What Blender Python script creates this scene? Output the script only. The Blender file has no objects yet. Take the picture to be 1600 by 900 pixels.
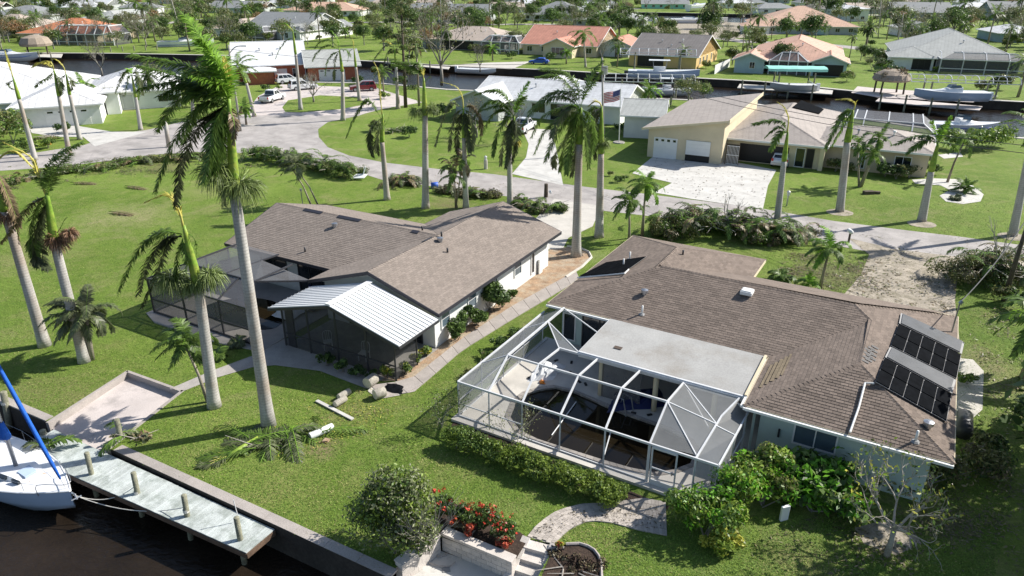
import bpy, math, random
import numpy as np
from mathutils import Vector, Matrix
from mathutils.geometry import tessellate_polygon
random.seed(7); RNG = np.random.default_rng(7)
scene = bpy.context.scene
# ------------------------------------------------ camera, world, sun, exposure
CAM_H, TILT, FPX = 19.5, math.radians(24), 1110.0
cam_d = bpy.data.cameras.new("camera"); cam = bpy.data.objects.new("camera", cam_d)
scene.collection.objects.link(cam); scene.camera = cam
cam.location = (0, 0, CAM_H); cam.rotation_euler = (math.radians(90)-TILT, 0, 0)
cam_d.sensor_width = 36.0; cam_d.lens = 36.0*FPX/1600.0; cam_d.clip_start = 0.5; cam_d.clip_end = 3000
SUN_AZ, SUN_EL = math.radians(19), math.radians(38.5)      # azimuth from +X towards +Y
world = bpy.data.worlds.new("World"); scene.world = world; world.use_nodes = True
wn = world.node_tree.nodes; bg = wn["Background"]; sky = wn.new("ShaderNodeTexSky")
sky.sky_type = 'NISHITA'; sky.sun_disc = False; sky.sun_elevation = SUN_EL; sky.sun_rotation = math.pi/2-SUN_AZ
world.node_tree.links.new(sky.outputs[0], bg.inputs[0]); bg.inputs[1].default_value = 0.090
sl = bpy.data.lights.new("sun", 'SUN'); sl.energy = 4.8; sl.angle = math.radians(0.5); sl.color = (1, .955, .88)
so = bpy.data.objects.new("sun", sl); scene.collection.objects.link(so); so.location = (40, 40, 80)
sd = Vector((math.cos(SUN_AZ)*math.cos(SUN_EL), math.sin(SUN_AZ)*math.cos(SUN_EL), math.sin(SUN_EL)))
so.rotation_euler = sd.to_track_quat('Z', 'Y').to_euler()
vs = scene.view_settings; vs.view_transform = 'Standard'; vs.look = 'None'; vs.exposure = 0.62; vs.gamma = 1
scene.cycles.max_bounces = 5; scene.cycles.transparent_max_bounces = 24; scene.cycles.diffuse_bounces = 2
scene.cycles.glossy_bounces = 2; scene.cycles.transmission_bounces = 2; scene.cycles.caustics_reflective = False
# ------------------------------------------------ survey: a pixel of the photograph and a height give a point in the place
S_, C_ = math.sin(TILT), math.cos(TILT)
def A(px, py, z=0.0):
    x = (px-800)/FPX; y = (450-py)/FPX; dz = -S_+y*C_; t = (z-CAM_H)/dz
    return Vector((x*t, (C_+y*S_)*t, z))
def depth_of(p): return p[1]*C_-(p[2]-CAM_H)*S_
def at_depth(px, py, w):
    x = (px-800)/FPX*w; u = (450-py)/FPX*w
    return Vector((x, w*C_+u*S_, CAM_H-w*S_+u*C_))
def PX(p):
    w = depth_of(p); u = p[1]*S_+(p[2]-CAM_H)*C_
    return 800+FPX*p[0]/w, 450-FPX*u/w
class Fr:                                              # a plan frame: u along the house front, v away from it
    def __init__(s, o, ang): s.o = Vector((o[0], o[1], 0)); s.a = math.radians(ang); s.c, s.s = math.cos(s.a), math.sin(s.a)
    def P(s, u, v, z=0.0): return Vector((s.o.x+u*s.c-v*s.s, s.o.y+u*s.s+v*s.c, z))
    def uv(s, p): x, y = p[0]-s.o.x, p[1]-s.o.y; return x*s.c+y*s.s, -x*s.s+y*s.c
def fr2(a, b): a = Vector(a); b = Vector(b); return Fr(a, math.degrees(math.atan2(b.y-a.y, b.x-a.x))), (b-a).length
# ------------------------------------------------ objects
COL = scene.collection
WL = {}
def thing(name, label, cat, loc, group=None, kind=None):
    o = bpy.data.objects.new(name, None); COL.objects.link(o); o.empty_display_size = .3
    o.location = loc; WL[o.name] = Vector(loc); o['label'] = label; o['category'] = cat
    if group: o['group'] = group
    if kind: o['kind'] = kind
    return o
def tag(o, label, cat, group=None, kind=None):
    o['label'] = label; o['category'] = cat
    if group: o['group'] = group
    if kind: o['kind'] = kind
    return o
def link(o, parent=None):
    COL.objects.link(o); o.parent = parent; return o
def wloc(o):
    return WL.get(o.name, Vector((0, 0, 0))) if o else Vector((0, 0, 0))
class MB:
    def __init__(s): s.v = []; s.f = []; s.m = []
    def add(s, vs_, fs, mi=0):
        n = len(s.v); s.v.extend(tuple(p) for p in vs_)
        for f in fs: s.f.append(tuple(i+n for i in f)); s.m.append(mi)
        return s
    def poly(s, pts, mi=0): return s.add(pts, [tuple(range(len(pts)))], mi)
    def prism(s, pts, d, mi=0):                        # outline pts (counter-clockwise from above) pushed by vector d
        d = Vector(d) if not isinstance(d, (int, float)) else Vector((0, 0, d)); n = len(pts)
        p = [Vector(q) for q in pts]; q = [a+d for a in p]
        return s.add(p+q, [tuple(range(n))[::-1], tuple(range(n, 2*n))]+[(i, (i+1) % n, n+(i+1) % n, n+i) for i in range(n)], mi)
    def box(s, c, sz, rz=0.0, mi=0):
        hx, hy, hz = sz[0]/2, sz[1]/2, sz[2]/2; ca, sa = math.cos(rz), math.sin(rz); P = []
        for z in (-hz, hz):
            for x, y in ((-hx, -hy), (hx, -hy), (hx, hy), (-hx, hy)): P.append((c[0]+x*ca-y*sa, c[1]+x*sa+y*ca, c[2]+z))
        return s.add(P, [(3, 2, 1, 0), (4, 5, 6, 7), (0, 1, 5, 4), (1, 2, 6, 5), (2, 3, 7, 6), (3, 0, 4, 7)], mi)
    def beam(s, a, b, w, h=None, mi=0, up=(0, 0, 1)):
        a, b = Vector(a), Vector(b); h = h or w; d = (b-a).normalized(); up = Vector(up)
        if abs(d.dot(up)) > .98: up = Vector((0, 1, 0))
        r = d.cross(up).normalized()*w/2; u = r.cross(d).normalized()*h/2
        return s.add([a-r-u, a+r-u, a+r+u, a-r+u, b-r-u, b+r-u, b+r+u, b-r+u], [(0, 3, 2, 1)[::-1], (4, 5, 6, 7)[::-1], (0, 1, 5, 4)[::-1], (1, 2, 6, 5)[::-1], (2, 3, 7, 6)[::-1], (3, 0, 4, 7)[::-1]], mi)
    def tube(s, pts, rad, n=8, mi=0, cap=True, sq=1.0):
        pts = [Vector(p) for p in pts]; k = len(pts); rad = rad if hasattr(rad, '__len__') else [rad]*k
        ref = Vector((.3, .2, 1)) if abs((pts[-1]-pts[0]).normalized().z) < .8 else Vector((1, .1, 0)); V = []
        for i, p in enumerate(pts):
            d = (pts[min(i+1, k-1)]-pts[max(i-1, 0)]).normalized(); x = d.cross(ref).normalized(); y = d.cross(x)
            for j in range(n):
                t = 2*math.pi*j/n; V.append(p+x*math.cos(t)*rad[i]+y*math.sin(t)*rad[i]*sq)
        F = [(i*n+j, (i+1)*n+j, (i+1)*n+(j+1) % n, i*n+(j+1) % n) for i in range(k-1) for j in range(n)]
        if cap: F += [tuple(range(n)), tuple(range((k-1)*n, k*n))[::-1]]
        return s.add(V, F, mi)
    def build(s, name, mats, parent=None, smooth=False, kind=None, bevel=0):
        me = bpy.data.meshes.new(name); L = wloc(parent)
        me.from_pydata([(a-L.x, b-L.y, c-L.z) for a, b, c in s.v], [], s.f)
        mats = mats if isinstance(mats, (list, tuple)) else [mats]
        for m in mats: me.materials.append(m)
        if len(mats) > 1: me.polygons.foreach_set('material_index', s.m)
        if smooth: me.polygons.foreach_set('use_smooth', [True]*len(me.polygons))
        o = bpy.data.objects.new(name, me); link(o, parent)
        if kind: o['kind'] = kind
        if parent: WL[o.name] = L
        if bevel:
            b = o.modifiers.new('bevel', 'BEVEL'); b.width = bevel; b.segments = 2; b.limit_method = 'ANGLE'
        return o
def np_mesh(name, V, quads, mat, parent=None, smooth=False, kind=None, mats=None, mi=None):
    me = bpy.data.meshes.new(name); L = wloc(parent); V = np.asarray(V, dtype=np.float32)-np.array(L, dtype=np.float32)
    Q = np.asarray(quads, dtype=np.int32); n, k = Q.shape
    me.vertices.add(len(V)); me.vertices.foreach_set('co', V.ravel())
    me.loops.add(n*k); me.loops.foreach_set('vertex_index', Q.ravel())
    me.polygons.add(n); me.polygons.foreach_set('loop_start', np.arange(0, n*k, k, dtype=np.int32))
    for m in (mats or [mat]): me.materials.append(m)
    if mi is not None: me.polygons.foreach_set('material_index', np.asarray(mi, dtype=np.int32))
    if smooth: me.polygons.foreach_set('use_smooth', np.ones(n, dtype=bool))
    me.update(calc_edges=True); me.validate()
    o = bpy.data.objects.new(name, me); link(o, parent)
    if kind: o['kind'] = kind
    if parent: WL[o.name] = L
    return o
def copy_tree(o, parent=None):
    c = o.copy(); COL.objects.link(c); c.parent = parent
    for ch in o.children: copy_tree(ch, c)
    return c
# ------------------------------------------------ materials
M = {}
def nodes(m): return m.node_tree.nodes, m.node_tree.links
def ramp2(n, l, fac, c0, c1, p0=.3, p1=.7):
    r = n.new('ShaderNodeValToRGB'); r.color_ramp.elements[0].position = p0; r.color_ramp.elements[1].position = p1
    r.color_ramp.elements[0].color = (*c0, 1); r.color_ramp.elements[1].color = (*c1, 1); l.new(fac, r.inputs[0]); return r.outputs[0]
def noise(n, l, vec, sc, det=4, rough=.6, dist=0):
    t = n.new('ShaderNodeTexNoise'); t.inputs['Scale'].default_value = sc; t.inputs['Detail'].default_value = det
    t.inputs['Roughness'].default_value = rough; t.inputs['Distortion'].default_value = dist
    if vec is not None: l.new(vec, t.inputs['Vector'])
    return t.outputs[0]
def mixc(n, l, f, a, b, mode='MIX'):
    x = n.new('ShaderNodeMix'); x.data_type = 'RGBA'; x.blend_type = mode
    for s_, v in ((0, f), (6, a), (7, b)):
        if hasattr(v, 'is_linked') or hasattr(v, 'links'): l.new(v, x.inputs[s_])
        elif isinstance(v, (int, float)): x.inputs[s_].default_value = v
        else: x.inputs[s_].default_value = (*v, 1)
    return x.outputs[2]
def vary(c, k): return tuple(min(1, max(0, a*k)) for a in c)
def mat(name, col, rough=.7, var=.25, sc=3.0, bump=0.0, bsc=40.0, metal=0.0, isl=0.0, orand=0.0, spec=.4, fine=.12, col2=None, sc2=None, coat=0, thr=(.45, .62)):
    if name in M: return M[name]
    m = bpy.data.materials.new(name); m.use_nodes = True; n, l = nodes(m); b = n['Principled BSDF']
    g = n.new('ShaderNodeNewGeometry'); pos = g.outputs['Position']
    c = ramp2(n, l, noise(n, l, pos, sc, 5), vary(col, 1-var), vary(col, 1+var))
    if col2: c = mixc(n, l, ramp2(n, l, noise(n, l, pos, sc2 or sc*.4, 6, .65), (0, 0, 0), (1, 1, 1), *thr), c, col2)
    if fine: c = mixc(n, l, 1.0, c, ramp2(n, l, noise(n, l, pos, bsc, 3), (1-fine*2,)*3, (1+fine,)*3, .25, .75), 'MULTIPLY')
    if isl:
        c = mixc(n, l, 1.0, c, ramp2(n, l, g.outputs['Random Per Island'], (1-isl,)*3, (1+isl*.7,)*3, 0, 1), 'MULTIPLY')
    if orand:
        oi = n.new('ShaderNodeObjectInfo'); c = mixc(n, l, 1.0, c, ramp2(n, l, oi.outputs['Random'], (1-orand,)*3, (1+orand*.6,)*3, 0, 1), 'MULTIPLY')
    l.new(c, b.inputs['Base Color']); b.inputs['Roughness'].default_value = rough; b.inputs['Metallic'].default_value = metal
    b.inputs['Specular IOR Level'].default_value = spec
    if coat: b.inputs['Coat Weight'].default_value = coat; b.inputs['Coat Roughness'].default_value = .08
    if bump:
        bp = n.new('ShaderNodeBump'); bp.inputs['Strength'].default_value = bump; bp.inputs['Distance'].default_value = .03
        l.new(noise(n, l, pos, bsc, 4), bp.inputs['Height']); l.new(bp.outputs[0], b.inputs['Normal'])
    M[name] = m; return m
def leafmat(name, col, col2=None, isl=.35, trans=.35, rough=.45, orand=.12):
    if name in M: return M[name]
    m = bpy.data.materials.new(name); m.use_nodes = True; n, l = nodes(m); b = n['Principled BSDF']; out = n['Material Output']
    g = n.new('ShaderNodeNewGeometry'); oi = n.new('ShaderNodeObjectInfo')
    c = ramp2(n, l, g.outputs['Random Per Island'], vary(col, 1-isl), vary(col2 or col, 1+isl), 0, 1)
    c = mixc(n, l, 1.0, c, ramp2(n, l, oi.outputs['Random'], (1-orand,)*3, (1+orand,)*3, 0, 1), 'MULTIPLY')
    l.new(c, b.inputs['Base Color']); b.inputs['Roughness'].default_value = rough; b.inputs['Specular IOR Level'].default_value = .35
    t = n.new('ShaderNodeBsdfTranslucent'); l.new(c, t.inputs[0]); mx = n.new('ShaderNodeMixShader'); mx.inputs[0].default_value = trans
    l.new(b.outputs[0], mx.inputs[1]); l.new(t.outputs[0], mx.inputs[2]); l.new(mx.outputs[0], out.inputs[0]); M[name] = m; return m
def screenmat(name, col, dens):
    m = bpy.data.materials.new(name); m.use_nodes = True; n, l = nodes(m); out = n['Material Output']; b = n['Principled BSDF']
    b.inputs['Base Color'].default_value = (*col, 1); b.inputs['Roughness'].default_value = .6
    t = n.new('ShaderNodeBsdfTransparent'); mx = n.new('ShaderNodeMixShader')
    g = n.new('ShaderNodeNewGeometry'); r = n.new('ShaderNodeMapRange'); r.inputs[3].default_value = dens*.8; r.inputs[4].default_value = dens*1.25
    l.new(noise(n, l, g.outputs['Position'], 1.3, 3), r.inputs[0]); l.new(r.outputs[0], mx.inputs[0])
    l.new(t.outputs[0], mx.inputs[1]); l.new(b.outputs[0], mx.inputs[2]); l.new(mx.outputs[0], out.inputs[0]); M[name] = m; return m
LAWN_SPOTS = [((195, 338), 6, (.34, .32, .16)), ((60, 400), 5, (.27, .27, .11)), ((320, 300), 4, (.24, .26, .09)), ((505, 702), 1.3, (.28, .20, .13)), ((1310, 432), 4.5, (.20, .17, .10)), ((1555, 600), 4, (.30, .29, .14)), ((560, 640), 2.5, (.25, .24, .09)), ((1480, 560), 4, (.27, .23, .14)), ((640, 470), 3, (.24, .27, .08)), ((250, 262), 4, (.20, .17, .09)), ((700, 320), 3, (.20, .17, .09)), ((1120, 395), 3, (.16, .17, .06)), ((430, 760), 3, (.26, .27, .09)), ((1250, 870), 2.5, (.25, .23, .11)), ((130, 620), 2.5, (.26, .25, .10)), ((60, 610), 3, (.22, .23, .08)), ((930, 400), 2, (.24, .28, .10))]
def mrange(n, l, v, a, b, c, d):
    r = n.new('ShaderNodeMapRange'); l.new(v, r.inputs[0])
    for i, x in enumerate((a, b, c, d)): r.inputs[i+1].default_value = x
    return r.outputs[0]
def lawnmat():
    m = bpy.data.materials.new('lawn_grass'); m.use_nodes = True; n, l = nodes(m); b = n['Principled BSDF']
    p = n.new('ShaderNodeNewGeometry').outputs['Position']
    c = ramp2(n, l, noise(n, l, p, .09, 5, .6), (.128, .200, .030), (.200, .283, .052), .36, .64)
    c = mixc(n, l, ramp2(n, l, noise(n, l, p, .55, 6, .7), (0, 0, 0), (1, 1, 1), .48, .75), c, (.245, .265, .085))
    c = mixc(n, l, ramp2(n, l, noise(n, l, p, 1.7, 6, .7, .4), (0, 0, 0), (.8, .8, .8), .5, .7), c, (.09, .165, .022))
    c = mixc(n, l, ramp2(n, l, noise(n, l, p, .21, 7, .75, .5), (0, 0, 0), (1, 1, 1), .54, .70), c, (.27, .27, .11))
    for q, R_, col in LAWN_SPOTS:
        dv = n.new('ShaderNodeVectorMath'); dv.operation = 'DISTANCE'; l.new(p, dv.inputs[0]); dv.inputs[1].default_value = A(*q); ad = n.new('ShaderNodeMath'); ad.operation = 'MULTIPLY_ADD'; l.new(noise(n, l, p, .9, 6, .75, .8), ad.inputs[0]); ad.inputs[1].default_value = -R_*2.4; l.new(dv.outputs['Value'], ad.inputs[2])
        c = mixc(n, l, ramp2(n, l, ad.outputs[0], (.85,)*3, (0, 0, 0), 0, .999) if False else mrange(n, l, ad.outputs[0], -R_*1.25, -R_*.35, .8, 0), c, col)
    c = mixc(n, l, 1.0, c, ramp2(n, l, noise(n, l, p, 7, 5, .8), (.62,)*3, (1.35,)*3, .3, .7), 'MULTIPLY')
    c = mixc(n, l, 1.0, c, ramp2(n, l, noise(n, l, p, 32, 4, .8), (.55,)*3, (1.4,)*3, .3, .7), 'MULTIPLY')
    l.new(c, b.inputs['Base Color']); b.inputs['Roughness'].default_value = .85; b.inputs['Specular IOR Level'].default_value = .15
    bp = n.new('ShaderNodeBump'); bp.inputs['Strength'].default_value = .9; bp.inputs['Distance'].default_value = .08
    l.new(noise(n, l, p, 22, 5, .8), bp.inputs['Height']); l.new(bp.outputs[0], b.inputs['Normal']); M['lawn'] = m; return m
def watermat(name, col, sc, st, rough=.06):
    m = bpy.data.materials.new(name); m.use_nodes = True; n, l = nodes(m); b = n['Principled BSDF']
    p = n.new('ShaderNodeNewGeometry').outputs['Position']
    c = ramp2(n, l, noise(n, l, p, .25, 4), vary(col, .7), vary(col, 1.5))
    l.new(c, b.inputs['Base Color']); b.inputs['Roughness'].default_value = rough; b.inputs['IOR'].default_value = 1.33
    bp = n.new('ShaderNodeBump'); bp.inputs['Strength'].default_value = st; bp.inputs['Distance'].default_value = .1
    mp = n.new('ShaderNodeMapping'); mp.inputs['Scale'].default_value = (1, 1.7, 1); mp.inputs['Rotation'].default_value = (0, 0, .6); l.new(p, mp.inputs[0])
    l.new(noise(n, l, mp.outputs[0], sc, 4, .55, .6), bp.inputs['Height']); l.new(bp.outputs[0], b.inputs['Normal']); M[name] = m; return m
def ringmat(name, c0, c1, sc, rough=.8):             # palm trunk: rings round the stem and vertical wear
    m = bpy.data.materials.new(name); m.use_nodes = True; n, l = nodes(m); b = n['Principled BSDF']
    p = n.new('ShaderNodeNewGeometry').outputs['Position']
    w = n.new('ShaderNodeTexWave'); w.wave_type = 'BANDS'; w.bands_direction = 'Z'; w.inputs['Scale'].default_value = sc; w.inputs['Distortion'].default_value = 3
    w.inputs['Detail'].default_value = 3; l.new(p, w.inputs[0])
    mp = n.new('ShaderNodeMapping'); mp.inputs['Scale'].default_value = (3, 3, .28); l.new(p, mp.inputs[0])
    c = ramp2(n, l, noise(n, l, mp.outputs[0], 1.6, 6, .7), c0, c1, .32, .64); c = mixc(n, l, ramp2(n, l, noise(n, l, p, .32, 4), (0, 0, 0), (.8, .8, .8), .48, .62), c, vary((c0[0]*1.05, c0[1]*.9, c0[2]*.78), 1))
    c = mixc(n, l, 1.0, c, ramp2(n, l, w.outputs[1], (.83,)*3, (1.04,)*3, 0, .32), 'MULTIPLY')
    c = mixc(n, l, 1.0, c, ramp2(n, l, noise(n, l, p, 14, 5, .8), (.7,)*3, (1.2,)*3, .3, .7), 'MULTIPLY')
    l.new(c, b.inputs['Base Color']); b.inputs['Roughness'].default_value = rough
    bp = n.new('ShaderNodeBump'); bp.inputs['Strength'].default_value = .12; bp.inputs['Distance'].default_value = .02
    l.new(w.outputs[1], bp.inputs['Height']); l.new(bp.outputs[0], b.inputs['Normal']); M[name] = m; return m
def rowmat(name, col, ang, period, dark=.75, rough=.8, var=.15):   # far roofs: courses too fine to build
    m = bpy.data.materials.new(name); m.use_nodes = True; n, l = nodes(m); b = n['Principled BSDF']
    p = n.new('ShaderNodeNewGeometry').outputs['Position']
    mp = n.new('ShaderNodeMapping'); mp.inputs['Rotation'].default_value = (0, 0, -math.radians(ang)); l.new(p, mp.inputs[0])
    c = ramp2(n, l, noise(n, l, p, .8, 5, .7), vary(col, 1-var), vary(col, 1+var))
    c = mixc(n, l, 1.0, c, ramp2(n, l, noise(n, l, p, 9, 3, .8), (.8,)*3, (1.15,)*3, .3, .7), 'MULTIPLY')
    last = c
    for d in ('X', 'Y'):
        w = n.new('ShaderNodeTexWave'); w.bands_direction = d; w.wave_profile = 'SAW'; w.inputs['Scale'].default_value = 1/(period*3.2)*(1 if d == 'Y' else .45); w.inputs['Distortion'].default_value = .15
        l.new(mp.outputs[0], w.inputs[0]); last = mixc(n, l, 1.0, last, ramp2(n, l, w.outputs[1], (dark if d == 'Y' else (1+dark)/2,)*3, (1.05,)*3, 0, .35), 'MULTIPLY')
    l.new(last, b.inputs['Base Color']); b.inputs['Roughness'].default_value = rough; M[name] = m; return m
def add_cracks(m, sc, w, dark):
    n, l = nodes(m); b = n['Principled BSDF']; src = b.inputs['Base Color'].links[0].from_socket; p = n.new('ShaderNodeNewGeometry').outputs['Position']
    v = n.new('ShaderNodeTexVoronoi'); v.feature = 'DISTANCE_TO_EDGE'; v.inputs['Scale'].default_value = sc
    a = n.new('ShaderNodeVectorMath'); a.operation = 'ADD'; nz = n.new('ShaderNodeTexNoise'); nz.inputs['Scale'].default_value = 1.5; nz.inputs['Detail'].default_value = 6; l.new(p, nz.inputs[0]); l.new(p, a.inputs[0]); l.new(nz.outputs[1], a.inputs[1]); l.new(a.outputs[0], v.inputs['Vector'])
    l.new(mixc(n, l, 1.0, src, ramp2(n, l, v.outputs[0], (dark,)*3, (1, 1, 1), 0, w), 'MULTIPLY'), b.inputs['Base Color'])
lawnmat(); watermat('canal_water', (.018, .013, .009), 2.6, .5); watermat('pool_water', (.012, .009, .005), 1.2, .02, .03)
mat('asphalt', (.41, .38, .36), .9, .2, .5, .3, 40, fine=.16, col2=(.30, .28, .265), sc2=.28, thr=(.5, .66))
add_cracks(M['asphalt'], .2, .008, .72); mat('concrete', (.55, .52, .47), .85, .12, .8, .2, 30, fine=.1, col2=(.38, .36, .33), sc2=.5, thr=(.55, .75))
mat('concrete_grey', (.36, .34, .31), .85, .2, 1.2, .25, 30, fine=.12)
mat('white_concrete', (.56, .545, .51), .85, .12, .6, .2, 30, fine=.08, col2=(.38, .36, .33), sc2=.9, thr=(.55, .72))
add_cracks(M['white_concrete'], .30, .005, .82); mat('pink_concrete', (.56, .50, .47), .85, .12, .5, .2, 20, fine=.1, col2=(.40, .36, .34), sc2=.6, thr=(.55, .7))
mat('dirt', (.40, .35, .28), .95, .25, .9, .8, 14, fine=.2, col2=(.25, .22, .16), sc2=1.4)
mat('mulch', (.40, .27, .17), .95, .3, 2.0, .9, 26, fine=.3, col2=(.46, .38, .28), sc2=1.1)
mat('dark_mulch', (.07, .045, .032), .95, .4, 2.0, .9, 20, fine=.4, isl=.3)
mat('paver', (.42, .39, .36), .85, .15, 1.0, .2, 30, fine=.15, isl=.16)
mat('white_paint', (.80, .80, .78), .5, .04, 1.0, fine=.03); mat('cage_white', (.62, .63, .64), .45, .10, 1.5, fine=.08)
mat('stucco_white', (.76, .77, .75), .85, .06, .8, .3, 60, fine=.04); mat('stucco_green', (.50, .60, .555), .85, .07, .8, .3, 60, fine=.04)
mat('stucco_cream', (.66, .57, .40), .85, .07, .8, .3, 60, fine=.05); mat('stucco_yellow', (.66, .46, .20), .85, .08, .8, fine=.05)
mat('stucco_tan', (.60, .50, .36), .85, .08, .8, fine=.05); mat('stucco_blue', (.34, .45, .50), .85, .08, .8, fine=.05)
mat('stucco_grey', (.45, .47, .47), .85, .08, .8, fine=.05)
mat('bronze', (.045, .045, .05), .45, .1, 1.0, fine=0); mat('fascia_dark', (.035, .035, .045), .5, .15, 1, fine=0)
mat('shingle_brown', (.215, .170, .140), .92, .12, .9, .5, 45, isl=.2, fine=.15)
mat('shingle_tan', (.265, .222, .190), .92, .07, .6, .5, 45, isl=.14, fine=.12)
mat('weathered_tab', (.17, .165, .16), .9, .2, 4, fine=.2); mat('felt', (.10, .075, .06), .95, .2, 1, fine=.1); mat('felt_patch', (.26, .205, .135), .9, .25, 4, fine=.2)
mat('flat_roof', (.375, .372, .358), .85, .10, .6, .15, 14, fine=.1, col2=(.29, .27, .24), sc2=.45, thr=(.48, .72))
mat('metal_white', (.71, .72, .73), .5, .03, .5, fine=.02, metal=.0); mat('steel', (.42, .43, .45), .35, .1, 2, metal=.8, fine=0)
mat('solar_black', (.008, .009, .011), .9, .3, 3, .05, 60, fine=.15, spec=.02); mat('solar_line', (.26, .26, .26), .6, .1, 3, fine=0)
mat('glass_dark', (.015, .02, .025), .06, .2, 1, fine=0, spec=.8); mat('glass_blue', (.10, .14, .17), .08, .2, .6, fine=0, spec=.8)
mat('wood_grey', (.54, .58, .56), .85, .12, 1.5, .3, 30, fine=.15, orand=.14, col2=(.36, .40, .37), sc2=1.8)
mat('wood_brown', (.14, .09, .06), .85, .3, 2, .3, 20, fine=.2); mat('piling', (.27, .265, .19), .9, .3, 3, .5, 20, fine=.25)
mat('rope', (.62, .60, .55), .9, .1, 4, fine=.1); mat('cap_concrete', (.40, .36, .33), .9, .15, 1.2, .3, 25, fine=.15, orand=.08)
mat('seawall_dark', (.055, .046, .038), .9, .3, .8, .3, 8, fine=.2); mat('black', (.012, .012, .013), .5, .1, 1, fine=0)
mat('bark', (.26, .24, .21), .9, .25, 4, .6, 20, fine=.2); mat('bark_dark', (.10, .08, .06), .9, .3, 4, .6, 20, fine=.2)
mat('trunk_brown', (.16, .12, .085), .95, .3, 5, .8, 14, fine=.3); mat('branch_pale', (.42, .38, .33), .9, .2, 5, fine=.2)
ringmat('royal_trunk', (.33, .31, .285), (.50, .48, .45), 2.1); ringmat('palm_trunk', (.20, .17, .13), (.36, .32, .26), 2.6)
mat('crownshaft', (.19, .32, .04), .5, .35, 3.5, fine=.15, spec=.3, col2=(.34, .40, .07), sc2=1.6); mat('spear', (.60, .55, .14), .5, .25, 3, fine=.15, isl=.25)
leafmat('frond_green', (.095, .165, .032), (.16, .25, .055), trans=.42); leafmat('frond_bright', (.15, .30, .03), (.24, .42, .05), .25, .4)
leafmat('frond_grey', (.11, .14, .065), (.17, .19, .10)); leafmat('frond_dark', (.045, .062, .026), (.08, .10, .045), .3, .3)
leafmat('frond_yellow', (.42, .40, .07), (.62, .55, .12), .25, .3); leafmat('frond_dead', (.15, .11, .06), (.24, .18, .10), .3, .15)
leafmat('inflor', (.14, .20, .055), (.22, .28, .09), .35, .2); leafmat('inflor_brown', (.17, .10, .06), (.24, .14, .08), .35, .1)
leafmat('leaf_mid', (.085, .15, .035), (.145, .225, .055)); leafmat('leaf_dark', (.04, .08, .022), (.07, .12, .035)); leafmat('leaf_light', (.17, .26, .045), (.27, .36, .06), .3, .4)
leafmat('leaf_bright', (.09, .26, .02), (.16, .38, .03), .35, .4, .35); leafmat('leaf_yellow', (.34, .37, .05), (.50, .48, .08), .3, .3); leafmat('leaf_grey', (.17, .20, .10), (.26, .28, .15), .3, .25)
leafmat('leaf_olive', (.13, .145, .05), (.20, .21, .08)); leafmat('petal_red', (.42, .03, .02), (.55, .08, .05), .3, .2); leafmat('leaf_red', (.35, .04, .03), (.45, .10, .05), .4, .2)
leafmat('leaf_autumn', (.24, .14, .07), (.34, .2, .1), .3, .2); leafmat('leaf_brown', (.12, .105, .06), (.19, .16, .09), .3, .1)
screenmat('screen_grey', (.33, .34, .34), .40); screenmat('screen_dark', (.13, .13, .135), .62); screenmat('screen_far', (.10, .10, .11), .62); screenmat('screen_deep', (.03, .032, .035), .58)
mat('paint_white_car', (.72, .73, .74), .25, .02, 1, fine=0, coat=.8); mat('paint_maroon', (.20, .012, .022), .25, .05, 1, fine=0, coat=.9); mat('tyre', (.015, .015, .016), .8, .1, 1, fine=0)
mat('gelcoat', (.80, .81, .82), .3, .03, 1, fine=0, coat=.4); mat('hull_blue', (.40, .50, .66), .3, .04, 1, fine=0, coat=.3); mat('sail_blue', (.012, .12, .55), .7, .15, 6, .5, 14, fine=.08)
mat('tarp_blue', (.010, .018, .085), .5, .2, 2, .6, 6, fine=.05); mat('aqua', (.30, .66, .56), .6, .05, 1, fine=.03); mat('brick_red', (.42, .14, .08), .9, .2, 3, fine=.2)
mat('red_paint', (.55, .05, .03), .5, .1, 2, fine=0); mat('orange', (.65, .22, .03), .6, .1, 2, fine=0); mat('blue_paint', (.03, .10, .45), .5, .1, 2, fine=0); mat('thatch', (.34, .28, .22), .95, .25, 5, .5, 20, isl=.3)
mat('log_bark', (.40, .37, .31), .9, .2, 5, .4, 20, fine=.2); mat('log_cut', (.66, .60, .46), .9, .1, 8, fine=.1); mat('planter_pink', (.62, .52, .47), .9, .12, 2, .3, 30, isl=.1, orand=.08)
rowmat('tile_orange', (.50, .19, .09), -28, .35); rowmat('tile_salmon', (.56, .34, .25), -28, .35, .8); rowmat('tile_salmon2', (.55, .36, .26), -28, .35, .8); rowmat('tile_red', (.52, .24, .17), -28, .35, .8)
rowmat('roof_grey', (.24, .25, .25), -28, .3); rowmat('roof_grey_light', (.38, .39, .37), -28, .3, .82); rowmat('roof_dark', (.18, .165, .155), -28, .3); rowmat('roof_taupe', (.33, .29, .26), -17, .3, .85)
rowmat('roof_tan', (.42, .35, .29), -28, .3, .85); rowmat('tile_white', (.66, .66, .66), 20, .38, .62); rowmat('roof_sheet', (.55, .56, .57), -20, .5, .9)
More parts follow.
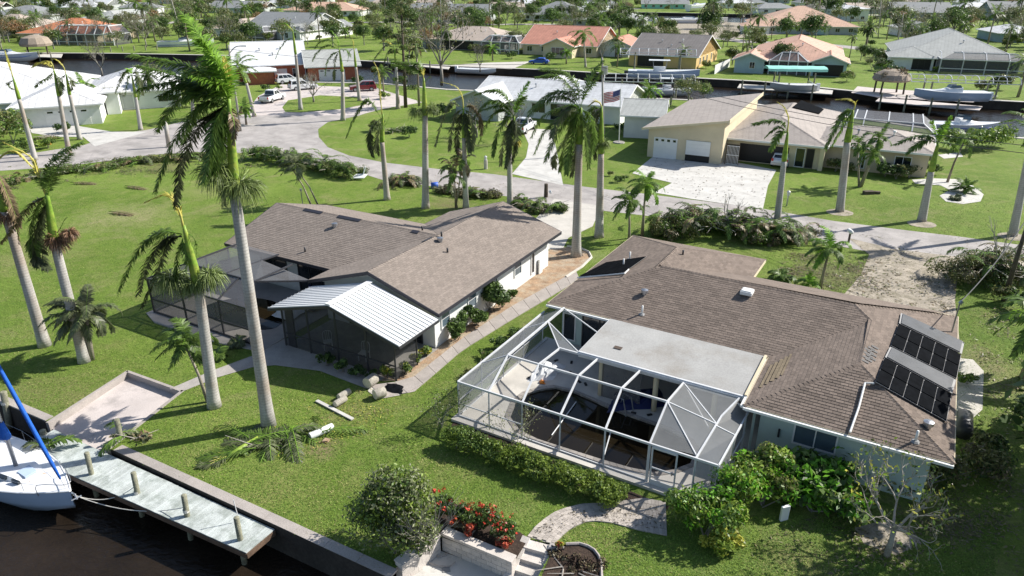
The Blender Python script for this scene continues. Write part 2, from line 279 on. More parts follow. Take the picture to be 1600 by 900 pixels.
# ------------------------------------------------ ground, water, paving
def flat(name, pts, z, m, kind='structure', holes=(), thick=0, parent=None):
    loops = [[Vector((p[0], p[1], z)) for p in pts]]+[[Vector((p[0], p[1], z)) for p in h] for h in holes]
    tri = tessellate_polygon(loops); V = [p for lp in loops for p in lp]; b = MB(); F = []
    for t in tri:
        a, c, d = (V[i] for i in t); F.append(t if (c-a).cross(d-a).z > 0 else t[::-1])
    b.add(V, F)
    if thick:
        for lp in loops:
            n = len(lp)
            for i in range(n):
                p, q = lp[i], lp[(i+1) % n]; dz = Vector((0, 0, thick)); b.add([p, q, q-dz, p-dz], [(0, 1, 2, 3)])
    return b.build(name, m, parent, kind=kind if not parent else None)
def px(*l, z=0.0): return [A(a, b, z) for a, b in l]
bd = Vector((.889, -.457, 0))
bank0 = A(78, 660)
seaL = bank0-bd*110; sR = A(420, 790); seaE = A(617, 893)
rampW, rampN, rampE, rampS = A(78, 660), A(199, 582), A(282, 612), A(170, 700)
pat = px((603, 900), (681, 836), (800, 880), (824, 841), (868, 852), (838, 905), (826, 985))
farnear = px((1700, 222), (1530, 212), (1160, 160), (700, 140), (590, 130), (180, 125), (60, 117))
near_out = [seaL, rampW, rampN, rampE, rampS, *pat, Vector((40, -12, 0)), Vector((140, -12, 0)), Vector((140, 50, 0)), *farnear, Vector((-260, 165, 0)), Vector((-260, 128, 0))]
ground = flat('ground', near_out, 0, M['lawn'])
farB = px((1700, 166), (1600, 160), (1400, 150), (1190, 128), (1000, 118), (860, 110), (700, 103), (560, 95), (400, 88), (190, 84), (60, 83))
northpoly = [Vector((-400, 193, 0)), *[p for p in farB[::-1]], Vector((400, 60, 0)), Vector((1200, 400, 0)), Vector((1200, 1500, 0)), Vector((-1200, 1500, 0)), Vector((-1200, 193, 0))]
chole = [A(985, 33), A(1230, 38), A(1260, 24), A(985, 19)]
flat('ground', northpoly, 0, M['lawn'], holes=[chole])
w = MB(); w.poly([(-1300, -60, -1.3), (1300, -60, -1.3), (1300, 1600, -1.3), (-1300, 1600, -1.3)]); w.build('canal_water', M['canal_water'], kind='structure')
road = px((-80, 250), (0, 242), (60, 238), (130, 227), (185, 209), (230, 203), (290, 189), (340, 183), (380, 179), (445, 176), (490, 173), (545, 167), (585, 158), (600, 168), (560, 181), (512, 191), (497, 202), (498, 214), (512, 230), (545, 243), (600, 254), (700, 266), (770, 272), (840, 282), (930, 294), (1000, 302), (1080, 312), (1190, 326), (1300, 345), (1400, 358), (1500, 370), (1610, 385), (1750, 408), (1750, 450),
          (1610, 427), (1480, 408), (1350, 392), (1230, 370), (1100, 348), (1000, 336), (870, 321), (800, 308), (700, 294), (600, 282), (540, 263), (480, 248), (400, 240), (330, 237), (250, 241), (180, 250), (100, 260), (0, 267), (-80, 272))
flat('road', road, .012, M['asphalt'])
flat('driveway', px((1025, 241), (1130, 250), (1213, 266), (1200, 290), (1192, 327), (1080, 311), (1022, 301), (1050, 286), (988, 271)), .024, M['white_concrete'])
flat('dirt_driveway', px((1325, 372), (1358, 398), (1345, 430), (1312, 468), (1330, 520), (1500, 540), (1492, 470), (1496, 428), (1500, 402), (1400, 390)), .022, M['dirt'])
flat('driveway', px((866, 311), (940, 322), (926, 354), (888, 372), (880, 388), (856, 390), (838, 341)), .022, M['concrete'])
flat('driveway', px((815, 200), (862, 203), (869, 232), (880, 290), (800, 272), (822, 246), (826, 225)), .024, M['white_concrete'])
flat('driveway', px((40, 196), (100, 190), (128, 198), (175, 206), (232, 206), (148, 229), (130, 214), (90, 214), (50, 208)), .024, M['white_concrete'])
flat('driveway', px((388, 180), (392, 165), (404, 150), (440, 132), (590, 138), (660, 160), (600, 170), (560, 180), (440, 181)), .018, M['pink_concrete'])
flat('lawn_island', px((441, 168), (450, 157), (500, 149), (560, 152), (574, 163), (530, 171), (470, 176), (446, 175)), .03, M['lawn'])
flat('footpath', px((265, 608), (330, 580), (395, 556), (412, 536), (455, 528), (500, 545), (560, 572), (602, 590), (574, 608), (500, 580), (430, 571), (395, 574), (340, 590), (288, 611)), .02, M['paver'])
flat('mulch_bed', px((861, 388), (886, 386), (918, 394), (924, 403), (909, 418), (884, 434), (840, 458), (800, 479), (720, 531), (640, 594), (598, 596), (575, 590), (560, 565), (680, 520), (800, 440), (850, 400)), .016, M['mulch'])
# the garden walk between the two houses: cast slabs
wk = px((900, 424), (800, 479), (720, 531), (640, 595), (578, 603)), px((906, 437), (800, 500), (722, 548), (648, 612), (600, 622))
def lerp(a, b, t): return a+(b-a)*t
def along(pl, s):
    L = [(pl[i+1]-pl[i]).length for i in range(len(pl)-1)]; d = s*sum(L)
    for i, l_ in enumerate(L):
        if d <= l_ or i == len(L)-1: return lerp(pl[i], pl[i+1], min(1, d/l_))
        d -= l_
b = MB(); b.poly([p+Vector((0, 0, .018)) for p in wk[1]+wk[0][::-1]]); walk = b.build('garden_walk', M['cap_concrete'], kind='structure')
n = 16
for i in range(n):
    s0, s1 = i/n+.0008, (i+1)/n-.0008; b = MB(); b.prism([along(wk[0], s0), along(wk[1], s0), along(wk[1], s1), along(wk[0], s1)][::1], .05+.006*random.random()); b.build('slab', M['cap_concrete'], walk)
# ------------------------------------------------ building helpers
SHINGLE_OBJ = []
def rows_on(poly, e, tab, mb, th=.016, gap=.010, pieces=None, jit=.003, e_len=1.0):
    """courses of shingle tabs over one planar polygon; pieces collects the whole tabs as (origin, u, v, n)"""
    p = [Vector(q) for q in poly]; n = Vector((0, 0, 0))
    for i in range(len(p)): n += p[i].cross(p[(i+1) % len(p)])
    n.normalize(); n = -n if n.z < 0 else n
    u = Vector((0, 0, 1)).cross(n).normalized(); v = n.cross(u); o = p[0]
    q = [((a-o).dot(u), (a-o).dot(v)) for a in p]; v0 = min(b for a, b in q); v1 = max(b for a, b in q)
    def cross(y):
        r = []
        for i in range(len(q)):
            (ax, ay), (bx, by) = q[i], q[(i+1) % len(q)]
            if (ay > y) != (by > y): r.append(ax+(bx-ax)*(y-ay)/(by-ay))
        return sorted(r)
    k = 0; y = v0+.01
    while y < v1-.03:
        y2 = min(y+e, v1-.01); c0, c1 = cross(y+1e-4), cross(y2-1e-4)
        if len(c0) == len(c1):
            for s in range(0, len(c0), 2):
                a0, b0, a1, b1 = c0[s], c0[s+1], c1[s], c1[s+1]; lo, hi = min(a0, a1), max(b0, b1)
                x = math.floor((lo-(k % 2)*tab/2)/tab)*tab+(k % 2)*tab/2
                while x < hi:
                    xa, xb = x+gap/2, x+tab-gap/2; A0, B0 = max(xa, a0), min(xb, b0); A1, B1 = max(xa, a1), min(xb, b1)
                    if B0-A0 > .01 or B1-A1 > .01:
                        B0 = max(B0, A0); B1 = max(B1, A1); t = th+random.uniform(-jit, jit)
                        if pieces is not None and A0 == xa and A1 == xa and B0 == xb and B1 == xb and y2-y > e-.001 and len(pieces) < 300:
                            pieces.append((o+u*xa+v*y, u, v, n)); x += tab; continue
                        P = lambda X, Y, Z: o+u*X+v*Y+n*Z
                        mb.add([P(A0, y, .003), P(B0, y, .003), P(B0, y, t), P(A0, y, t), P(B1, y2+.01, .006), P(A1, y2+.01, .006)], [(0, 1, 2, 3), (3, 2, 4, 5)])
                    x += tab
        y += e; k += 1
def ridge_caps(mb, a, b, w=.26, step=.22):
    a, b = Vector(a), Vector(b); L = (b-a).length; d = (b-a)/L; s = d.cross(Vector((0, 0, 1))).normalized(); up = s.cross(d); n = int(L/step)
    for i in range(n):
        p = a+d*(i*step); q = a+d*((i+1)*step+.03); h0, h1 = up*.05, up*.035
        mb.add([p-s*w/2-up*.02, p+h0, p+s*w/2-up*.02, q-s*w/2-up*.03, q+h1*.6, q+s*w/2-up*.03], [(0, 1, 4, 3), (1, 2, 5, 4), (0, 2, 1)])
def window(parent, F, u, v, z, w, h, side='f', frame='white_paint', glass='glass_dark', nx=2, ny=1, name='window', d=.06, pane='pane'):
    """side f: in the plane v (facing -v); r: in the plane u (facing +u); l: facing -u"""
    if side == 'f': P = lambda a, c, k: F.P(u+a, v-k, z+c)
    elif side == 'r': P = lambda a, c, k: F.P(u+k, v+a, z+c)
    else: P = lambda a, c, k: F.P(u-k, v+a, z+c)
    b = MB(); t = .07
    def bar(a0, c0, a1, c1, k=d):
        b.add([P(a0, c0, -.02), P(a1, c0, -.02), P(a1, c1, -.02), P(a0, c1, -.02), P(a0, c0, k), P(a1, c0, k), P(a1, c1, k), P(a0, c1, k)], [(4, 5, 6, 7), (0, 1, 5, 4), (1, 2, 6, 5), (2, 3, 7, 6), (3, 0, 4, 7)])
    bar(0, 0, w, t); bar(0, h-t, w, h); bar(0, t, t, h-t); bar(w-t, t, w, h-t)
    for i in range(1, nx): x = w*i/nx; bar(x-t*.35, t, x+t*.35, h-t, d*.8)
    for i in range(1, ny): y = h*i/ny; bar(t, y-t*.3, w-t, y+t*.3, d*.7)
    o = b.build(name, M[frame], parent)
    g = MB(); g.add([P(t*.6, t*.6, .015), P(w-t*.6, t*.6, .015), P(w-t*.6, h-t*.6, .015), P(t*.6, h-t*.6, .015)], [(0, 1, 2, 3)]); g.build(pane, M[glass], o)
    return o
def garage_door(parent, F, u, v, w, h=2.15, side='f', m='white_paint', glass=True, z0=0):
    if side == 'f': P = lambda a, c, k: F.P(u+a, v-k, z0+c)
    else: P = lambda a, c, k: F.P(u+k, v+a, z0+c)
    o = MB(); q = lambda b, a0, c0, a1, c1, k0, k: b.add([P(a0, c0, k0), P(a1, c0, k0), P(a1, c1, k0), P(a0, c1, k0), P(a0, c0, k), P(a1, c0, k), P(a1, c1, k), P(a0, c1, k)], [(4, 5, 6, 7), (0, 1, 5, 4), (1, 2, 6, 5), (2, 3, 7, 6), (3, 0, 4, 7)])
    q(o, 0, 0, w, h, -.02, .02); d = o.build('garage_door', M[m], parent)
    for i in range(4):
        b = MB(); q(b, .03, i*h/4+.02, w-.03, (i+1)*h/4-.02, .02, .045); s = b.build('panel', M[m], d)
    if glass:
        for i in range(4):
            b = MB(); q(b, w*(i+.25)/4, h*.82, w*(i+.75)/4, h*.93, .045, .05); b.build('pane', M['glass_dark'], d)
    return d
def block(T, F, u0, u1, v0, v1, ez=2.6, pitch=.32, kind='hip', rm='roof_grey', wm='stucco_white', ov=.6, wins=(), top=0, fas='white_paint', z0=0, caps=True, ridge_over=None):
    """one roofed volume: roof (eave rectangle u0..u1, v0..v1) over inset walls. kind: hip, gu (gables left/right), gv (gable to the viewer and away), shed, flat"""
    P = F.P; W, D = u1-u0, v1-v0; h = (min(W, D)/2 if kind == 'hip' else (D/2 if kind == 'gu' else W/2))*pitch; r = MB(); th = .16
    c = [P(u0, v0, ez), P(u1, v0, ez), P(u1, v1, ez), P(u0, v1, ez)]
    if kind == 'hip':
        k = min(W, D)/2
        if W >= D: a, b_ = P(u0+k, v0+k, ez+h), P(u1-k, v1-k, ez+h); fs = [[c[0], c[1], b_, a], [c[1], c[2], b_], [c[2], c[3], a, b_], [c[3], c[0], a]]; rl = [(a, b_), (c[0], a), (c[3], a), (c[1], b_), (c[2], b_)]
        else: a, b_ = P(u0+k, v0+k, ez+h), P(u1-k, v1-k, ez+h); fs = [[c[0], c[1], a], [c[1], c[2], b_, a], [c[2], c[3], b_], [c[3], c[0], a, b_]]; rl = [(a, b_), (c[0], a), (c[1], a), (c[2], b_), (c[3], b_)]
    elif kind == 'gu': a, b_ = P(u0, (v0+v1)/2, ez+h), P(u1, (v0+v1)/2, ez+h); fs = [[c[0], c[1], b_, a], [c[2], c[3], a, b_]]; rl = [(a, b_)]
    elif kind == 'gv': a, b_ = P((u0+u1)/2, v0, ez+h), P((u0+u1)/2, v1, ez+h); fs = [[c[1], c[2], b_, a], [c[3], c[0], a, b_]]; rl = [(a, b_)]
    elif kind == 'shed': h = D*pitch; a, b_ = P(u0, v1, ez+h), P(u1, v1, ez+h); fs = [[c[0], c[1], b_, a]]; rl = []
    else: fs = [c]; rl = []; h = 0
    for f in fs: r.prism([p-Vector((0, 0, th)) for p in f], th)
    ro = r.build('roof', M[rm], T)
    fb = MB(); lim = len(c)
    edges = [(c[0], c[1]), (c[1], c[2]), (c[2], c[3]), (c[3], c[0])]
    if kind == 'gu': edges = [edges[0], edges[2], (c[0], a), (a, c[3]), (c[1], b_), (b_, c[2])]
    if kind == 'gv': edges = [edges[1], edges[3], (c[0], a), (a, c[1]), (c[3], b_), (b_, c[2])]
    if kind == 'shed': edges = [edges[0], (c[0], a), (c[1], b_), (a, b_)]
    for p, q in edges: fb.beam(p-Vector((0, 0, .085)), q-Vector((0, 0, .085)), .06, .19)
    fb.build('fascia', M[fas], ro)
    if caps and rl:
        cb = MB()
        for p, q in rl: ridge_caps(cb, p, q, .34, .4)
        cb.build('ridge_cap', M[rm], ro, kind='stuff')
    if caps and W > 12 and kind in ('hip', 'gu'):
        for fu, fv in ((.38, .3), (.55, .2), (.66, .33)):
            p = P(u0+W*fu, v0+D*fv, ez+D*fv*pitch*(1 if kind == 'gu' or D <= W else 1)-.05)
            if kind == 'hip' and min(W*fu, W*(1-fu)) < D*fv: continue
            b = MB(); b.tube([p, p+Vector((0, 0, .55))], .09, 6); b.tube([p+Vector((0, 0, .45)), p+Vector((0, 0, .6))], [.2, .14], 6); b.build('roof_vent', M['steel' if fu < .6 else 'white_paint'], ro)
    wb = MB(); iu0, iu1, iv0, iv1 = u0+ov, u1-ov, v0+ov, v1-ov; zt = ez-th+.02
    base = [P(iu0, iv0, z0), P(iu1, iv0, z0), P(iu1, iv1, z0), P(iu0, iv1, z0)]; wb.prism(base, zt-z0)
    if kind == 'gu':
        for uu in (iu0+.0, iu1): wb.add([P(uu, iv0, zt), P(uu, iv1, zt), P(uu, (v0+v1)/2, ez+h-th-ov*0)], [(0, 1, 2)])
        gw = [P(u, vv, z) for u in (iu0, iu1) for vv, z in ((v0+.05, zt), (v1-.05, zt), ((v0+v1)/2, ez+h-th))]; wb.add(gw, [(0, 1, 2), (3, 4, 5)])
    if kind == 'gv':
        gw = [P(u, vv, z) for vv in (iv0, iv1) for u, z in ((u0+.05, zt), (u1-.05, zt), ((u0+u1)/2, ez+h-th))]; wb.add(gw, [(0, 1, 2), (3, 4, 5)])
    if kind == 'shed': wb.add([P(iu0, iv0, zt), P(iu0, iv1, zt), P(iu0, iv1, ez+h*(iv1-v0)/D-th), P(iu1, iv0, zt), P(iu1, iv1, zt), P(iu1, iv1, ez+h*(iv1-v0)/D-th), ], [(0, 1, 2), (3, 4, 5), (1, 4, 5, 2)])
    wo = wb.build('wall', M[wm], T)
    for wn_ in wins:
        kd, side, a, z, w_, h_ = wn_[:6]; ex = wn_[6] if len(wn_) > 6 else {}
        uu, vv = (iu0+a, iv0) if side == 'f' else ((iu1, iv0+a) if side == 'r' else (iu0, iv0+a))
        if kd == 'win': window(T, F, uu, vv, z, w_, h_, side, **ex)
        elif kd == 'dark': window(T, F, uu, vv, z, w_, h_, side, name='wall_opening', frame=ex.get('frame', 'bronze'), glass=ex.get('glass', 'black'), nx=ex.get('nx', 3), pane='screen_or_shade_pane')
        elif kd == 'gar': garage_door(T, F, uu, vv, w_, h_, side, **ex)
        elif kd == 'door': window(T, F, uu, vv, z, w_, h_, side, name='door', frame=ex.get('frame', 'white_paint'), glass=ex.get('glass', 'glass_dark'), nx=1)
    return ro
def shingle_roof(T, planes, ridges, fas, mat_s='shingle_brown', e=.17, tab=.32, th=.15, pieces=None, pmat=None):
    """planes: polygons of the roof in world space; fas: eave/rake edges"""
    r = MB()
    for pl in planes: r.prism([Vector(p)-Vector((0, 0, th)) for p in pl], th)
    ro = r.build('roof', M['felt'], T); sb = MB(); pc = []
    for i, pl in enumerate(planes): rows_on(pl, e, tab, sb, pieces=(pc if pieces and i in pieces else None))
    sb.build('shingles', M[mat_s], ro, kind='stuff')
    if pc:
        o, u, v, n = pc[0]; base = MB(); t = .024; P = lambda X, Y, Z: u*X+v*Y+n*Z; L = wloc(ro)
        base.add([P(0, 0, .003), P(tab-.012, 0, .003), P(tab-.012, 0, t), P(0, 0, t), P(tab-.012, e+.01, .006), P(0, e+.01, .006)], [(0, 1, 2, 3), (3, 2, 4, 5)])
        f = base.build('shingle', M[mat_s+'_piece'] if mat_s+'_piece' in M else M[mat_s]); me = f.data; bpy.data.objects.remove(f)
        for q in pc:
            s = bpy.data.objects.new('shingle', me); link(s, ro); s.location = q[0]-L
    cb = MB()
    for a, b_ in ridges: ridge_caps(cb, a, b_)
    cb.build('ridge_cap', M[mat_s], ro, kind='stuff')
    fb = MB()
    for a, b_ in fas: fb.beam(Vector(a)-Vector((0, 0, .09)), Vector(b_)-Vector((0, 0, .09)), .05, .2)
    return ro, fb
m_ = mat('shingle_brown_piece', (.215, .170, .140), .92, .12, .9, .5, 45, orand=.26, fine=.18)
m_ = mat('shingle_tan_piece', (.30, .235, .19), .92, .16, .9, .5, 45, orand=.24, fine=.16)
K = .32; EZ = 2.6
# ------------------------------------------------ house 2 (right): brown hip roof, flat lanai roof, white pool cage
F2 = Fr((1.96, 35.85), -30.36); P2 = F2.P
H2 = thing('brown_roof_house', 'pale green bungalow with brown hip roof, flat lanai roof and black solar mats', 'house', P2(8, 2))
U1, VA, VB = 19.8, 9.65, -4.8; m1 = VA/2; zr = EZ+m1*K; wx = (12+U1)/2; wr = (U1-12)/2; zw = EZ+wr*K; rw = 9.05; vw = 12.95
a_, b2, w1_, w2_ = P2(m1, m1, zr), P2(U1-m1, m1, zr), P2(wx, wr, zw), P2(wx, VB+wr, zw)
ap = P2(rw/2, vw-rw/2, EZ+rw/2*K); ap0 = P2(rw/2, rw/2, EZ+rw/2*K)
c00, cin, cwl, cwr, cfr = P2(0, 0, EZ), P2(12, 0, EZ), P2(12, VB, EZ), P2(U1, VB, EZ), P2(U1, VA, EZ)
cfl, crr, cri = P2(0, vw, EZ), P2(rw, vw, EZ), P2(rw, VA, EZ)
planes2 = [[c00, cin, w1_, b2, a_], [cin, cwl, w2_, w1_], [cwl, cwr, w2_], [cwr, cfr, b2, w1_, w2_], [c00, a_, ap0, ap, cfl][::-1][::-1], [cfl, ap, crr], [crr, ap, ap0, a_, cri] if False else [crr, ap, ap0, cri], [cri, ap0, a_, b2, cfr]]
r2, fb2 = shingle_roof(H2, planes2, [(a_, b2), (b2, w1_), (w1_, w2_), (cwl, w2_), (cwr, w2_), (c00, a_), (b2, cfr), (ap0, ap), (cfl, ap), (crr, ap)], [(c00, cin), (cin, cwl), (cwl, cwr), (cwr, cfr), (cfr, cri), (cri, crr), (crr, cfl), (cfl, c00)], 'shingle_brown', pieces=(2,))
fb2.build('fascia', M['stucco_cream'], r2)
gb = MB()
for p, q, o in ((c00, cin, (0, -.09)), (cin, cwl, (-.09, 0)), (cwl, cwr, (0, -.09))):
    d = P2(*o)-P2(0, 0); gb.beam(p+d-Vector((0, 0, .08)), q+d-Vector((0, 0, .08)), .12, .11)
gb.build('gutter', M['white_paint'], r2)
wb = MB(); o_ = .65
wb.prism([P2(o_, o_), P2(12+o_, o_), P2(12+o_, VB+o_), P2(U1-o_, VB+o_), P2(U1-o_, VA-o_), P2(rw-o_, VA-o_), P2(rw-o_, vw-o_), P2(o_, vw-o_)], 2.42)
wall2 = wb.build('wall', M['stucco_green'], H2)
window(H2, F2, 14.05, VB+o_, 1.05, 1.75, 1.0, nx=2, glass='glass_blue'); window(H2, F2, 1.9, o_, .05, 2.1, 2.05, nx=2, name='sliding_door', frame='bronze', glass='glass_dark')
window(H2, F2, 4.6, o_, .05, 6.4, 2.1, nx=4, name='sliding_door', frame='white_paint', glass='glass_dark'); window(H2, F2, .72, o_, .3, .8, 1.7, nx=1, glass='glass_dark')
window(H2, F2, 12+o_, VB+1.6, .9, 1.2, 1.2, 'l', nx=2)
b = MB(); b.beam(P2(12.4, VB+o_-.05, 0), P2(12.4, VB+o_-.05, 2.4), .09, .09); b.build('downpipe', M['stucco_green'], H2)
b = MB(); b.box(P2(13.5, VB+o_-.03, 1.35), (.08, .1, .4), F2.a); b.build('wall_lamp', M['bronze'], H2)
# flat lanai roof with its columns
b = MB(); b.prism([P2(3.85, -3.98, 2.44), P2(11.86, -3.98, 2.44), P2(11.86, -.05, 2.53), P2(3.85, -.05, 2.53)], .11); fr_ = b.build('lanai_roof', M['flat_roof'], H2)
b = MB(); e_ = [P2(3.85, -3.98, 2.42), P2(11.88, -3.98, 2.42), P2(11.88, -.1, 2.52), P2(3.85, -.1, 2.52)]
b.beam(e_[0], e_[1], .1, .28); b.beam(e_[0], e_[3], .08, .22); b.build('beam', M['cage_white'], fr_)
b = MB(); b.beam(e_[1]+Vector((0, 0, .18)), e_[2]+Vector((0, 0, .18)), .12, .08); b.build('flashing', M['stucco_cream'], fr_)
for u in (4.9, 7.7, 10.5):
    b = MB(); b.tube([P2(u, -3.5, .1), P2(u, -3.5, 2.42)], .13, 12); b.build('column', M['stucco_cream'], H2, smooth=True)
b = MB(); b.prism([P2(5.2, -2.9, 2.60), P2(5.6, -2.9, 2.60), P2(5.6, -2.65, 2.61), P2(5.2, -2.65, 2.61)], .012); b.build('roof_patch', M['felt'], fr_)
# roof patch of bare felt in the valley
b = MB()
for i in range(5):
    u = 12.25+.16*i; s = random.uniform(.55, 1.1); f = lambda uu, vv: P2(uu, vv, EZ+(uu-12)*K+.045)
    b.poly([f(u, -3.2+i*.3), f(u+.14*s, -3.2+i*.3), f(u+.14*s, -.9+i*.28), f(u, -.9+i*.28)])
b.build('bare_felt_patch', M['felt_patch'], r2)
def roof_z2(u, v):
    z = [K*v, K*(VA-v), K*(U1-u), K*u]; main = min(z) if 0 <= v <= VA else -9
    wing = min(K*(u-12), K*(U1-u), K*(v-VB)) if 12 <= u <= U1 and v < wr+.1 else -9
    rear = min(K*u, K*(rw-u), K*(vw-v)) if u < rw and v > 3 else -9
    return EZ+max(main, wing, rear)
def uv_on_roof(F, zf, px_, py_, n=6):
    z = 3.2
    for _ in range(n): p = A(px_, py_, z); u, v = F.uv(p); z = zf(u, v)
    return u, v, z
def vent(T, p, kind):
    o = None
    if kind == 'pipe': b = MB(); b.tube([p, p+Vector((0, 0, .5))], .05, 8); o = b.build('vent_pipe', M['white_paint'], T, True); b = MB(); b.tube([p+Vector((0, 0, .0)), p+Vector((0, 0, .06))], [.2, .12], 8); b.build('boot', M['solar_line'], o)
    elif kind == 'stub': b = MB(); b.tube([p, p+Vector((0, 0, .32))], .06, 8); o = b.build('vent_pipe', M['bronze'], T, True)
    elif kind == 'cap': b = MB(); b.tube([p, p+Vector((0, 0, .14)), p+Vector((0, 0, .15)), p+Vector((0, 0, .3)), p+Vector((0, 0, .34))], [.13, .13, .2, .2, .05], 10); o = b.build('roof_vent', M['steel'], T)
    elif kind == 'sky': b = MB(); b.box(p+Vector((0, 0, .14)), (.62, .62, .2), F2.a); o = b.build('roof_vent', M['white_paint'], T, bevel=.03); b = MB(); b.box(p+Vector((0, 0, .26)), (.5, .5, .05), F2.a); b.build('vent_lid', M['white_paint'], o, bevel=.02)
    return o
b = MB()
for i in range(12):
    u, v, z = uv_on_roof(F2, lambda a, c: EZ+(U1-a)*K, 1346+(i%3)*5+i*.5, 564-i*2); z += .04; b.poly([P2(u, v, z), P2(u+.3, v, z-.3*K), P2(u+.3, v+.17, z-.3*K), P2(u, v+.17, z)])
b.build('torn_shingle_patch', M['weathered_tab'], r2, kind='stuff')
for q, kd in (((1007, 459), 'cap'), ((1167, 459), 'sky'), ((1003, 492), 'pipe'), ((984, 405), 'pipe'), ((974, 416), 'pipe'), ((1430, 690), 'pipe'), ((1449, 668), 'cap'), ((1067, 398), 'stub')):
    u, v, z = uv_on_roof(F2, roof_z2, *q); vent(r2, P2(u, v, z-.02), kd)
# pool heating mats: grids of black cells
def solar(T, pts, nu, nv, zf, F, h=.09, name='solar_panel', line=.05):
    q = [uv_on_roof(F, zf, *p) for p in pts]; c = [F.P(u, v, z+h) for u, v, z in q]
    sp = MB(); sp.prism([p-Vector((0, 0, .03)) for p in c], .02); root = sp.build(name, M['solar_line'], T)
    for i in range(nu):
        for j in range(nv):
            s = [lerp(lerp(c[0], c[1], a), lerp(c[3], c[2], a), t) for a, t in ((i/nu, j/nv), ((i+1)/nu, j/nv), ((i+1)/nu, (j+1)/nv), (i/nu, (j+1)/nv))]
            m = sum(s, Vector())/4; b = MB(); b.prism([m+(p-m)*(1-line) for p in s], .035); b.build('cell', M['solar_black'], root)
    return root
zsl = lambda u, v: EZ+(U1-u)*K
sp_l = 'stuff'
solar(r2, [(1391, 540), (1503, 594), (1494, 624), (1377, 576)][::1], 5, 2, zsl, F2) if False else None
# four mats, listed from the far one; corners: left-near, right-near, right-far, left-far
for pts, nv_, bl in (((1404, 508), (1502, 556), (1506, 538), (1407, 492)), 1, 1), (((1391, 543), (1494, 595), (1501, 558), (1403, 510)), 2, 0), (((1382, 561), (1487, 618), (1493, 597), (1390, 545)), 1, 1), (((1367, 600), (1478, 662), (1486, 620), (1381, 563)), 2, 0):
    o = solar(r2, pts, 5 if not bl else 1, nv_, zsl, F2, h=.12, line=.065)
mat('mat_worn', (.06, .062, .066), .35, .35, 1.2, .1, 60, fine=.1)
for o in list(r2.children):
    if o.name.startswith('solar_panel') and len(o.children) == 1: o.children[0].data.materials[0] = M['mat_worn']
zleft = lambda u, v: EZ+u*K
o = solar(r2, [(905, 434), (972, 430), (1010, 403), (948, 412)], 4, 1, zleft, F2, h=.1)
b = MB(); q = [P2(u, v, z+.16) for u, v, z in (uv_on_roof(F2, zleft, *p) for p in ((902, 438), (976, 431), (982, 425)))]; b.tube(q, .045, 6); b.build('supply_pipe', M['white_paint'], r2)
b = MB(); q = [P2(u, v, z+.12) for u, v, z in (uv_on_roof(F2, roof_z2, *p) for p in ((1327, 680), (1341, 640), (1351, 601), (1365, 602)))]; b.tube(q, .045, 6); b.build('supply_pipe', M['white_paint'], r2)
u, v, z = uv_on_roof(F2, roof_z2, 1487, 519); mast = P2(u, v, z); b = MB(); b.tube([mast-Vector((0, 0, .1)), mast+Vector((0, 0, 1.6))], .04, 6); b.tube([mast+Vector((0, 0, 1.6)), mast+Vector((.1, 0, 1.75))], .1, 6); b.tube([mast, mast+P2(-1.3, .6, .3)-P2(0, 0)], .02, 5); mo = b.build('service_mast', M['steel'], r2)
# pool deck, pool
deck_px = px((712, 660), (1008, 778), (1058, 788), (1122, 776), (1210, 655), (1000, 560), (868, 545), (790, 590))
dk = [P2(-.35, -9.0), P2(12.2, -8.95), P2(12.2, -4.2), P2(12.6, -4.2), P2(12.6, .6), P2(-.35, .6)]
pool_out = px((797, 655), (806, 632), (822, 619), (845, 612), (868, 609), (898, 616), (925, 628), (946, 638), (975, 650), (1010, 662), (1040, 672), (1075, 690), (1086, 708), (1078, 728), (1052, 738), (1022, 742), (985, 735), (940, 722), (880, 703), (840, 690), (812, 676))
flat('pool_deck', [p for p in dk], .13, M['concrete'], holes=[pool_out], thick=.14)
pc_ = sum(pool_out, Vector())/len(pool_out)
pool = thing('swimming_pool', 'freeform swimming pool full of dark brown water inside the white screen cage', 'pool', pc_)
b = MB(); b.poly([p+Vector((0, 0, .045)) for p in pool_out]); b.build('water', M['pool_water'], pool)
n_ = len(pool_out)
mat('coping', (.34, .31, .28), .9, .15, 3, orand=.2, isl=.2, fine=.15)
for i in range(n_):
    a, c = pool_out[i], pool_out[(i+1) % n_]; L_ = (c-a).length; k = max(1, round(L_/.35))
    for j in range(k):
        p, q = lerp(a, c, (j+.03)/k), lerp(a, c, (j+.97)/k); po, qo = p+(p-pc_).normalized()*.26, q+(q-pc_).normalized()*.26
        b = MB(); b.prism([p+Vector((0, 0, .02)), q+Vector((0, 0, .02)), qo+Vector((0, 0, .02)), po+Vector((0, 0, .02))], .135); b.build('coping_brick', M['coping'], pool)
b = MB(); a = A(960, 640, .1); b.tube([a+Vector((-.1, 0, 0)), a+Vector((.0, 0, .8)), a+Vector((.35, -.3, .75)), a+Vector((.5, -.5, -.1))], .03, 6); b.tube([a+Vector((.3, .2, 0)), a+Vector((.4, .2, .8)), a+Vector((.75, -.1, .75)), a+Vector((.9, -.3, -.1))], .03, 6)
b.build('ladder', M['steel'], pool)
for q0, q1 in (((900, 628), (862, 680)), ((942, 718), (955, 672))):
    b = MB(); b.tube([A(*q0, .12), A(*q1, .06)], .03, 5); tag(b.build('pool_pole', M['cage_white']), 'white pole floating in the brown pool water '+('under the left bays' if q0[0] == 900 else 'near the door bay'), 'pole')
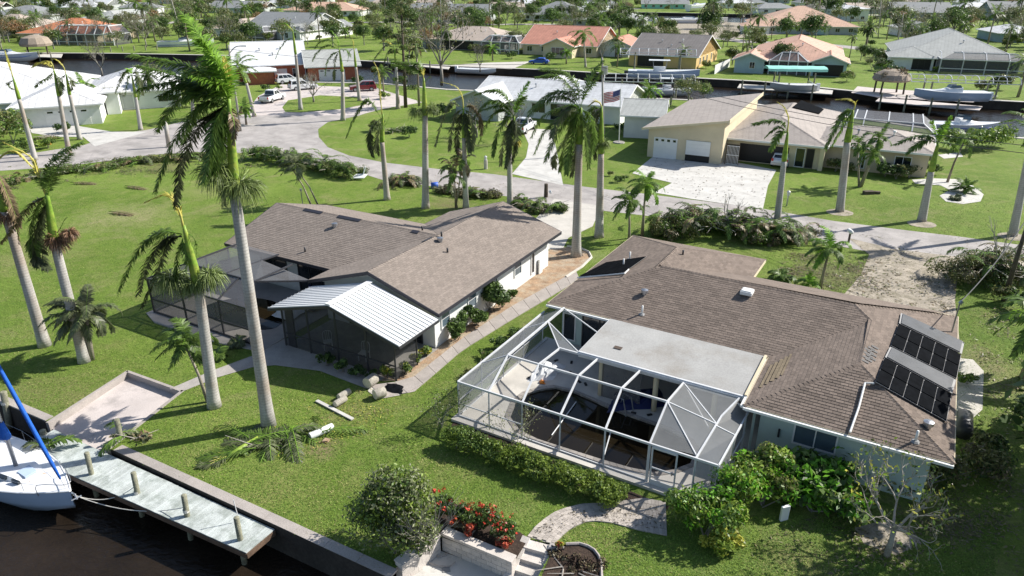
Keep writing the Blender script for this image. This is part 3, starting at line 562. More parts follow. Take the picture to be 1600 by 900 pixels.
# blue tarpaulin lying along the lanai edge of the pool, white debris and orange float
def crumple(name, pts, z, h, m, label, cat, res=7):
    P_ = [Vector(p) for p in pts]; b = MB(); V = []
    for j in range(res+1):
        for i in range(res+1):
            s, t = i/res, j/res; p = lerp(lerp(P_[0], P_[1], s), lerp(P_[3], P_[2], s), t); e = min(s, 1-s, t, 1-t)*4; V.append(p+Vector((random.uniform(-.06, .06), random.uniform(-.06, .06), z+h*min(1, e)*random.uniform(.25, 1))))
    b.add(V, [(j*(res+1)+i, j*(res+1)+i+1, (j+1)*(res+1)+i+1, (j+1)*(res+1)+i) for j in range(res) for i in range(res)]); o = b.build(name, M[m]); return tag(o, label, cat)
crumple('tarpaulin', px((948, 648), (1042, 640), (1030, 610), (962, 616)), .14, .5, 'tarp_blue', 'dark blue tarpaulin heaped behind the pool under the lanai roof', 'tarpaulin')
crumple('torn_screen', px((822, 600), (862, 598), (886, 574), (846, 566)), .14, .5, 'cage_white', 'crumpled white screen cloth lying on the pool deck at left', 'debris')
crumple('orange_float', px((842, 604), (852, 604), (851, 598), (843, 598)), .16, .18, 'orange', 'small orange float beside the white cloth on the pool deck', 'float', 3)
for k_, q in enumerate(((828, 590), (869, 563), (893, 566), (905, 596), (990, 645), (1015, 648), (890, 582), (915, 600))):
    b = MB(); b.box(A(*q, .16), (.25, .12, .05), k_*.7); tag(b.build('leaf_litter', M['black']), 'small dark scrap lying on the grey pool deck', 'scrap', 'scraps on the pool deck')
# ------------------------------------------------ white screen cage of house 2
CG = thing('pool_cage', 'white aluminium pool cage with missing roof screens and a door at the front right', 'pool cage', P2(5, -6))
zf_, zr_, zb_ = 2.02, 2.62, 2.45; vF = -8.62
G = {}
def beam2(a, b_, w=.085, h=None, name='beam', m='cage_white'): w *= .78; mb = MB(); mb.beam(a, b_, w, (h or w*1.5)*.8); return mb.build(name, M[m], CG)
fu = [-.15, 1.55, 3.3, 5.2, 7.3, 9.25, 11.15, 12.05]
for i, u in enumerate(fu): beam2(P2(u, vF, .1), P2(u, vF, zf_), .08 if i != 5 else .12, name='post')
beam2(P2(fu[0], vF, zf_), P2(fu[-1], vF, zf_), .09, .12); beam2(P2(fu[0], vF, .17), P2(fu[5], vF, .17), .06); beam2(P2(fu[6], vF, .17), P2(fu[7], vF, .17), .06); beam2(P2(fu[0], vF, .85), P2(fu[2], vF, .85), .05)
beam2(P2(fu[6], vF, .85), P2(fu[7], vF, .85), .05)
ring = {1: 1.13, 2: 2.83, 3: 4.88, 4: 7.0, 5: 9.1}; vR = -6.2
for i, u in ring.items(): beam2(P2(fu[i], vF, zf_), P2(u, vR, zr_), .09, .12, 'rafter')
beam2(P2(ring[1], vR, zr_), P2(ring[5], vR, zr_), .09, .12)
bk = {2: 2.83, 3: 4.88, 4: 7.05, 5: 9.15}
for i, u in bk.items(): beam2(P2(ring[i], vR, zr_), P2(u, -4.08, zb_), .09, .12, 'rafter')
beam2(P2(2.8, -4.05, zb_), P2(11.66, -4.05, zb_), .1, .14)
# left side
beam2(P2(-.15, vF, zf_), P2(-.1, -.12, zf_+.1), .09, .12); beam2(P2(-.15, vF, .17), P2(-.15, .4, .17), .06); beam2(P2(-.15, vF, 1.0), P2(-.15, .4, 1.0), .05)
for v in (-6.6, -4.5, -2.4, -.2): beam2(P2(-.15, v, .1), P2(-.13, v, zf_+.05), .07, name='post')
beam2(P2(ring[1], vR, zr_), P2(1.1, -2.0, zr_), .1, .14); beam2(P2(1.1, -2.0, zr_), P2(1.1, -.1, zr_), .1, .14)
for a, c in (((1.1, -2.0, zr_), (2.83, -4.08, zb_)), ((1.1, -2.0, zr_), (3.85, -3.95, zb_)), ((1.1, -.12, zr_), (3.85, -1.6, zb_)), ((1.1, -2.0, zr_), (-.15, -2.4, zf_)), ((1.1, vR, zr_), (-.15, -6.6, zf_))): beam2(P2(*a), P2(*c), .06)
beam2(P2(2.83, vR, zr_-.01), P2(1.1, -2.0, zr_-.01), .05) if False else None
# right side
beam2(P2(11.15, vF, zf_), P2(11.3, -5.6, zf_+.25), .09, .12); beam2(P2(11.3, -5.6, zf_+.25), P2(11.66, -4.05, zb_), .09, .12); beam2(P2(12.05, vF, zf_), P2(12.15, -4.35, zf_), .09, .12)
beam2(P2(12.05, vF, .17), P2(12.15, -4.35, .17), .06); beam2(P2(12.05, vF, 1.0), P2(12.15, -4.35, 1.0), .05)
for v in (-6.5, -4.4): beam2(P2(12.1, v, .1), P2(12.1, v, zf_), .07, name='post')
beam2(P2(11.25, -6.3, zf_+.2), P2(12.1, -6.3, zf_), .06); beam2(P2(11.66, -4.35, zb_-.1), P2(12.15, -4.35, zf_), .06)
N5 = (9.1, vR, zr_)
for c in ((11.1, -8.4, zf_), (11.28, -6.2, zf_+.2)): beam2(P2(*N5), P2(*c), .06)
beam2(P2(9.15, -4.08, zb_), P2(11.28, -6.2, zf_+.2), .06); beam2(P2(9.15, -4.08, zb_), P2(10.9, -5.9, 1.75), .05)
def scr(pts, m='screen_grey', T=None): mb = MB(); mb.poly([P2(*p) for p in pts]); return mb.build('screen_panel', M[m], T or CG)
e1 = .02
for i in (0, 1): scr([(fu[i], vF+e1, .17), (fu[i+1], vF+e1, .17), (fu[i+1], vF+e1, zf_), (fu[i], vF+e1, zf_)])
scr([(fu[6], vF+e1, .17), (fu[7], vF+e1, .17), (fu[7], vF+e1, zf_), (fu[6], vF+e1, zf_)])
vs_ = [vF, -6.6, -4.5, -2.4, -.2]
for a, c in zip(vs_, vs_[1:]):
    scr([(-.14, a, .17), (-.14, c, .17), (-.14, c, zf_), (-.14, a, zf_)])
scr([(-.15, vF, zf_), (1.13, vR, zr_), (-.15, -6.6, zf_)]); scr([(-.15, vF, zf_), (1.55, vF, zf_), (1.13, vR, zr_)])
scr([(-.15, -6.6, zf_), (1.13, vR, zr_), (1.1, -2.0, zr_), (-.15, -2.4, zf_)]); scr([(-.15, -2.4, zf_), (1.1, -2, zr_), (1.1, -.1, zr_), (-.1, -.1, zf_)])
scr([(1.1, -2, zr_), (2.83, -4.08, zb_), (3.85, -3.95, zb_)])
scr([N5, (11.28, -6.2, zf_+.2), (11.1, -8.4, zf_)]); scr([N5, (11.1, -8.4, zf_), (9.25, vF, zf_)]); scr([N5, (9.15, -4.08, zb_), (11.28, -6.2, zf_+.2)]); scr([(9.15, -4.08, zb_), (11.66, -4.05, zb_), (11.28, -6.2, zf_+.2)])
scr([(11.15, vF, zf_), (12.05, vF, zf_), (12.1, -6.3, zf_), (11.25, -6.3, zf_+.2)]); scr([(11.25, -6.3, zf_+.2), (12.1, -6.3, zf_), (12.15, -4.35, zf_), (11.6, -4.3, zb_-.1)])
for a, c in ((vF, -6.5), (-6.5, -4.4)): scr([(12.08, a, .17), (12.1, c, .17), (12.1, c, zf_), (12.08, a, zf_)])
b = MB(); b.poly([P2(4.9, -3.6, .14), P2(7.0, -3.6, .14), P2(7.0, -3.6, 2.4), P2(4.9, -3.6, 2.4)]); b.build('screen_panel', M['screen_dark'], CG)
dr = MB(); du0, du1 = 9.4, 10.42
for a, c, w_ in (((du0, .12), (du0, 1.95), .1), ((du1, .12), (du1, 1.95), .1), ((du0, 1.93), (du1, 1.93), .1), ((du0, .95), (du1, .95), .06)): dr.beam(P2(a[0], vF-.04, a[1]), P2(c[0], vF-.04, c[1]), .05, w_, up=(0, 0, 1) if a[1] == c[1] else (0, 1, 0))
dr.box(P2((du0+du1)/2, vF-.04, .24), (1.0, .05, .26), F2.a); dro = dr.build('door', M['cage_white'], CG); b = MB(); b.box(P2(du1-.12, vF-.1, 1.0), (.05, .08, .16), F2.a); b.build('handle', M['steel'], dro)
# ------------------------------------------------ house 1 (left): tan shingle roof, metal porch roof, dark cage
F1 = Fr((-3.91, 34.55), 60.77); P1 = F1.P
H1 = thing('tan_roof_house', 'white bungalow with a tan shingle roof and a white metal roof over its screened porch', 'house', P1(7, 6))
VL, UR, L0_, L1_, VW = 9.5, 15.2, 1.85, 11.8, 19.0; m1 = VL/2; zr1 = EZ+m1*K; lm = (L0_+L1_)/2; zl1 = EZ+(L1_-L0_)/2*K
rn, rf_ = P1(-.1, m1, zr1), P1(UR, m1, zr1); rj = P1(lm, VL-(L1_-L0_)/2, zl1)
rj = P1(lm, m1-.02, zr1); lg = P1(lm, VW, zr1)
zlr = zr1; s_l = (zr1-EZ)/((L1_-L0_)/2)
vb, vk = P1(L0_, VL, EZ), P1(L1_, VL, EZ)
pl1 = [[P1(-.1, 0, EZ), P1(UR, 0, EZ), rf_, rn], [P1(-.1, VL, EZ), vb, rj, rn][::-1], [vk, P1(UR, VL, EZ), rf_, rj], [P1(L0_, VW, EZ), lg, rj, vb], [P1(L1_, VW, EZ), vk, rj, lg]]
r1, fb1 = shingle_roof(H1, pl1, [(rn, rf_), (rj, lg)], [(P1(-.1, 0, EZ), P1(UR, 0, EZ)), (P1(-.1, 0, EZ), rn), (rn, P1(-.1, VL, EZ)), (P1(-.1, VL, EZ), vb), (P1(UR, 0, EZ), rf_), (rf_, P1(UR, VL, EZ)), (P1(UR, VL, EZ), vk), (vb, P1(L0_, VW, EZ)), (P1(L0_, VW, EZ), lg), (lg, P1(L1_, VW, EZ)), (P1(L1_, VW, EZ), vk)], 'shingle_tan', pieces=())
fb1.build('fascia', M['fascia_dark'], r1)
b = MB()
for a, c in ((.2, .32), (.42, .56), (.86, .9)):
    p, q = lerp(lg, rj, a), lerp(lg, rj, c); d = P1(-.28, 0)-P1(0, 0)+Vector((0, 0, .0)); b.poly([p+Vector((0, 0, .055)), q+Vector((0, 0, .055)), q+d+Vector((0, 0, -.03)), p+d+Vector((0, 0, -.03))])
p, q = lerp(rj, rn, .06), lerp(rj, rn, .2); d = P1(0, .34)-P1(0, 0); b.poly([p+Vector((0, 0, .06)), q+Vector((0, 0, .06)), q+d-Vector((0, 0, .05)), p+d-Vector((0, 0, .05))])
b.build('missing_ridge_patch', M['fascia_dark'], r1, kind='stuff')
def roof_z1(u, v):
    z = EZ+K*min(v, VL-v) if v <= VL else -9
    return max(z, EZ+s_l*min(u-L0_, L1_-u) if v > m1-1 else -9)
for q, kd in (((660, 361), 'stub'), ((690, 369), 'stub'), ((699, 386), 'stub'), ((477, 394), 'stub'), ((523, 353), 'cap'), ((688, 378), 'cap')):
    u, v, z = uv_on_roof(F1, roof_z1, *q); vent(r1, P1(u, v, z-.02), kd)
wb = MB(); o_ = .75
wb.prism([P1(.5, o_), P1(UR-.5, o_), P1(UR-.5, VL-o_), P1(L1_-.4, VL-o_), P1(L1_-.4, VW-.5), P1(L0_+o_, VW-.5), P1(L0_+o_, VL-o_), P1(.5, VL-o_)], 2.42)
for uu in (.5, UR-.5): wb.add([P1(uu, .3, 2.42), P1(uu, VL-.3, 2.42), P1(uu, m1, zr1-.16)], [(0, 1, 2)])
wb.add([P1(L0_+.3, VW-.5, 2.42), P1(L1_-.3, VW-.5, 2.42), P1(lm, VW-.5, zr1-.16)], [(0, 1, 2)])
wb.build('wall', M['stucco_white'], H1)
class FrR:   # right wall of house 1 faces -v in frame F1
    pass
for u, w_ in ((1.1, .9), (3.9, 1.0), (6.4, 1.0), (9.6, 1.0)): window(H1, F1, u, o_, .95, w_, 1.15, 'f', frame='white_paint', glass='glass_blue', nx=1, ny=2)
window(H1, F1, 12.0, o_, .3, .5, 1.8, 'f', nx=1)
window(H1, F1, L0_+o_-.0, VL+.6, .1, 3.0, 2.0, 'l', nx=3, name='sliding_door', frame='bronze', glass='glass_dark')
window(H1, F1, L0_+o_-.0, VL+4.6, .6, 2.4, 1.4, 'l', nx=2, frame='bronze')
window(H1, F1, .5, 1.6, .1, 5.4, 2.0, 'l', nx=4, name='sliding_door', frame='bronze')
# metal porch roof: ribbed sheets, each a piece
PR = thing('screened_porch', 'dark screened porch under a white ribbed metal gable roof', 'porch', P1(-2, 4.5)); pu0, pu1, pv0, pv1 = -3.75, -.28, -.1, 9.0; pm = (pv0+pv1)/2; pe, pr_ = 2.4, 3.62
pf = lambda u, v: P1(u, v, pe+(pr_-pe)*(1-abs(v-pm)/(pm-pv0)))
n_ = 12; b = MB()
for sgn in (0, 1):
    for i in range(n_):
        va, vb_ = (0, 0)
        ua, ub = pu0+(pu1-pu0)*i/n_, pu0+(pu1-pu0)*(i+1)/n_; ve = pv0 if sgn == 0 else pv1; mb = MB()
        q = [pf(ua, ve), pf(ub-.02, ve), pf(ub-.02, pm), pf(ua, pm)]; mb.prism([p-Vector((0, 0, .05)) for p in q], .05)
        mb.beam(pf(ua+.02, ve)+Vector((0, 0, .025)), pf(ua+.02, pm)+Vector((0, 0, .012)), .035, .035); mb.build('roof_panel', M['metal_white'], PR)
b.beam(pf(pu0, pm)+Vector((0, 0, .05)), pf(pu1, pm)+Vector((0, 0, .05)), .34, .05); b.build('ridge_cap', M['metal_white'], PR)
b = MB(); dz = Vector((0, 0, .1))
for p, q in ((pf(pu0, pv0), pf(pu0, pm)), (pf(pu0, pm), pf(pu0, pv1)), (pf(pu0, pv0), pf(pu1, pv0)), (pf(pu0, pv1), pf(pu1, pv1))): b.beam(p-dz, q-dz, .07, .15)
b.build('fascia', M['bronze'], PR)
for v in (.55, 2.4, 4.45, 6.5, 8.4): mb = MB(); mb.beam(P1(-3.35, v, 0), P1(-3.35, v, pf(0, v).z-.1), .08); mb.build('post', M['bronze'], PR)
for v0_, v1_ in ((.55, 2.4), (2.4, 4.45), (4.45, 6.5), (6.5, 8.4)):
    mb = MB(); mb.poly([P1(-3.35, v0_, .05), P1(-3.35, v1_, .05), P1(-3.35, v1_, pf(0, v1_).z-.1), P1(-3.35, v0_, pf(0, v0_).z-.1)]); mb.build('screen_panel', M['screen_deep'], PR)
    mb = MB(); mb.beam(P1(-3.35, v0_, .85), P1(-3.35, v1_, .85), .06); mb.build('rail', M['bronze'], PR)
mb = MB(); mb.poly([P1(-3.35, .55, .05), P1(-1.5, .55, .05), P1(-1.5, .55, 2.3), P1(-3.35, .55, 2.3)]); mb.build('screen_panel', M['screen_deep'], PR)
mb = MB(); mb.beam(P1(-1.5, .55, 0), P1(-1.5, .55, 2.3), .07); mb.build('post', M['bronze'], PR)
mb = MB(); mb.prism([P1(-3.3, .6, .0), P1(.5, .6, .0), P1(.5, 8.4, .0), P1(-3.3, 8.4, .0)], .05); mb.build('slab', M['concrete_grey'], PR)
mb = MB(); mb.box(P1(-3.3, 7.9, 1.3), (.1, .55, 2.5), F1.a); mb.build('corner_post', M['bronze'], PR)
# dark cage of house 1
C1 = thing('dark_pool_cage', 'torn dark bronze pool cage behind the two tall royal palms, beside the tan roof', 'pool cage', P1(-1, 14))
DK = {'a': (-4.3, 9.1), 'b': (-4.3, 18.6), 'c': (1.9, 19.6)}
def dbeam(a, b_, w=.075, name='beam'): mb = MB(); mb.beam(P1(*a), P1(*b_), w, w*1.3); return mb.build(name, M['bronze'], C1)
zc = 2.35; zm = 3.1
for u, v in ((-4.3, 9.3), (-4.3, 12.4), (-4.3, 15.6), (-4.3, 18.7), (-2.2, 18.7), (0, 18.7), (1.8, 18.7)): dbeam((u, v, 0), (u, v, zc), .08, 'post')
for a, c in (((-4.3, 9.3, zc), (-4.3, 18.7, zc)), ((-4.3, 18.7, zc), (1.8, 18.7, zc)), ((-4.3, 9.3, 1), (-4.3, 18.7, 1)), ((-4.3, 18.7, 1), (1.8, 18.7, 1)), ((-4.3, 9.3, .12), (-4.3, 18.7, .12)), ((-4.3, 18.7, .12), (1.8, 18.7, .12)),
             ((-2.6, 11.2, zm), (-2.6, 17, zm)), ((-2.6, 17, zm), (1.8, 17, zm)), ((-2.6, 11.2, zm), (.4, 11.2, zm)), ((-4.3, 9.3, zc), (-2.6, 11.2, zm)), ((-4.3, 12.4, zc), (-2.6, 12.4, zm)), ((-4.3, 15.6, zc), (-2.6, 15.6, zm)), ((-4.3, 18.7, zc), (-2.6, 17, zm)), ((0, 18.7, zc), (0, 17, zm)), ((-2.6, 13.6, zm), (1.6, 13.6, zm-.2)), ((-2.6, 11.2, zm), (.2, 9.5, zc+.1))): dbeam(a, c)
def dscr(pts, m='screen_dark'): mb = MB(); mb.poly([P1(*p) for p in pts]); mb.build('screen_panel', M[m], C1)
for a, c in ((9.3, 12.4), (12.4, 15.6), (15.6, 18.7)): dscr([(-4.29, a, .1), (-4.29, c, .1), (-4.29, c, zc), (-4.29, a, zc)])
for a, c in ((-4.3, -2.2), (-2.2, 0), (0, 1.8)): dscr([(a, 18.69, .1), (c, 18.69, .1), (c, 18.69, zc), (a, 18.69, zc)], 'screen_far')
dscr([(-4.3, 9.3, zc), (-4.3, 12.4, zc), (-2.6, 12.4, zm), (-2.6, 11.2, zm)]); dscr([(-4.3, 12.4, zc), (-4.3, 15.6, zc), (-2.6, 15.6, zm), (-2.6, 12.4, zm)]); dscr([(-4.3, 15.6, zc), (-4.3, 18.7, zc), (-2.6, 17, zm), (-2.6, 15.6, zm)])
dscr([(-4.3, 18.7, zc), (1.8, 18.7, zc), (1.8, 17, zm), (-2.6, 17, zm)]); dscr([(-2.6, 13.6, zm), (1.6, 13.6, zm-.2), (1.6, 17, zm-.1), (-2.6, 17, zm)]); dscr([(-2.6, 11.2, zm), (-2.6, 13.6, zm), (.2, 13.6, zm-.1), (.2, 9.5, zc+.1)])
flat('pool_deck', [P1(-4.6, 9.1), P1(2.5, 9.1), P1(2.5, 19), P1(-4.6, 19.1), P1(-5.2, 17.5), P1(-5.1, 12)], .06, M['paver'], thick=.06)
pl = MB(); pl.poly([P1(-2.9+2.6*math.cos(t)*(1 if math.cos(t) > 0 else .45)+.8, 13.6+3.1*math.sin(t), .075) for t in [i*math.pi/12 for i in range(24)]]); tag(pl.build('swimming_pool', M['pool_water']), 'round ended dark swimming pool inside the bronze cage', 'pool')
crumple('white_tub', [P1(-1.2, 10.2), P1(.6, 10.4), P1(.5, 12.0), P1(-1.3, 11.8)], .2, .9, 'gelcoat', 'white tub with pale cover standing in the bronze pool cage near the roof valley', 'tub', 4)
crumple('blue_cover', [P1(.4, 9.9), P1(1.9, 9.9), P1(1.9, 11.8), P1(.7, 11.8)], .2, 1.3, 'tarp_blue', 'blue cloth bundle hanging beside the white tub in the bronze cage', 'cloth', 5)
# ------------------------------------------------ vegetation generators
def atY(px_, py_, Y):
    x = (px_-800)/FPX; y = (450-py_)/FPX; t = Y/(C_+y*S_); return Vector((x*t, Y, CAM_H+t*(-S_+y*C_)))
def smooth_path(P_, n=10):
    P_ = [Vector(p) for p in P_]
    if len(P_) == 2: return [lerp(P_[0], P_[1], i/n) for i in range(n+1)]
    Q = [P_[0]*2-P_[1]]+P_+[P_[-1]*2-P_[-2]]; out = []; m = len(P_)-1; k = max(2, n//m)
    for i in range(m):
        a, b_, c, d = Q[i:i+4]
        for j in range(k):
            t = j/k; out.append(.5*((2*b_)+(c-a)*t+(2*a-5*b_+4*c-d)*t*t+(-a+3*b_-3*c+d)*t**3))
    out.append(P_[-1]); return out
def arc(root, az, el, L, droop, wind=(0, 0, 0), n=9):
    d = Vector((math.cos(az)*math.cos(el), math.sin(az)*math.cos(el), math.sin(el))); p = Vector(root); out = [p.copy()]; wd = Vector(wind)
    for i in range(n):
        d = (d+(Vector((0, 0, -1))*droop+wd)*(i/n+.25)).normalized(); p = p+d*(L/n); out.append(p.copy())
    return out
def frond_geo(path, ll, n, w=.05, sag=.5, plume=.3, start=.1, fwd=.75, rw=.035):
    P_ = np.array([list(p) for p in path]); k = len(P_); t = np.linspace(start, 1, n); x = t*(k-1); i = np.minimum(x.astype(int), k-2); f = (x-i)[:, None]
    pos = P_[i]*(1-f)+P_[i+1]*f; tan = P_[i+1]-P_[i]; tan /= np.linalg.norm(tan, axis=1)[:, None]+1e-9
    side = np.cross(tan, [0, 0, 1.0]); nn = np.linalg.norm(side, axis=1)[:, None]; side = np.where(nn > .15, side/(nn+1e-9), np.array([[.7, .7, 0]])); up = np.cross(side, tan)
    prof = np.clip((t-start)*5+.35, 0, 1)*np.where(t < .55, 1, 1-(t-.55)*1.25); Vs = []; Qs = []; c = 0
    for s in (-1, 1):
        r = RNG.normal(0, 1, (n, 3)); lift = (RNG.uniform(-1, 1, n)*plume)[:, None]; fw = (fwd*(.6+.8*t)+RNG.normal(0, .12, n))[:, None]
        d = s*side+tan*fw+up*lift+r*.07; d /= np.linalg.norm(d, axis=1)[:, None]; L = (ll*prof*(1+RNG.normal(0, .08, n)))[:, None]
        g = np.array([[0, 0, -1.0]]); d2 = d+g*sag*(1+RNG.normal(0, .2, n))[:, None]; d2 /= np.linalg.norm(d2, axis=1)[:, None]
        d1 = d+g*sag*.3; d1 /= np.linalg.norm(d1, axis=1)[:, None]
        wv = tan-d*np.sum(tan*d, axis=1)[:, None]; wv /= np.linalg.norm(wv, axis=1)[:, None]+1e-9; wv = wv*w/2
        m = pos+d1*L*.5; tip = m+d2*L*.5
        V = np.stack([pos-wv*.6, pos+wv*.6, m-wv, m+wv, tip-wv*.15, tip+wv*.15], 1).reshape(-1, 3); b_ = (np.arange(n)*6)[:, None]+c
        Vs.append(V); Qs.append(np.concatenate([b_+np.array([[0, 1, 3, 2]]), b_+np.array([[2, 3, 5, 4]])])); c += n*6
    # rachis
    side0 = np.cross(P_[1:]-P_[:-1], [0, 0, 1.0]); side0 = np.vstack([side0, side0[-1:]]); nn = np.linalg.norm(side0, axis=1)[:, None]; side0 = side0/(nn+1e-9); u0 = np.array([[0, 0, 1.0]])
    tt = np.linspace(1, .25, k)[:, None]*rw; R = np.stack([P_-side0*tt, P_+u0*tt, P_+side0*tt, P_-u0*tt], 1).reshape(-1, 3); Vs.append(R); q = []
    for a in range(k-1):
        for j in range(4): q.append([c+a*4+j, c+a*4+(j+1) % 4, c+(a+1)*4+(j+1) % 4, c+(a+1)*4+j])
    Qs.append(np.array(q)); mi = np.concatenate([np.zeros(len(Qs[0])+len(Qs[1])), np.ones(len(q))]); return np.vstack(Vs), np.vstack(Qs), mi
def frond(T, path, ll, n=44, m='frond_green', rm='frond_bright', name='frond', **kw):
    V, Q, mi = frond_geo(path, ll, n, **kw); return np_mesh(name, V, Q, None, T, mats=[M[m], M[rm]], mi=mi)
def tuft(T, c, r, n, m, name='flower_cluster', dn=.7, hl=.22):     # hanging inflorescence strands
    c = np.array(list(c)); d = RNG.normal(0, 1, (n, 3)); d[:, 2] = d[:, 2]*.5-.15; d /= np.linalg.norm(d, axis=1)[:, None]; L = r*RNG.uniform(.5, 1.05, n)[:, None]
    a = c+d*L*.3; b_ = c+d*L*.8+np.array([[0, 0, -.1*dn]]); e = c+d*L+np.array([[0, 0, -1.0]])*dn*r*RNG.uniform(.3, .8, n)[:, None]
    w = np.cross(d, RNG.normal(0, 1, (n, 3))); w /= np.linalg.norm(w, axis=1)[:, None]; w *= .014
    V = np.stack([a-w, a+w, b_-w, b_+w, e-w*.5, e+w*.5], 1).reshape(-1, 3); o = (np.arange(n)*6)[:, None]
    return np_mesh(name, V, np.concatenate([o+np.array([[0, 1, 3, 2]]), o+np.array([[2, 3, 5, 4]])]), M[m], T)
def royal(base, top, tip, label, r=(.40, .30, .25), fronds=(), auto=None, infl=(), spear=None, group='royal palms', q=1.0, shaft=True, sm='crownshaft', name='royal_palm', L=3.3, dY=0, mulch=None, flare=1.25, tm='royal_trunk', curve=.0, cat='palm tree'):
    """base/top/tip: pixels of the foot, the top of the grey trunk and the tip of the green crownshaft. fronds: traced paths (pixels, then depth offsets)"""
    B = A(*base); T = thing(name, label, cat, B, group); Tp = atY(*top, B.y+dY); Ti = atY(*tip, B.y+dY)
    n = 14; pts = []; rr = []
    for i in range(n+1):
        t = i/n; p = lerp(B, Tp, t); p = p+Vector((curve*math.sin(math.pi*t), 0, 0)); pts.append(p); fl = 1+(flare-1)*math.exp(-t*14)
        rr.append((r[0]*(1-t)+r[2]*t if t > 1 else (r[0]+(r[1]-r[0])*min(1, t*2)) if t < .5 else r[1]+(r[2]-r[1])*(t-.5)*2)*fl)
    pts[0] = pts[0]-Vector((0, 0, .06)); b = MB(); b.tube(pts, rr, 14 if q > .5 else 8); b.build('trunk', M[tm], T, smooth=True)
    dr = Ti-Tp
    if shaft:
        b = MB(); sp = [lerp(Tp, Ti, t) for t in (0, .12, .35, .6, .85, 1)]; b.tube(sp, [r[2]*k for k in (1.0, 1.05, .95, .72, .48, .3)], 12 if q > .5 else 7); b.build('crownshaft', M[sm], T, smooth=True)
    for fr_ in fronds:
        pxs, kw = fr_[0], dict(fr_[1]) if len(fr_) > 1 else {}
        dy = kw.pop('dy', [0]*len(pxs)); dy = dy if hasattr(dy, '__len__') else [dy*(i/(len(pxs)-1)) for i in range(len(pxs))]
        pth = smooth_path([atY(x, y, B.y+dY+d) for (x, y), d in zip(pxs, dy)], 10)
        Ln = sum((pth[i+1]-pth[i]).length for i in range(len(pth)-1)); kw.setdefault('w', .058+.03*(q < .8)); kw.setdefault('plume', .55); kw.setdefault('n', int(max(20, Ln*34*q))); frond(T, pth, kw.pop('ll', .62), **kw)
    if auto:
        na, wind, els = auto['n'], auto.get('wind', (-.1, 0, 0)), auto.get('el', (70, -20)); az0 = auto.get('az', random.random()*6.28); spn = auto.get('span', 6.283)
        for i in range(na):
            az = az0+spn*i/na+random.uniform(-.2, .2); el = math.radians(els[0]+(els[1]-els[0])*((i*.618) % 1)); l_ = L*random.uniform(.85, 1.1)
            m = auto.get('m', 'frond_green'); m = random.choice(m) if isinstance(m, (list, tuple)) else m
            frond(T, arc(Ti-dr.normalized()*random.uniform(0, .25), az, el, l_, auto.get('droop', .22)*random.uniform(.7, 1.3), wind), auto.get('ll', .6)*L/3.3, n=int(max(16, 60*q)), m=m, w=.085 if q > .6 else .11, sag=auto.get('sag', .5))
    for c in infl:
        p = atY(c[0], c[1], B.y+dY+(c[4] if len(c) > 4 else 0)); tuft(T, p, c[2], int(500*q)+60, c[3])
    if spear:
        pth = smooth_path([atY(x, y, B.y+dY) for x, y in spear[0]], 10); b = MB(); k = len(pth); b.tube(pth, [.06*(1-.8*i/(k-1)) for i in range(k)], 6); s_ = b.build('spear', M['spear'], T, True)
        frond(T, pth, spear[1] if len(spear) > 1 else .3, n=int(44*q)+12, m='frond_yellow', rm='spear', name='young_leaf', fwd=2.2, sag=.35, plume=.5, start=.2, w=.05)
    return T
def leaf_cloud(C, R, n, size, clump=14, core=.25, up=.2, seed=None):
    """n leaf quads gathered in clumps through an ellipsoid volume; returns V, Q, clump index"""
    C = np.asarray(list(C), float); R = np.asarray(R, float); d = RNG.normal(0, 1, (clump, 3)); d /= np.linalg.norm(d, axis=1)[:, None]; d[:, 2] = np.abs(d[:, 2])*.9-.15*(RNG.random(clump) < .4)
    cc = C+d*R*RNG.uniform(.35, .85, clump)[:, None]; cr = R.mean()*RNG.uniform(.28, .5, clump)
    k = RNG.integers(0, clump, n); e = RNG.normal(0, 1, (n, 3)); e /= np.linalg.norm(e, axis=1)[:, None]; rad = cr[k]*RNG.uniform(core, 1, n)**.5
    p = cc[k]+e*rad[:, None]*np.array([1, 1, .85]); p[:, 2] = np.maximum(p[:, 2], C[2]-R[2]*.95)
    nr = e+RNG.normal(0, .7, (n, 3))+np.array([0, 0, up]); nr /= np.linalg.norm(nr, axis=1)[:, None]; a = np.cross(nr, RNG.normal(0, 1, (n, 3))); a /= np.linalg.norm(a, axis=1)[:, None]; b_ = np.cross(nr, a)
    s = (size*RNG.uniform(.6, 1.3, n))[:, None]; V = np.stack([p-a*s, p-b_*s*.45+nr*s*.1, p+a*s, p+b_*s*.45+nr*s*.1], 1).reshape(-1, 3); return V, (np.arange(n)*4)[:, None]+np.arange(4)[None], k
def foliage(T, blobs, n, size, mats, name='foliage', clump=14, kind=None, **kw):
    Vs, Qs, mi = [], [], []; c = 0; tot = sum(b_[1][0]*b_[1][1]+b_[1][0]*b_[1][2] for b_ in blobs)
    for C, R in blobs:
        m_ = max(20, int(n*(R[0]*R[1]+R[0]*R[2])/tot)); V, Q, k = leaf_cloud(C, R, m_, size, clump, **kw); Vs.append(V); Qs.append(Q+c); c += len(V)
        tab = RNG.integers(0, len(mats), clump*1); mi.append(np.where(RNG.random(len(k)) < .75, tab[k], RNG.integers(0, len(mats), len(k))))
    return np_mesh(name, np.vstack(Vs), np.vstack(Qs), None, T, mats=[M[m] for m in mats], mi=np.concatenate(mi), kind=kind)
def stems(T, base, tips, r=.03, m='bark', name='stem'):
    b = MB()
    for t in tips:
        t = Vector(t); b0 = Vector(base)+Vector((random.uniform(-.1, .1), random.uniform(-.1, .1), -.05)); b.tube([b0, lerp(b0, t, .5)+Vector((random.uniform(-.1, .1), random.uniform(-.1, .1), .08)), t], [r, r*.8, r*.4], 5)
    return b.build(name, M[m], T)
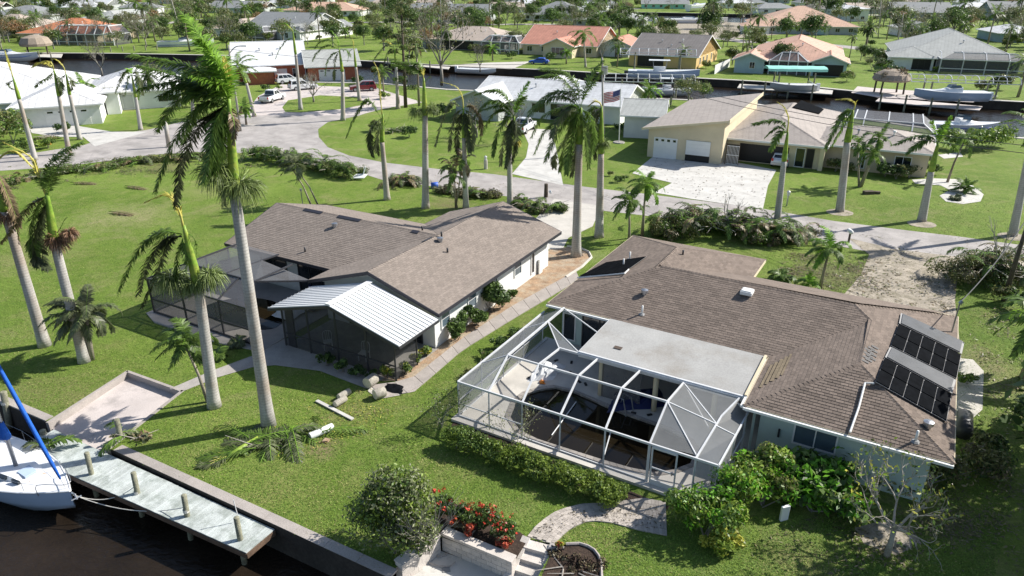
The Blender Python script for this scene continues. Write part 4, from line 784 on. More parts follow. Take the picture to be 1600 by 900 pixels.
def bush(label, c, R, n, size, mats, clump=14, name='bush', cat='bush', group=None, blobs=None, kind=None, stemn=5, **kw):
    c = Vector(c); T = thing(name, label, cat, c, group); bl = blobs or [((c.x, c.y, c.z+R[2]*.75), R)]
    foliage(T, bl, n, size, mats, clump=clump, **kw)
    stems(T, c, [Vector(bl[i % len(bl)][0])+Vector((random.uniform(-.5, .5)*R[0], random.uniform(-.5, .5)*R[1], 0)) for i in range(stemn)])
    return T
def branch(b, p, d, L, r, dep, tips, spread=.6, up=.15, seg=3, k=(2, 3)):
    pts = [Vector(p)]; q = Vector(p); dd = Vector(d).normalized()
    for i in range(seg):
        dd = (dd+Vector((random.uniform(-.22, .22), random.uniform(-.22, .22), random.uniform(-.1, .2)))).normalized(); q = q+dd*L/seg; pts.append(q.copy())
    b.tube(pts, [r*(1-.45*i/seg) for i in range(seg+1)], 5 if r > .03 else 3, cap=False); tips.append((q.copy(), dd.copy()))
    if dep <= 0: return
    for _ in range(random.choice(k)):
        a = random.uniform(0, 6.28); s = dd.cross(Vector((math.cos(a), math.sin(a), .3))).normalized(); nd = (dd+s*spread*random.uniform(.6, 1.3)+Vector((0, 0, up))).normalized()
        branch(b, pts[-1] if random.random() < .7 else pts[-2], nd, L*random.uniform(.65, .85), r*.58, dep-1, tips, spread, up, seg, k)
def tree(label, base, h, spread, trunk_r=.15, dep=4, leafn=0, size=.12, mats=('leaf_mid',), bm='bark', name='tree', group=None, lean=(0, 0), first=.3, clumpr=.5, cat='tree', k=(2, 3), nl=4, spr=.6):
    B = Vector(base); T = thing(name, label, cat, B, group); b = MB(); tips = []; top = B+Vector((lean[0], lean[1], h*first)); b.tube([B-Vector((0, 0, .1)), lerp(B, top, .5)+Vector((random.uniform(-.1, .1), 0, 0)), top], [trunk_r*1.25, trunk_r, trunk_r*.85], 8); b.build('trunk', M[bm], T, True)
    b = MB()
    for i in range(nl):
        a = 6.28*i/nl+random.uniform(-.4, .4); branch(b, top-Vector((0, 0, random.uniform(0, .2))), Vector((math.cos(a)*spread, math.sin(a)*spread, 1)), h*(1-first)*.42, trunk_r*.6, dep-1, tips, spr, .15, 3, k)
    b.build('branches', M[bm], T)
    if leafn:
        tp = np.array([list(t[0]) for t in tips]); k_ = RNG.integers(0, len(tp), leafn); e = RNG.normal(0, 1, (leafn, 3))*clumpr*.5; p = tp[k_]+e
        nr = RNG.normal(0, 1, (leafn, 3))+np.array([0, 0, .5]); nr /= np.linalg.norm(nr, axis=1)[:, None]; a = np.cross(nr, RNG.normal(0, 1, (leafn, 3))); a /= np.linalg.norm(a, axis=1)[:, None]; bb = np.cross(nr, a); s = (size*RNG.uniform(.6, 1.3, leafn))[:, None]
        V = np.stack([p-a*s, p-bb*s*.45, p+a*s, p+bb*s*.45], 1).reshape(-1, 3); tab = RNG.integers(0, len(mats), len(tp)); np_mesh('crown', V, (np.arange(leafn)*4)[:, None]+np.arange(4)[None], None, T, mats=[M[m] for m in mats], mi=tab[k_])
    return T
def small_palm(label, base, h, L=1.6, n=11, q=.6, lean=(0, 0), r=.08, m='frond_green', name='small_palm', group=None, wind=(-.12, -.03, 0), tm='palm_trunk', el=(75, -25), shaft=.5, ll=.42, droop=.3, heads=1, sep=.5, cat='palm tree', w=.06, rm='frond_bright'):
    B = Vector(base); T = thing(name, label, cat, B, group)
    for hd in range(heads):
        b0 = B+Vector((random.uniform(-.15, .15), random.uniform(-.15, .15), 0))*(hd > 0); hh = h*(1-.15*hd); a = hd*2.4; Tp = b0+Vector((lean[0]+math.cos(a)*sep*(heads > 1), lean[1]+math.sin(a)*sep*(heads > 1), hh))
        b = MB(); b.tube([b0-Vector((0, 0, .05)), lerp(b0, Tp, .5)+Vector((-lean[0]*.12, 0, 0)), Tp], [r*1.5, r, r*.8], 8); b.build('trunk', M[tm], T, True)
        if shaft: b = MB(); b.tube([Tp, Tp+Vector((lean[0]*.05, 0, shaft*.6)), Tp+Vector((lean[0]*.08, 0, shaft))], [r*.95, r*.8, r*.3], 7); b.build('crownshaft', M['crownshaft'], T, True)
        az0 = random.random()*6
        for i in range(n):
            az = az0+2.4*i; e = math.radians(el[0]+(el[1]-el[0])*(i/max(1, n-1))); pth = arc(Tp+Vector((0, 0, shaft*.8)), az, e, L*random.uniform(.85, 1.12), droop*random.uniform(.8, 1.3), wind)
            frond(T, pth, ll*random.uniform(.9, 1.1), n=int(46*q)+8, m=m if isinstance(m, str) else random.choice(m), rm=rm, w=w, sag=.5, rw=.02, plume=.2)
    return T
def debris(label, pts, width, h, n=1500, mats=('leaf_brown', 'leaf_mid', 'frond_grey', 'leaf_dark'), nf=6, nb=10, size=.11, name='debris_pile', group='storm debris piles', cat='debris pile', fl=1.8, fm=('frond_grey', 'frond_green', 'frond_dead')):
    pts = [Vector(p) for p in pts]; c = pts[len(pts)//2]; T = thing(name, label, cat, c, group); L = sum((pts[i+1]-pts[i]).length for i in range(len(pts)-1)) if len(pts) > 1 else width; m_ = max(2, int(L/(width*.55)))+1; bl = []
    for i in range(m_):
        p = along(pts, i/(m_-1)) if len(pts) > 1 else pts[0]; p = p+Vector((random.uniform(-.2, .2)*width, random.uniform(-.2, .2)*width, 0)); k = random.uniform(.7, 1.15); bl.append(((p.x, p.y, h*.22*k), (width*.6*k, width*.5*k, h*.42*k)))
    foliage(T, bl, n, size, mats, clump=22, kind='stuff', core=.05)
    for i in range(nf):
        p = along(pts, random.random()) if len(pts) > 1 else pts[0]; p = p+Vector((random.uniform(-.4, .4)*width, random.uniform(-.4, .4)*width, h*random.uniform(.35, .8))); frond(T, arc(p, random.uniform(0, 6.28), random.uniform(-.1, .55), fl*random.uniform(.7, 1.3), .24), .4, n=22, m=random.choice(fm), w=.07, rw=.025)
    b = MB()
    for i in range(nb):
        p = along(pts, random.random()) if len(pts) > 1 else pts[0]; p = p+Vector((random.uniform(-.5, .5)*width, random.uniform(-.5, .5)*width, h*.4)); a = random.uniform(0, 6.28); b.tube([p, p+Vector((math.cos(a), math.sin(a), random.uniform(-.1, .4)))*random.uniform(.6, 1.4)], [.03, .01], 4)
    if nb: b.build('branches', M['branch_pale'], T, kind='stuff')
    return T
# ------------------------------------------------ shore: seawall, caps, ramp, dock
def wall_strip(name, pts, z0, z1, m, kind='structure'):
    b = MB()
    for p, q in zip(pts, pts[1:]): b.add([(p.x, p.y, z0), (q.x, q.y, z0), (q.x, q.y, z1), (p.x, p.y, z1)], [(0, 1, 2, 3)])
    return b.build(name, M[m], kind=kind)
nrm = Vector((-.457, -.889, 0)); sw0 = [seaL-nrm*-.03, rampW+nrm*.03]; sw1 = [rampS+nrm*.03, pat[0]+nrm*.03]
sw = wall_strip('seawall', sw0, -3, .02, 'seawall_dark'); sw2 = wall_strip('seawall', sw1, -3, .02, 'seawall_dark')
def caps(parent, a, b_, wd=.62, L=1.5, z=.0, h=.075, off=.03, m='cap_concrete', name='cap_stone'):
    d = (b_-a); n = max(1, round(d.length/L)); d.normalize(); s = Vector((-d.y, d.x, 0))
    for i in range(n):
        p, q = lerp(a, b_, (i+.006)/n), lerp(a, b_, (i+1-.006)/n); mb = MB(); k = random.uniform(-.006, .006); mb.prism([p-s*off+Vector((0, 0, z-.04)), q-s*off+Vector((0, 0, z-.04)), q+s*(wd-off)+Vector((0, 0, z-.04)), p+s*(wd-off)+Vector((0, 0, z-.04))], h+k); mb.build(name, M[m], parent)
caps(sw, rampW-bd*14, rampW-bd*.3, wd=.4); caps(sw2, rampS+bd*.35, pat[0]+bd*.2, wd=.44)
rp = thing('boat_ramp', 'sunken pale concrete boat ramp with raised kerbs beside the blue sailboat', 'boat ramp', (rampW+rampE)/2)
b = MB(); b.add([rampN-Vector((0, 0, .30)), rampE-Vector((0, 0, .34)), rampS-Vector((0, 0, .42)), rampW-Vector((0, 0, .36)), rampW+nrm*.2-Vector((0, 0, 1.6)), rampS+nrm*.2-Vector((0, 0, 1.6))], [(0, 1, 2, 3), (3, 2, 5, 4)]); b.build('slab', M['pink_concrete'], rp)
for a, c, k in ((rampW, rampN, .14), (rampN, rampE, .14), (rampE, rampS, .14)):
    d = (c-a).normalized(); s = Vector((-d.y, d.x, 0)); mb = MB(); mb.prism([a-d*.1-s*.02-Vector((0, 0, .7)), c+d*.1-s*.02-Vector((0, 0, .7)), c+d*.1+s*k-Vector((0, 0, .7)), a-d*.1+s*k-Vector((0, 0, .7))], .74); mb.build('kerb', M['cap_concrete'], rp)
# dock
dkA, dkB, dkC, dkD = A(26, 704, -.12), A(84, 671, -.12), A(429, 827, -.12), A(385, 864, -.12)
DKT = thing('timber_dock', 'weathered pale green timber dock running along the seawall', 'dock', lerp(dkA, dkC, .5))
nP = 104
for i in range(nP):
    t0, t1 = (i+.05)/nP, (i+.95)/nP; b = MB(); z = Vector((0, 0, random.uniform(-.006, .006))); e = random.uniform(-.02, .02)
    q = [lerp(dkA, dkD, t0)+z, lerp(dkA, dkD, t1)+z, lerp(dkB, dkC, t1)+z, lerp(dkB, dkC, t0)+z]; b.prism([p-Vector((0, 0, .04)) for p in q], .04); b.build('plank', M['wood_grey'], DKT)
for a, c in ((dkA, dkD), (dkB, dkC), (dkD, dkC), (lerp(dkA, dkB, .5), lerp(dkD, dkC, .5))):
    b = MB(); k = Vector((0, 0, .16)); b.beam(a-k, c-k, .06, .22); b.build('joist', M['wood_brown'], DKT)
def piling(px_, py0, py1, label, r=.105, bands=(.5,), z0=-1.3):
    B = A(px_[1], py1, z0); tp = atY(px_[0], py0, B.y); T = thing('dock_piling', label, 'piling', B, 'pilings along the dock'); b = MB(); b.tube([B-Vector((0, 0, .8)), tp-Vector((0, 0, .02)), tp], [r*1.05, r, r*.8], 10); b.build('post', M['piling'], T, True)
    for k in bands: p = lerp(B, tp, k); b = MB(); b.tube([p-Vector((0, 0, .07)), p+Vector((0, 0, .07))], r*1.15, 10); b.build('rope_band', M['rope'], T)
    return tp
mat('piling', (.2, .21, .13))
for x, y0, y1, nm in (((135, 150), 707, 775, 'weathered piling nearest the sailboat bow, beside the dock'), ((208, 221), 738, 806, 'dock piling holding the sailboat bow line, second from the boat'), ((287, 297), 773, 842, 'dock piling with two white rope bands, third from the boat'), ((369, 382), 808, 880, 'tall piling at the far right corner of the dock')):
    piling(x, y0, y1, nm, bands=(.55,) if x[0] == 208 else ((.35, .65) if x[0] == 287 else ()))
piling((182, 190), 655, 697, 'short green capped piling beside the boat ramp', .12, (), -.4); piling((66, 80), 672, 712, 'dark piling behind the furled blue sail', .14, (.8,)); piling((5, 12), 612, 668, 'leaning brown piling at the left edge of the water', .15, (.7,))
b = MB(); p = A(372, 808, .1); b.tube([p, p+Vector((-.05, 0, .85))], .018, 5); tag(b.build('thin_rod', M['cage_white']), 'thin white rod standing on the seawall by the last piling', 'rod')
# sailboat
def loft(secs, close=True):
    b = MB(); n = len(secs[0]); V = [p for s in secs for p in s]; F = [(i*n+j, i*n+j+1, (i+1)*n+j+1, (i+1)*n+j) for i in range(len(secs)-1) for j in range(n-1)]; b.add(V, F); return b
def hull(T, F, L, Bm, fb, zk, m='gelcoat', deckm='gelcoat', bow=1.0, band=None, stern=.75, name='hull'):
    """F frame: u along the hull, bow at +L; zk: keel height; fb: freeboard height above zk"""
    S = []; D = []; nS = 14
    for i in range(nS+1):
        t = i/nS; w = Bm/2*(stern+(1-stern)*math.sin(min(1, t/.45)*math.pi/2))*(1 if t < .45 else max(.0, 1-((t-.45)/.55)**2.1)); w = max(w, .015); sh = fb*(1+.14*(t-.35)**2*4*(1 if t > .35 else .25)); zb = zk+(.0 if t < .7 else ((t-.7)/.3)**2*fb*.55); u = L*t
        S.append([F.P(u, -w, zk+sh), F.P(u+.0, -w*.94, zk+sh*.55), F.P(u, -w*.6, zb+.1*fb), F.P(u, 0, zb), F.P(u, w*.6, zb+.1*fb), F.P(u, w*.94, zk+sh*.55), F.P(u, w, zk+sh)]); D.append((F.P(u, -w, zk+sh), F.P(u, w, zk+sh), w, zk+sh))
    b = loft(S); b.poly(S[0][::-1]); ho = b.build(name, M[m], T, smooth=True)
    d = MB()
    for (a, c, w, z), (a2, c2, w2, z2) in zip(D, D[1:]): m1_, m2_ = lerp(a, c, .5)+Vector((0, 0, .05)), lerp(a2, c2, .5)+Vector((0, 0, .05)); d.add([a, m1_, c, a2, m2_, c2], [(0, 1, 4, 3), (1, 2, 5, 4)])
    d.build('deck', M[deckm], T, smooth=True); r = MB(); r.tube([x[0] for x in D]+[x[1] for x in D[::-1]], .035, 5); r.build('gunwale', M[deckm], T); return D
bowp = A(112, 774, .0); ang = math.degrees(math.atan2(*((A(116, 777, .05)-A(24, 729, .25)).yx))); L_ = 9.6
FS = Fr((0, 0), ang); FS.o = bowp-FS.P(L_, 0, 0); SB = thing('sailboat', 'white sailboat with blue furled jib and blue sail cover, moored at the dock', 'sailboat', FS.P(6, 0, -1.2))
D = hull(SB, FS, L_, 2.9, 1.25, -1.32, 'hull_blue', 'gelcoat', stern=.6)
b = MB()
S = []
for u, w, h in ((2.1, .95, .0), (2.2, .9, .36), (5.2, .8, .34), (6.6, .62, .26), (7.3, .45, .0)): S.append([FS.P(u, -w, -.05), FS.P(u, -w*.86, -.05+h), FS.P(u, w*.86, -.05+h), FS.P(u, w, -.05)])
b = loft(S); b.build('cabin', M['gelcoat'], SB)
for u in (4.1, 5.0, 5.9, 6.7):
    b = MB(); b.prism([FS.P(u, -.93+.075*(u-3), .07), FS.P(u+.42, -.90+.075*(u-3), .07), FS.P(u+.42, -.8+.075*(u-3), .07), FS.P(u, -.84+.075*(u-3), .07)], .15); b.build('porthole', M['glass_dark'], SB)
b = MB(); b.prism([FS.P(6.5, -.25, .2), FS.P(7.0, -.25, .1), FS.P(7.0, .25, .1), FS.P(6.5, .25, .2)], .08); b.build('hatch', M['hull_blue'], SB)
mp = FS.P(6.0, 0, .24); b = MB(); b.tube([mp, mp+Vector((0, 0, 9.5))], [.085, .06], 8); mo = b.build('mast', M['steel'], SB, True)
b = MB(); b.tube([mp+Vector((0, 0, 1.3)), FS.P(1.6, .0, 1.5)], .06, 8); b.build('boom', M['steel'], SB)
b = MB(); q = [lerp(mp+Vector((0, 0, 1.5)), FS.P(1.6, 0, 1.65), t)+Vector((0, 0, -.05*math.sin(t*20))) for t in [i/10 for i in range(11)]]; b.tube([mp+Vector((0, 0, 2.2))]+q, [.1, .2, .23, .2, .22, .19, .2, .18, .17, .15, .13, .08], 10); b.build('sail_cover', M['sail_blue'], SB, True)
j0, j1 = FS.P(L_-.25, 0, .15), mp+Vector((0, 0, 8.6)); b = MB(); q = [lerp(j0, j1, .06+.86*i/12) for i in range(13)]; b.tube(q, [.04, .07, .08, .085, .08, .085, .08, .075, .07, .065, .06, .05, .04], 8); b.build('furled_jib', M['sail_blue'], SB, True)
b = MB(); b.tube([j0, j1], .012, 4)
for s in (-1, 1): b.tube([FS.P(5.8, s*1.25, .0), mp+Vector((0, 0, 8.4))], .01, 4); b.tube([FS.P(0, s*.3, .1), mp+Vector((0, 0, 9.4))], .01, 4)
b.build('rigging', M['steel'], SB)
b = MB()
for s in (-1, 1): b.tube(smooth_path([FS.P(L_-1.2, s*.62, -.02), FS.P(L_-1.1, s*.6, .55), FS.P(L_-.1, s*.18, .62), FS.P(L_+.05, 0, .62)], 9), .016, 5)
for s in (-1, 1):
    for u in (2.2, 4.2, 6.2, 7.8): w = 1.42 if u < 6 else (1.15 if u < 7 else .8); b.tube([FS.P(u, s*w, 0), FS.P(u, s*w, .55)], .012, 4)
    b.tube([FS.P(2.2, s*1.42, .55), FS.P(4.2, s*1.42, .55), FS.P(6.2, s*1.15, .55), FS.P(7.8, s*.8, .55), FS.P(L_-1.1, s*.6, .55)], .007, 4)
b.build('bow_rail', M['steel'], SB)
b = MB(); b.tube([FS.P(L_-.6, .1, .03), FS.P(L_+.15, .05, .06), FS.P(L_+.3, 0, -.1)], .04, 5); b.tube([FS.P(L_+.22, -.18, -.05), FS.P(L_+.3, .2, -.05)], .03, 5); b.build('anchor', M['steel'], SB)
mat('tan_cloth', (.6, .42, .32)); b = MB(); b.prism([FS.P(7.3, -.3, .05), FS.P(7.7, -.3, .05), FS.P(7.7, .35, .05), FS.P(7.3, .35, .05)], .04); b.build('deck_mat', M['tan_cloth'], SB)
def rope(a, b_, sag, label, r=.018):
    q = [lerp(a, b_, i/12)-Vector((0, 0, sag*4*(i/12)*(1-i/12))) for i in range(13)]; mb = MB(); mb.tube(q, r, 5); return tag(mb.build('mooring_rope', M['rope']), label, 'rope')
rope(FS.P(L_-.1, 0, .05), atY(208, 762, A(221, 806, -1.3).y), .45, 'slack mooring rope from the sailboat bow to the second piling'); rope(FS.P(L_-.1, .05, .0), atY(291, 792, A(297, 842, -1.3).y), .5, 'long mooring rope from the sailboat bow to the third piling'); rope(FS.P(L_-.5, .3, .1), atY(75, 690, A(80, 712, -1.3).y), .1, 'taut mooring rope from the bow back towards the dark piling')
# ------------------------------------------------ patio, planters, steps, garden path
mat('block_pink', (.64, .585, .53), .9, .12, 2, .3, 30, orand=.1)
b = MB(); b.prism([p+Vector((0, 0, -.75)) for p in pat], .03)
for i in range(7): pass
pz = flat('patio', [p+(p-pat[1])*.0 for p in pat[:]], -.7, M['white_concrete'])
def block_wall(label, a, b_, z0, z1, t=.28, name='planter_wall', side=1, L=.42, h=.2, cap=True):
    a = Vector((a.x, a.y, 0)); b_ = Vector((b_.x, b_.y, 0)); d = b_-a; ln = d.length; d.normalize(); s = Vector((-d.y, d.x, 0))*t*side; T = thing(name, label, 'retaining wall', (a+b_)/2, 'retaining walls round the patio')
    rows = max(1, round((z1-z0)/h)); hh = (z1-z0)/rows
    for r_ in range(rows):
        n = max(1, round(ln/L)); off = (.5 if r_ % 2 else 0)
        ks = [0]+[k+off for k in range(1, n)]+[n] if off else list(range(n+1)); ks = sorted(set([0]+[k for k in ks if 0 < k < n]+[n]))
        for k0, k1 in zip(ks, ks[1:]):
            p, q = a+d*(ln*k0/n+.006), a+d*(ln*k1/n-.006); mb = MB(); j = random.uniform(-.01, .01); mb.prism([p-s*j+Vector((0, 0, z0+r_*hh+.005)), q-s*j+Vector((0, 0, z0+r_*hh+.005)), q+s+Vector((0, 0, z0+r_*hh+.005)), p+s+Vector((0, 0, z0+r_*hh+.005))], hh-.012); mb.build('block', M['block_pink'], T)
    if cap: mb = MB(); s2 = s*1.15; mb.prism([a-s*.15+Vector((0, 0, z1)), b_-s*.15+Vector((0, 0, z1)), b_+s2+Vector((0, 0, z1)), a+s2+Vector((0, 0, z1))], .06); mb.build('coping', M['block_pink'], T)
    return T
block_wall('short pale block wall end rising beside the seawall under the big bush', A(628, 890), A(688, 842), -.7, .16, side=1, t=.35)
block_wall('long pale block wall in front of the red flowering hedge', A(690, 838), A(800, 884), -.7, .14, side=1, t=.3)
st = thing('garden_steps', 'pale concrete steps going down from the curved paver path to the patio', 'steps', A(835, 870))
sa, sb, sc_, sdn = A(824, 842), A(868, 853), A(838, 907), A(792, 890)
for i in range(4):
    t0, t1 = i/4, (i+1)/4; p0, p1, p2, p3 = lerp(sa, sdn, t0), lerp(sb, sc_, t0), lerp(sb, sc_, t1), lerp(sa, sdn, t1); z = Vector((0, 0, -.8)); mb = MB(); mb.prism([p3+z, p2+z, p1+z, p0+z], .78-.17*i); mb.build('step', M['block_pink'], st)
for a, c in ((sa, sdn), (sb, sc_)):
    d = (c-a).normalized(); s = Vector((-d.y, d.x, 0))*.2; mb = MB(); V = [a-s, c-s, c+s*.6, a+s*.6]; mb.add([V[0]-Vector((0, 0, .8)), V[1]-Vector((0, 0, .8)), V[2]-Vector((0, 0, .8)), V[3]-Vector((0, 0, .8)), V[0]+Vector((0, 0, .1)), V[1]-Vector((0, 0, .5)), V[2]-Vector((0, 0, .5)), V[3]+Vector((0, 0, .1))], [(4, 5, 6, 7), (0, 1, 5, 4), (1, 2, 6, 5), (2, 3, 7, 6), (3, 0, 4, 7)]); mb.build('cheek_wall', M['block_pink'], st)
# curved garden path of pavers
pa = px((824, 839), (836, 824), (850, 812), (866, 801), (885, 794), (910, 788), (940, 787), (975, 783), (1005, 779), (1040, 785)); pb = px((867, 852), (872, 845), (880, 837), (889, 829), (900, 823), (913, 817), (930, 815), (957, 818), (1000, 830), (1042, 838))
gp = MB(); gp.poly([p+Vector((0, 0, .012)) for p in pa+pb[::-1]]); gpo = gp.build('garden_path', M['concrete_grey'], kind='structure'); ns, nc = 44, 6; rest = MB(); k_ = 0
mat('paver_piece', (.47, .42, .37), .85, .12, 2, .2, 30, orand=.2, fine=.12)
for i in range(ns):
    for j in range(nc):
        o = .5*(j % 2); s0, s1 = (i+o)/ns, min(1, (i+1+o)/ns); t0, t1 = j/nc, (j+1)/nc
        q = [lerp(along(pa, s_), along(pb, s_), t_) for s_, t_ in ((s0, t0), (s1, t0), (s1, t1), (s0, t1))]; m = sum(q, Vector())/4; mb = MB(); mb.prism([m+(p-m)*.95+Vector((0, 0, .0)) for p in q][::-1], .05+random.uniform(-.004, .004)); mb.build('paver', M['paver_piece'], gpo)
# ringed mulch bed and other beds
ring_ = px((870, 855), (884, 852), (905, 851), (918, 855), (928, 861), (935, 870), (939, 880), (940, 902), (935, 930), (870, 930), (845, 905), (858, 872)); flat('mulch_bed', ring_, .02, M['dark_mulch']); mb = MB(); mb.tube([p+Vector((0, 0, .06)) for p in px((884, 852), (905, 851), (918, 855), (928, 861), (935, 870), (939, 880), (940, 905))], .06, 6); tag(mb.build('bed_edging', M['cap_concrete']), 'curved stone edging round the dark mulch bed at the bottom', 'edging')
debris('brown mulch and dead leaves heaped inside the curved stone edging', px((880, 870), (900, 880), (920, 890)), 1.1, .14, 1500, ('leaf_brown', 'dark_mulch'), 0, 6, .06, group=None, cat='mulch heap', name='mulch_heap')
flat('mulch_bed', px((700, 672), (1000, 800), (1060, 795), (1010, 778), (712, 655)), .014, M['dark_mulch']); flat('mulch_bed', px((688, 838), (800, 884), (826, 842), (790, 815), (690, 780), (676, 800)), .014, M['dark_mulch'])
flat('bare_soil', px((1335, 825), (1375, 815), (1425, 825), (1440, 850), (1400, 868), (1350, 850)), .012, M['dirt'])
flat('mulch_bed', px((640, 595), (588, 597), (560, 566), (440, 520), (430, 505), (520, 545), (600, 575)), .025, M['dark_mulch']) if False else None
# logs, gutter piece, scraps on the lawn
def log(a, b_, r, label, m='log_bark'):
    a, b_ = A(*a, r), A(*b_, r); T = thing('cut_log', label, 'log', (a+b_)/2-Vector((0, 0, r)), 'sawn palm logs'); mb = MB(); d = (b_-a).normalized(); mb.tube([a, a+d*.04, b_-d*.04, b_], [r*.93, r, r*.97, r*.9], 14, cap=False); mb.build('bark', M[m], T, True)
    for p, dd in ((a, -d), (b_, d)): mb = MB(); mb.tube([p-dd*.03, p-dd*.005], r*.92, 14); mb.build('cut_face', M['log_cut'], T)
log((573, 599), (586, 590), .30, 'thick palm log at the end of the garden walk, by the porch corner'); log((585, 617), (601, 611), .27, 'thick palm log lying upright near the pale sand patch'); log((523, 632), (540, 622), .17, 'thinner log beside the white plank, nearer the camera'); log((529, 621), (546, 611), .17, 'short log next to the white plank, farther from the camera'); log((484, 682), (520, 666), .17, 'long smooth white palm log lying alone on the lawn', 'stucco_white')
mb = MB(); mb.beam(A(495, 626, .06), A(551, 655, .06), .18, .06); tag(mb.build('white_plank', M['white_concrete']), 'long narrow white plank lying on the lawn beside two logs', 'plank')
flat('sand_patch', px((578, 604), (600, 600), (632, 610), (625, 618), (592, 624), (575, 612)), .03, M['concrete'])
crumple('dark_sheet', px((600, 612), (628, 618), (630, 604), (606, 600)), .07, .1, 'solar_black', 'torn dark sheet lying on the end of the garden walk', 'sheet', 5)
mb = MB(); mb.prism([p+Vector((0, 0, 0)) for p in px((503, 693), (512, 692), (516, 689), (509, 687))], .12); tag(mb.build('stump', M['mulch']), 'small orange stump cut level with the lawn', 'stump')
mb = MB(); p = A(1224, 812); mb.box(p+Vector((0, 0, .3)), (.35, .12, .75), .3); tag(mb.build('white_box', M['gelcoat'], bevel=.02), 'small white upright box beside the big green leaves', 'box')
mb = MB(); q = A(1495, 625); mb.tube([F2.P(20.6, 1.6, .35), F2.P(20.6, 3.2, .35)], .38, 10); tag(mb.build('black_barrel', M['bronze'], smooth=True), 'black barrel lying behind the brown roofed house', 'barrel')
flat('side_path', px((1500, 560), (1520, 562), (1537, 580), (1535, 640), (1500, 672), (1490, 660)), .015, M['concrete'])
# hose on the patio
mb = MB(); mb.tube(smooth_path([A(690, 845, -.5), A(700, 862, -.64), A(688, 870, -.64), A(676, 866, -.64), A(672, 880, -.64), A(700, 885, -.64), A(712, 878, -.64)], 24), .02, 5); tag(mb.build('garden_hose', M['cap_concrete']), 'thin grey hose curling over the patio below the block wall', 'hose')
mb = MB(); mb.prism([p for p in px((690, 888), (702, 885), (704, 893), (692, 895), z=-.695)], .02); tag(mb.build('drain_plate', M['solar_line']), 'grey metal plate set in the pale patio', 'plate')
# ------------------------------------------------ near planting
X = A
bush('large round bottlebrush bush leaning over the seawall, with brown bare twigs on its right', X(622, 862), (1.75, 1.6, 1.95), 21000, .075, ('leaf_light', 'leaf_grey', 'leaf_grey', 'leaf_mid', 'leaf_light'), 64, 'large_bush', blobs=[((X(612, 848).x, X(612, 848).y, 1.3), (1.5, 1.3, 1.5)), ((X(622, 848).x, X(622, 848).y, 2.35), (1.25, 1.1, 1.3)), ((X(645, 856).x, X(645, 856).y, 1.9), (.9, .9, 1.2)), ((X(650, 868).x, X(650, 868).y, .9), (1.0, .9, 1.0))], core=.05)
T = thing('dry_twigs', 'brown dry twigs on the right side of the large round bush', 'twigs', X(652, 862)); b = MB(); tips = []
for i in range(18): branch(b, X(646+i*1.6, 866), Vector((random.uniform(-.3, .5), random.uniform(-.7, -.1), 1.5)), 1.25, .02, 2, tips, .5)
b.build('branches', M['branch_pale'], T)
def hedge(label, pts, w, h, n, size, mats, clump=16, group=None, step=.6, cat='hedge', flowers=None, name='hedge', z=0):
    pts = [Vector(p) for p in pts]; L = sum((pts[i+1]-pts[i]).length for i in range(len(pts)-1)); m = max(2, int(L/step)+1); bl = []
    for i in range(m): p = along(pts, i/(m-1)); k = random.uniform(.88, 1.12); bl.append(((p.x+random.uniform(-.08, .08), p.y+random.uniform(-.08, .08), z+h*.5*k), (w*.6, w*.6, h*.55*k)))
    c = pts[len(pts)//2]; T = thing(name, label, cat, c, group); foliage(T, bl, n, size, mats, clump=clump); b = MB()
    for C, R in bl: b.tube([(C[0], C[1], z-.02), (C[0]+.05, C[1], C[2])], [.03, .015], 4)
    b.build('stems', M['bark'], T, kind='stuff')
    if flowers:
        V, Q, k = leaf_cloud(c, (1, 1, 1), flowers[1], .06, 4); cc = np.array([list(bl[i][0])+[bl[i][1][2]] for i in RNG.integers(0, len(bl), flowers[1]//6+1)]); m_ = flowers[1]//6; V = []; 
        for i in range(m_):
            a = cc[i]; e = RNG.normal(0, 1, 3); e[2] = abs(e[2])+.4; e /= np.linalg.norm(e); p = a[:3]+e*np.array([w*.6, w*.6, a[3]*1.0]); 
            for j in range(6):
                v_ = RNG.normal(0, 1, 3); v_ /= np.linalg.norm(v_); u_ = np.cross(v_, RNG.normal(0, 1, 3)); u_ /= np.linalg.norm(u_); q = p+RNG.normal(0, .045, 3); s_ = .045; V += [q-v_*s_, q-u_*s_, q+v_*s_, q+u_*s_]
        np_mesh('flowers', np.array(V), (np.arange(m_*6)*4)[:, None]+np.arange(4)[None], M[flowers[0]], T, kind='stuff')
    return T
hedge('clipped light green hedge left of the bare shrub, in front of the pool cage', px((712, 700), (740, 708), (768, 718)), 1.2, 1.0, 7500, .06, ('leaf_mid', 'leaf_light', 'leaf_mid'))
hedge('long clipped yellow green hedge along the front of the pool cage', px((795, 726), (835, 740), (875, 756), (925, 773), (962, 790)), 1.25, 1.0, 18500, .062, ('leaf_light', 'leaf_light', 'leaf_light', 'leaf_mid'))
tree('small bare pale twigged shrub between the two clipped hedges', X(808, 705), 2.0, .7, .03, 4, 500, .05, ('leaf_olive', 'leaf_grey'), 'branch_pale', 'bare_shrub', first=.15, clumpr=.3, cat='shrub')
tree('sparse grey shrub at the left corner of the pool cage', X(690, 668), 1.9, .8, .035, 4, 900, .05, ('leaf_olive', 'leaf_grey', 'leaf_mid'), 'branch_pale', 'bare_shrub', first=.12, clumpr=.35, cat='shrub')
hedge('ixora hedge with red flowers above the long block wall', px((690, 805), (720, 815), (755, 828), (792, 842)), 1.0, .95, 5200, .07, ('leaf_mid', 'leaf_dark', 'leaf_mid'), flowers=('petal_red', 330))
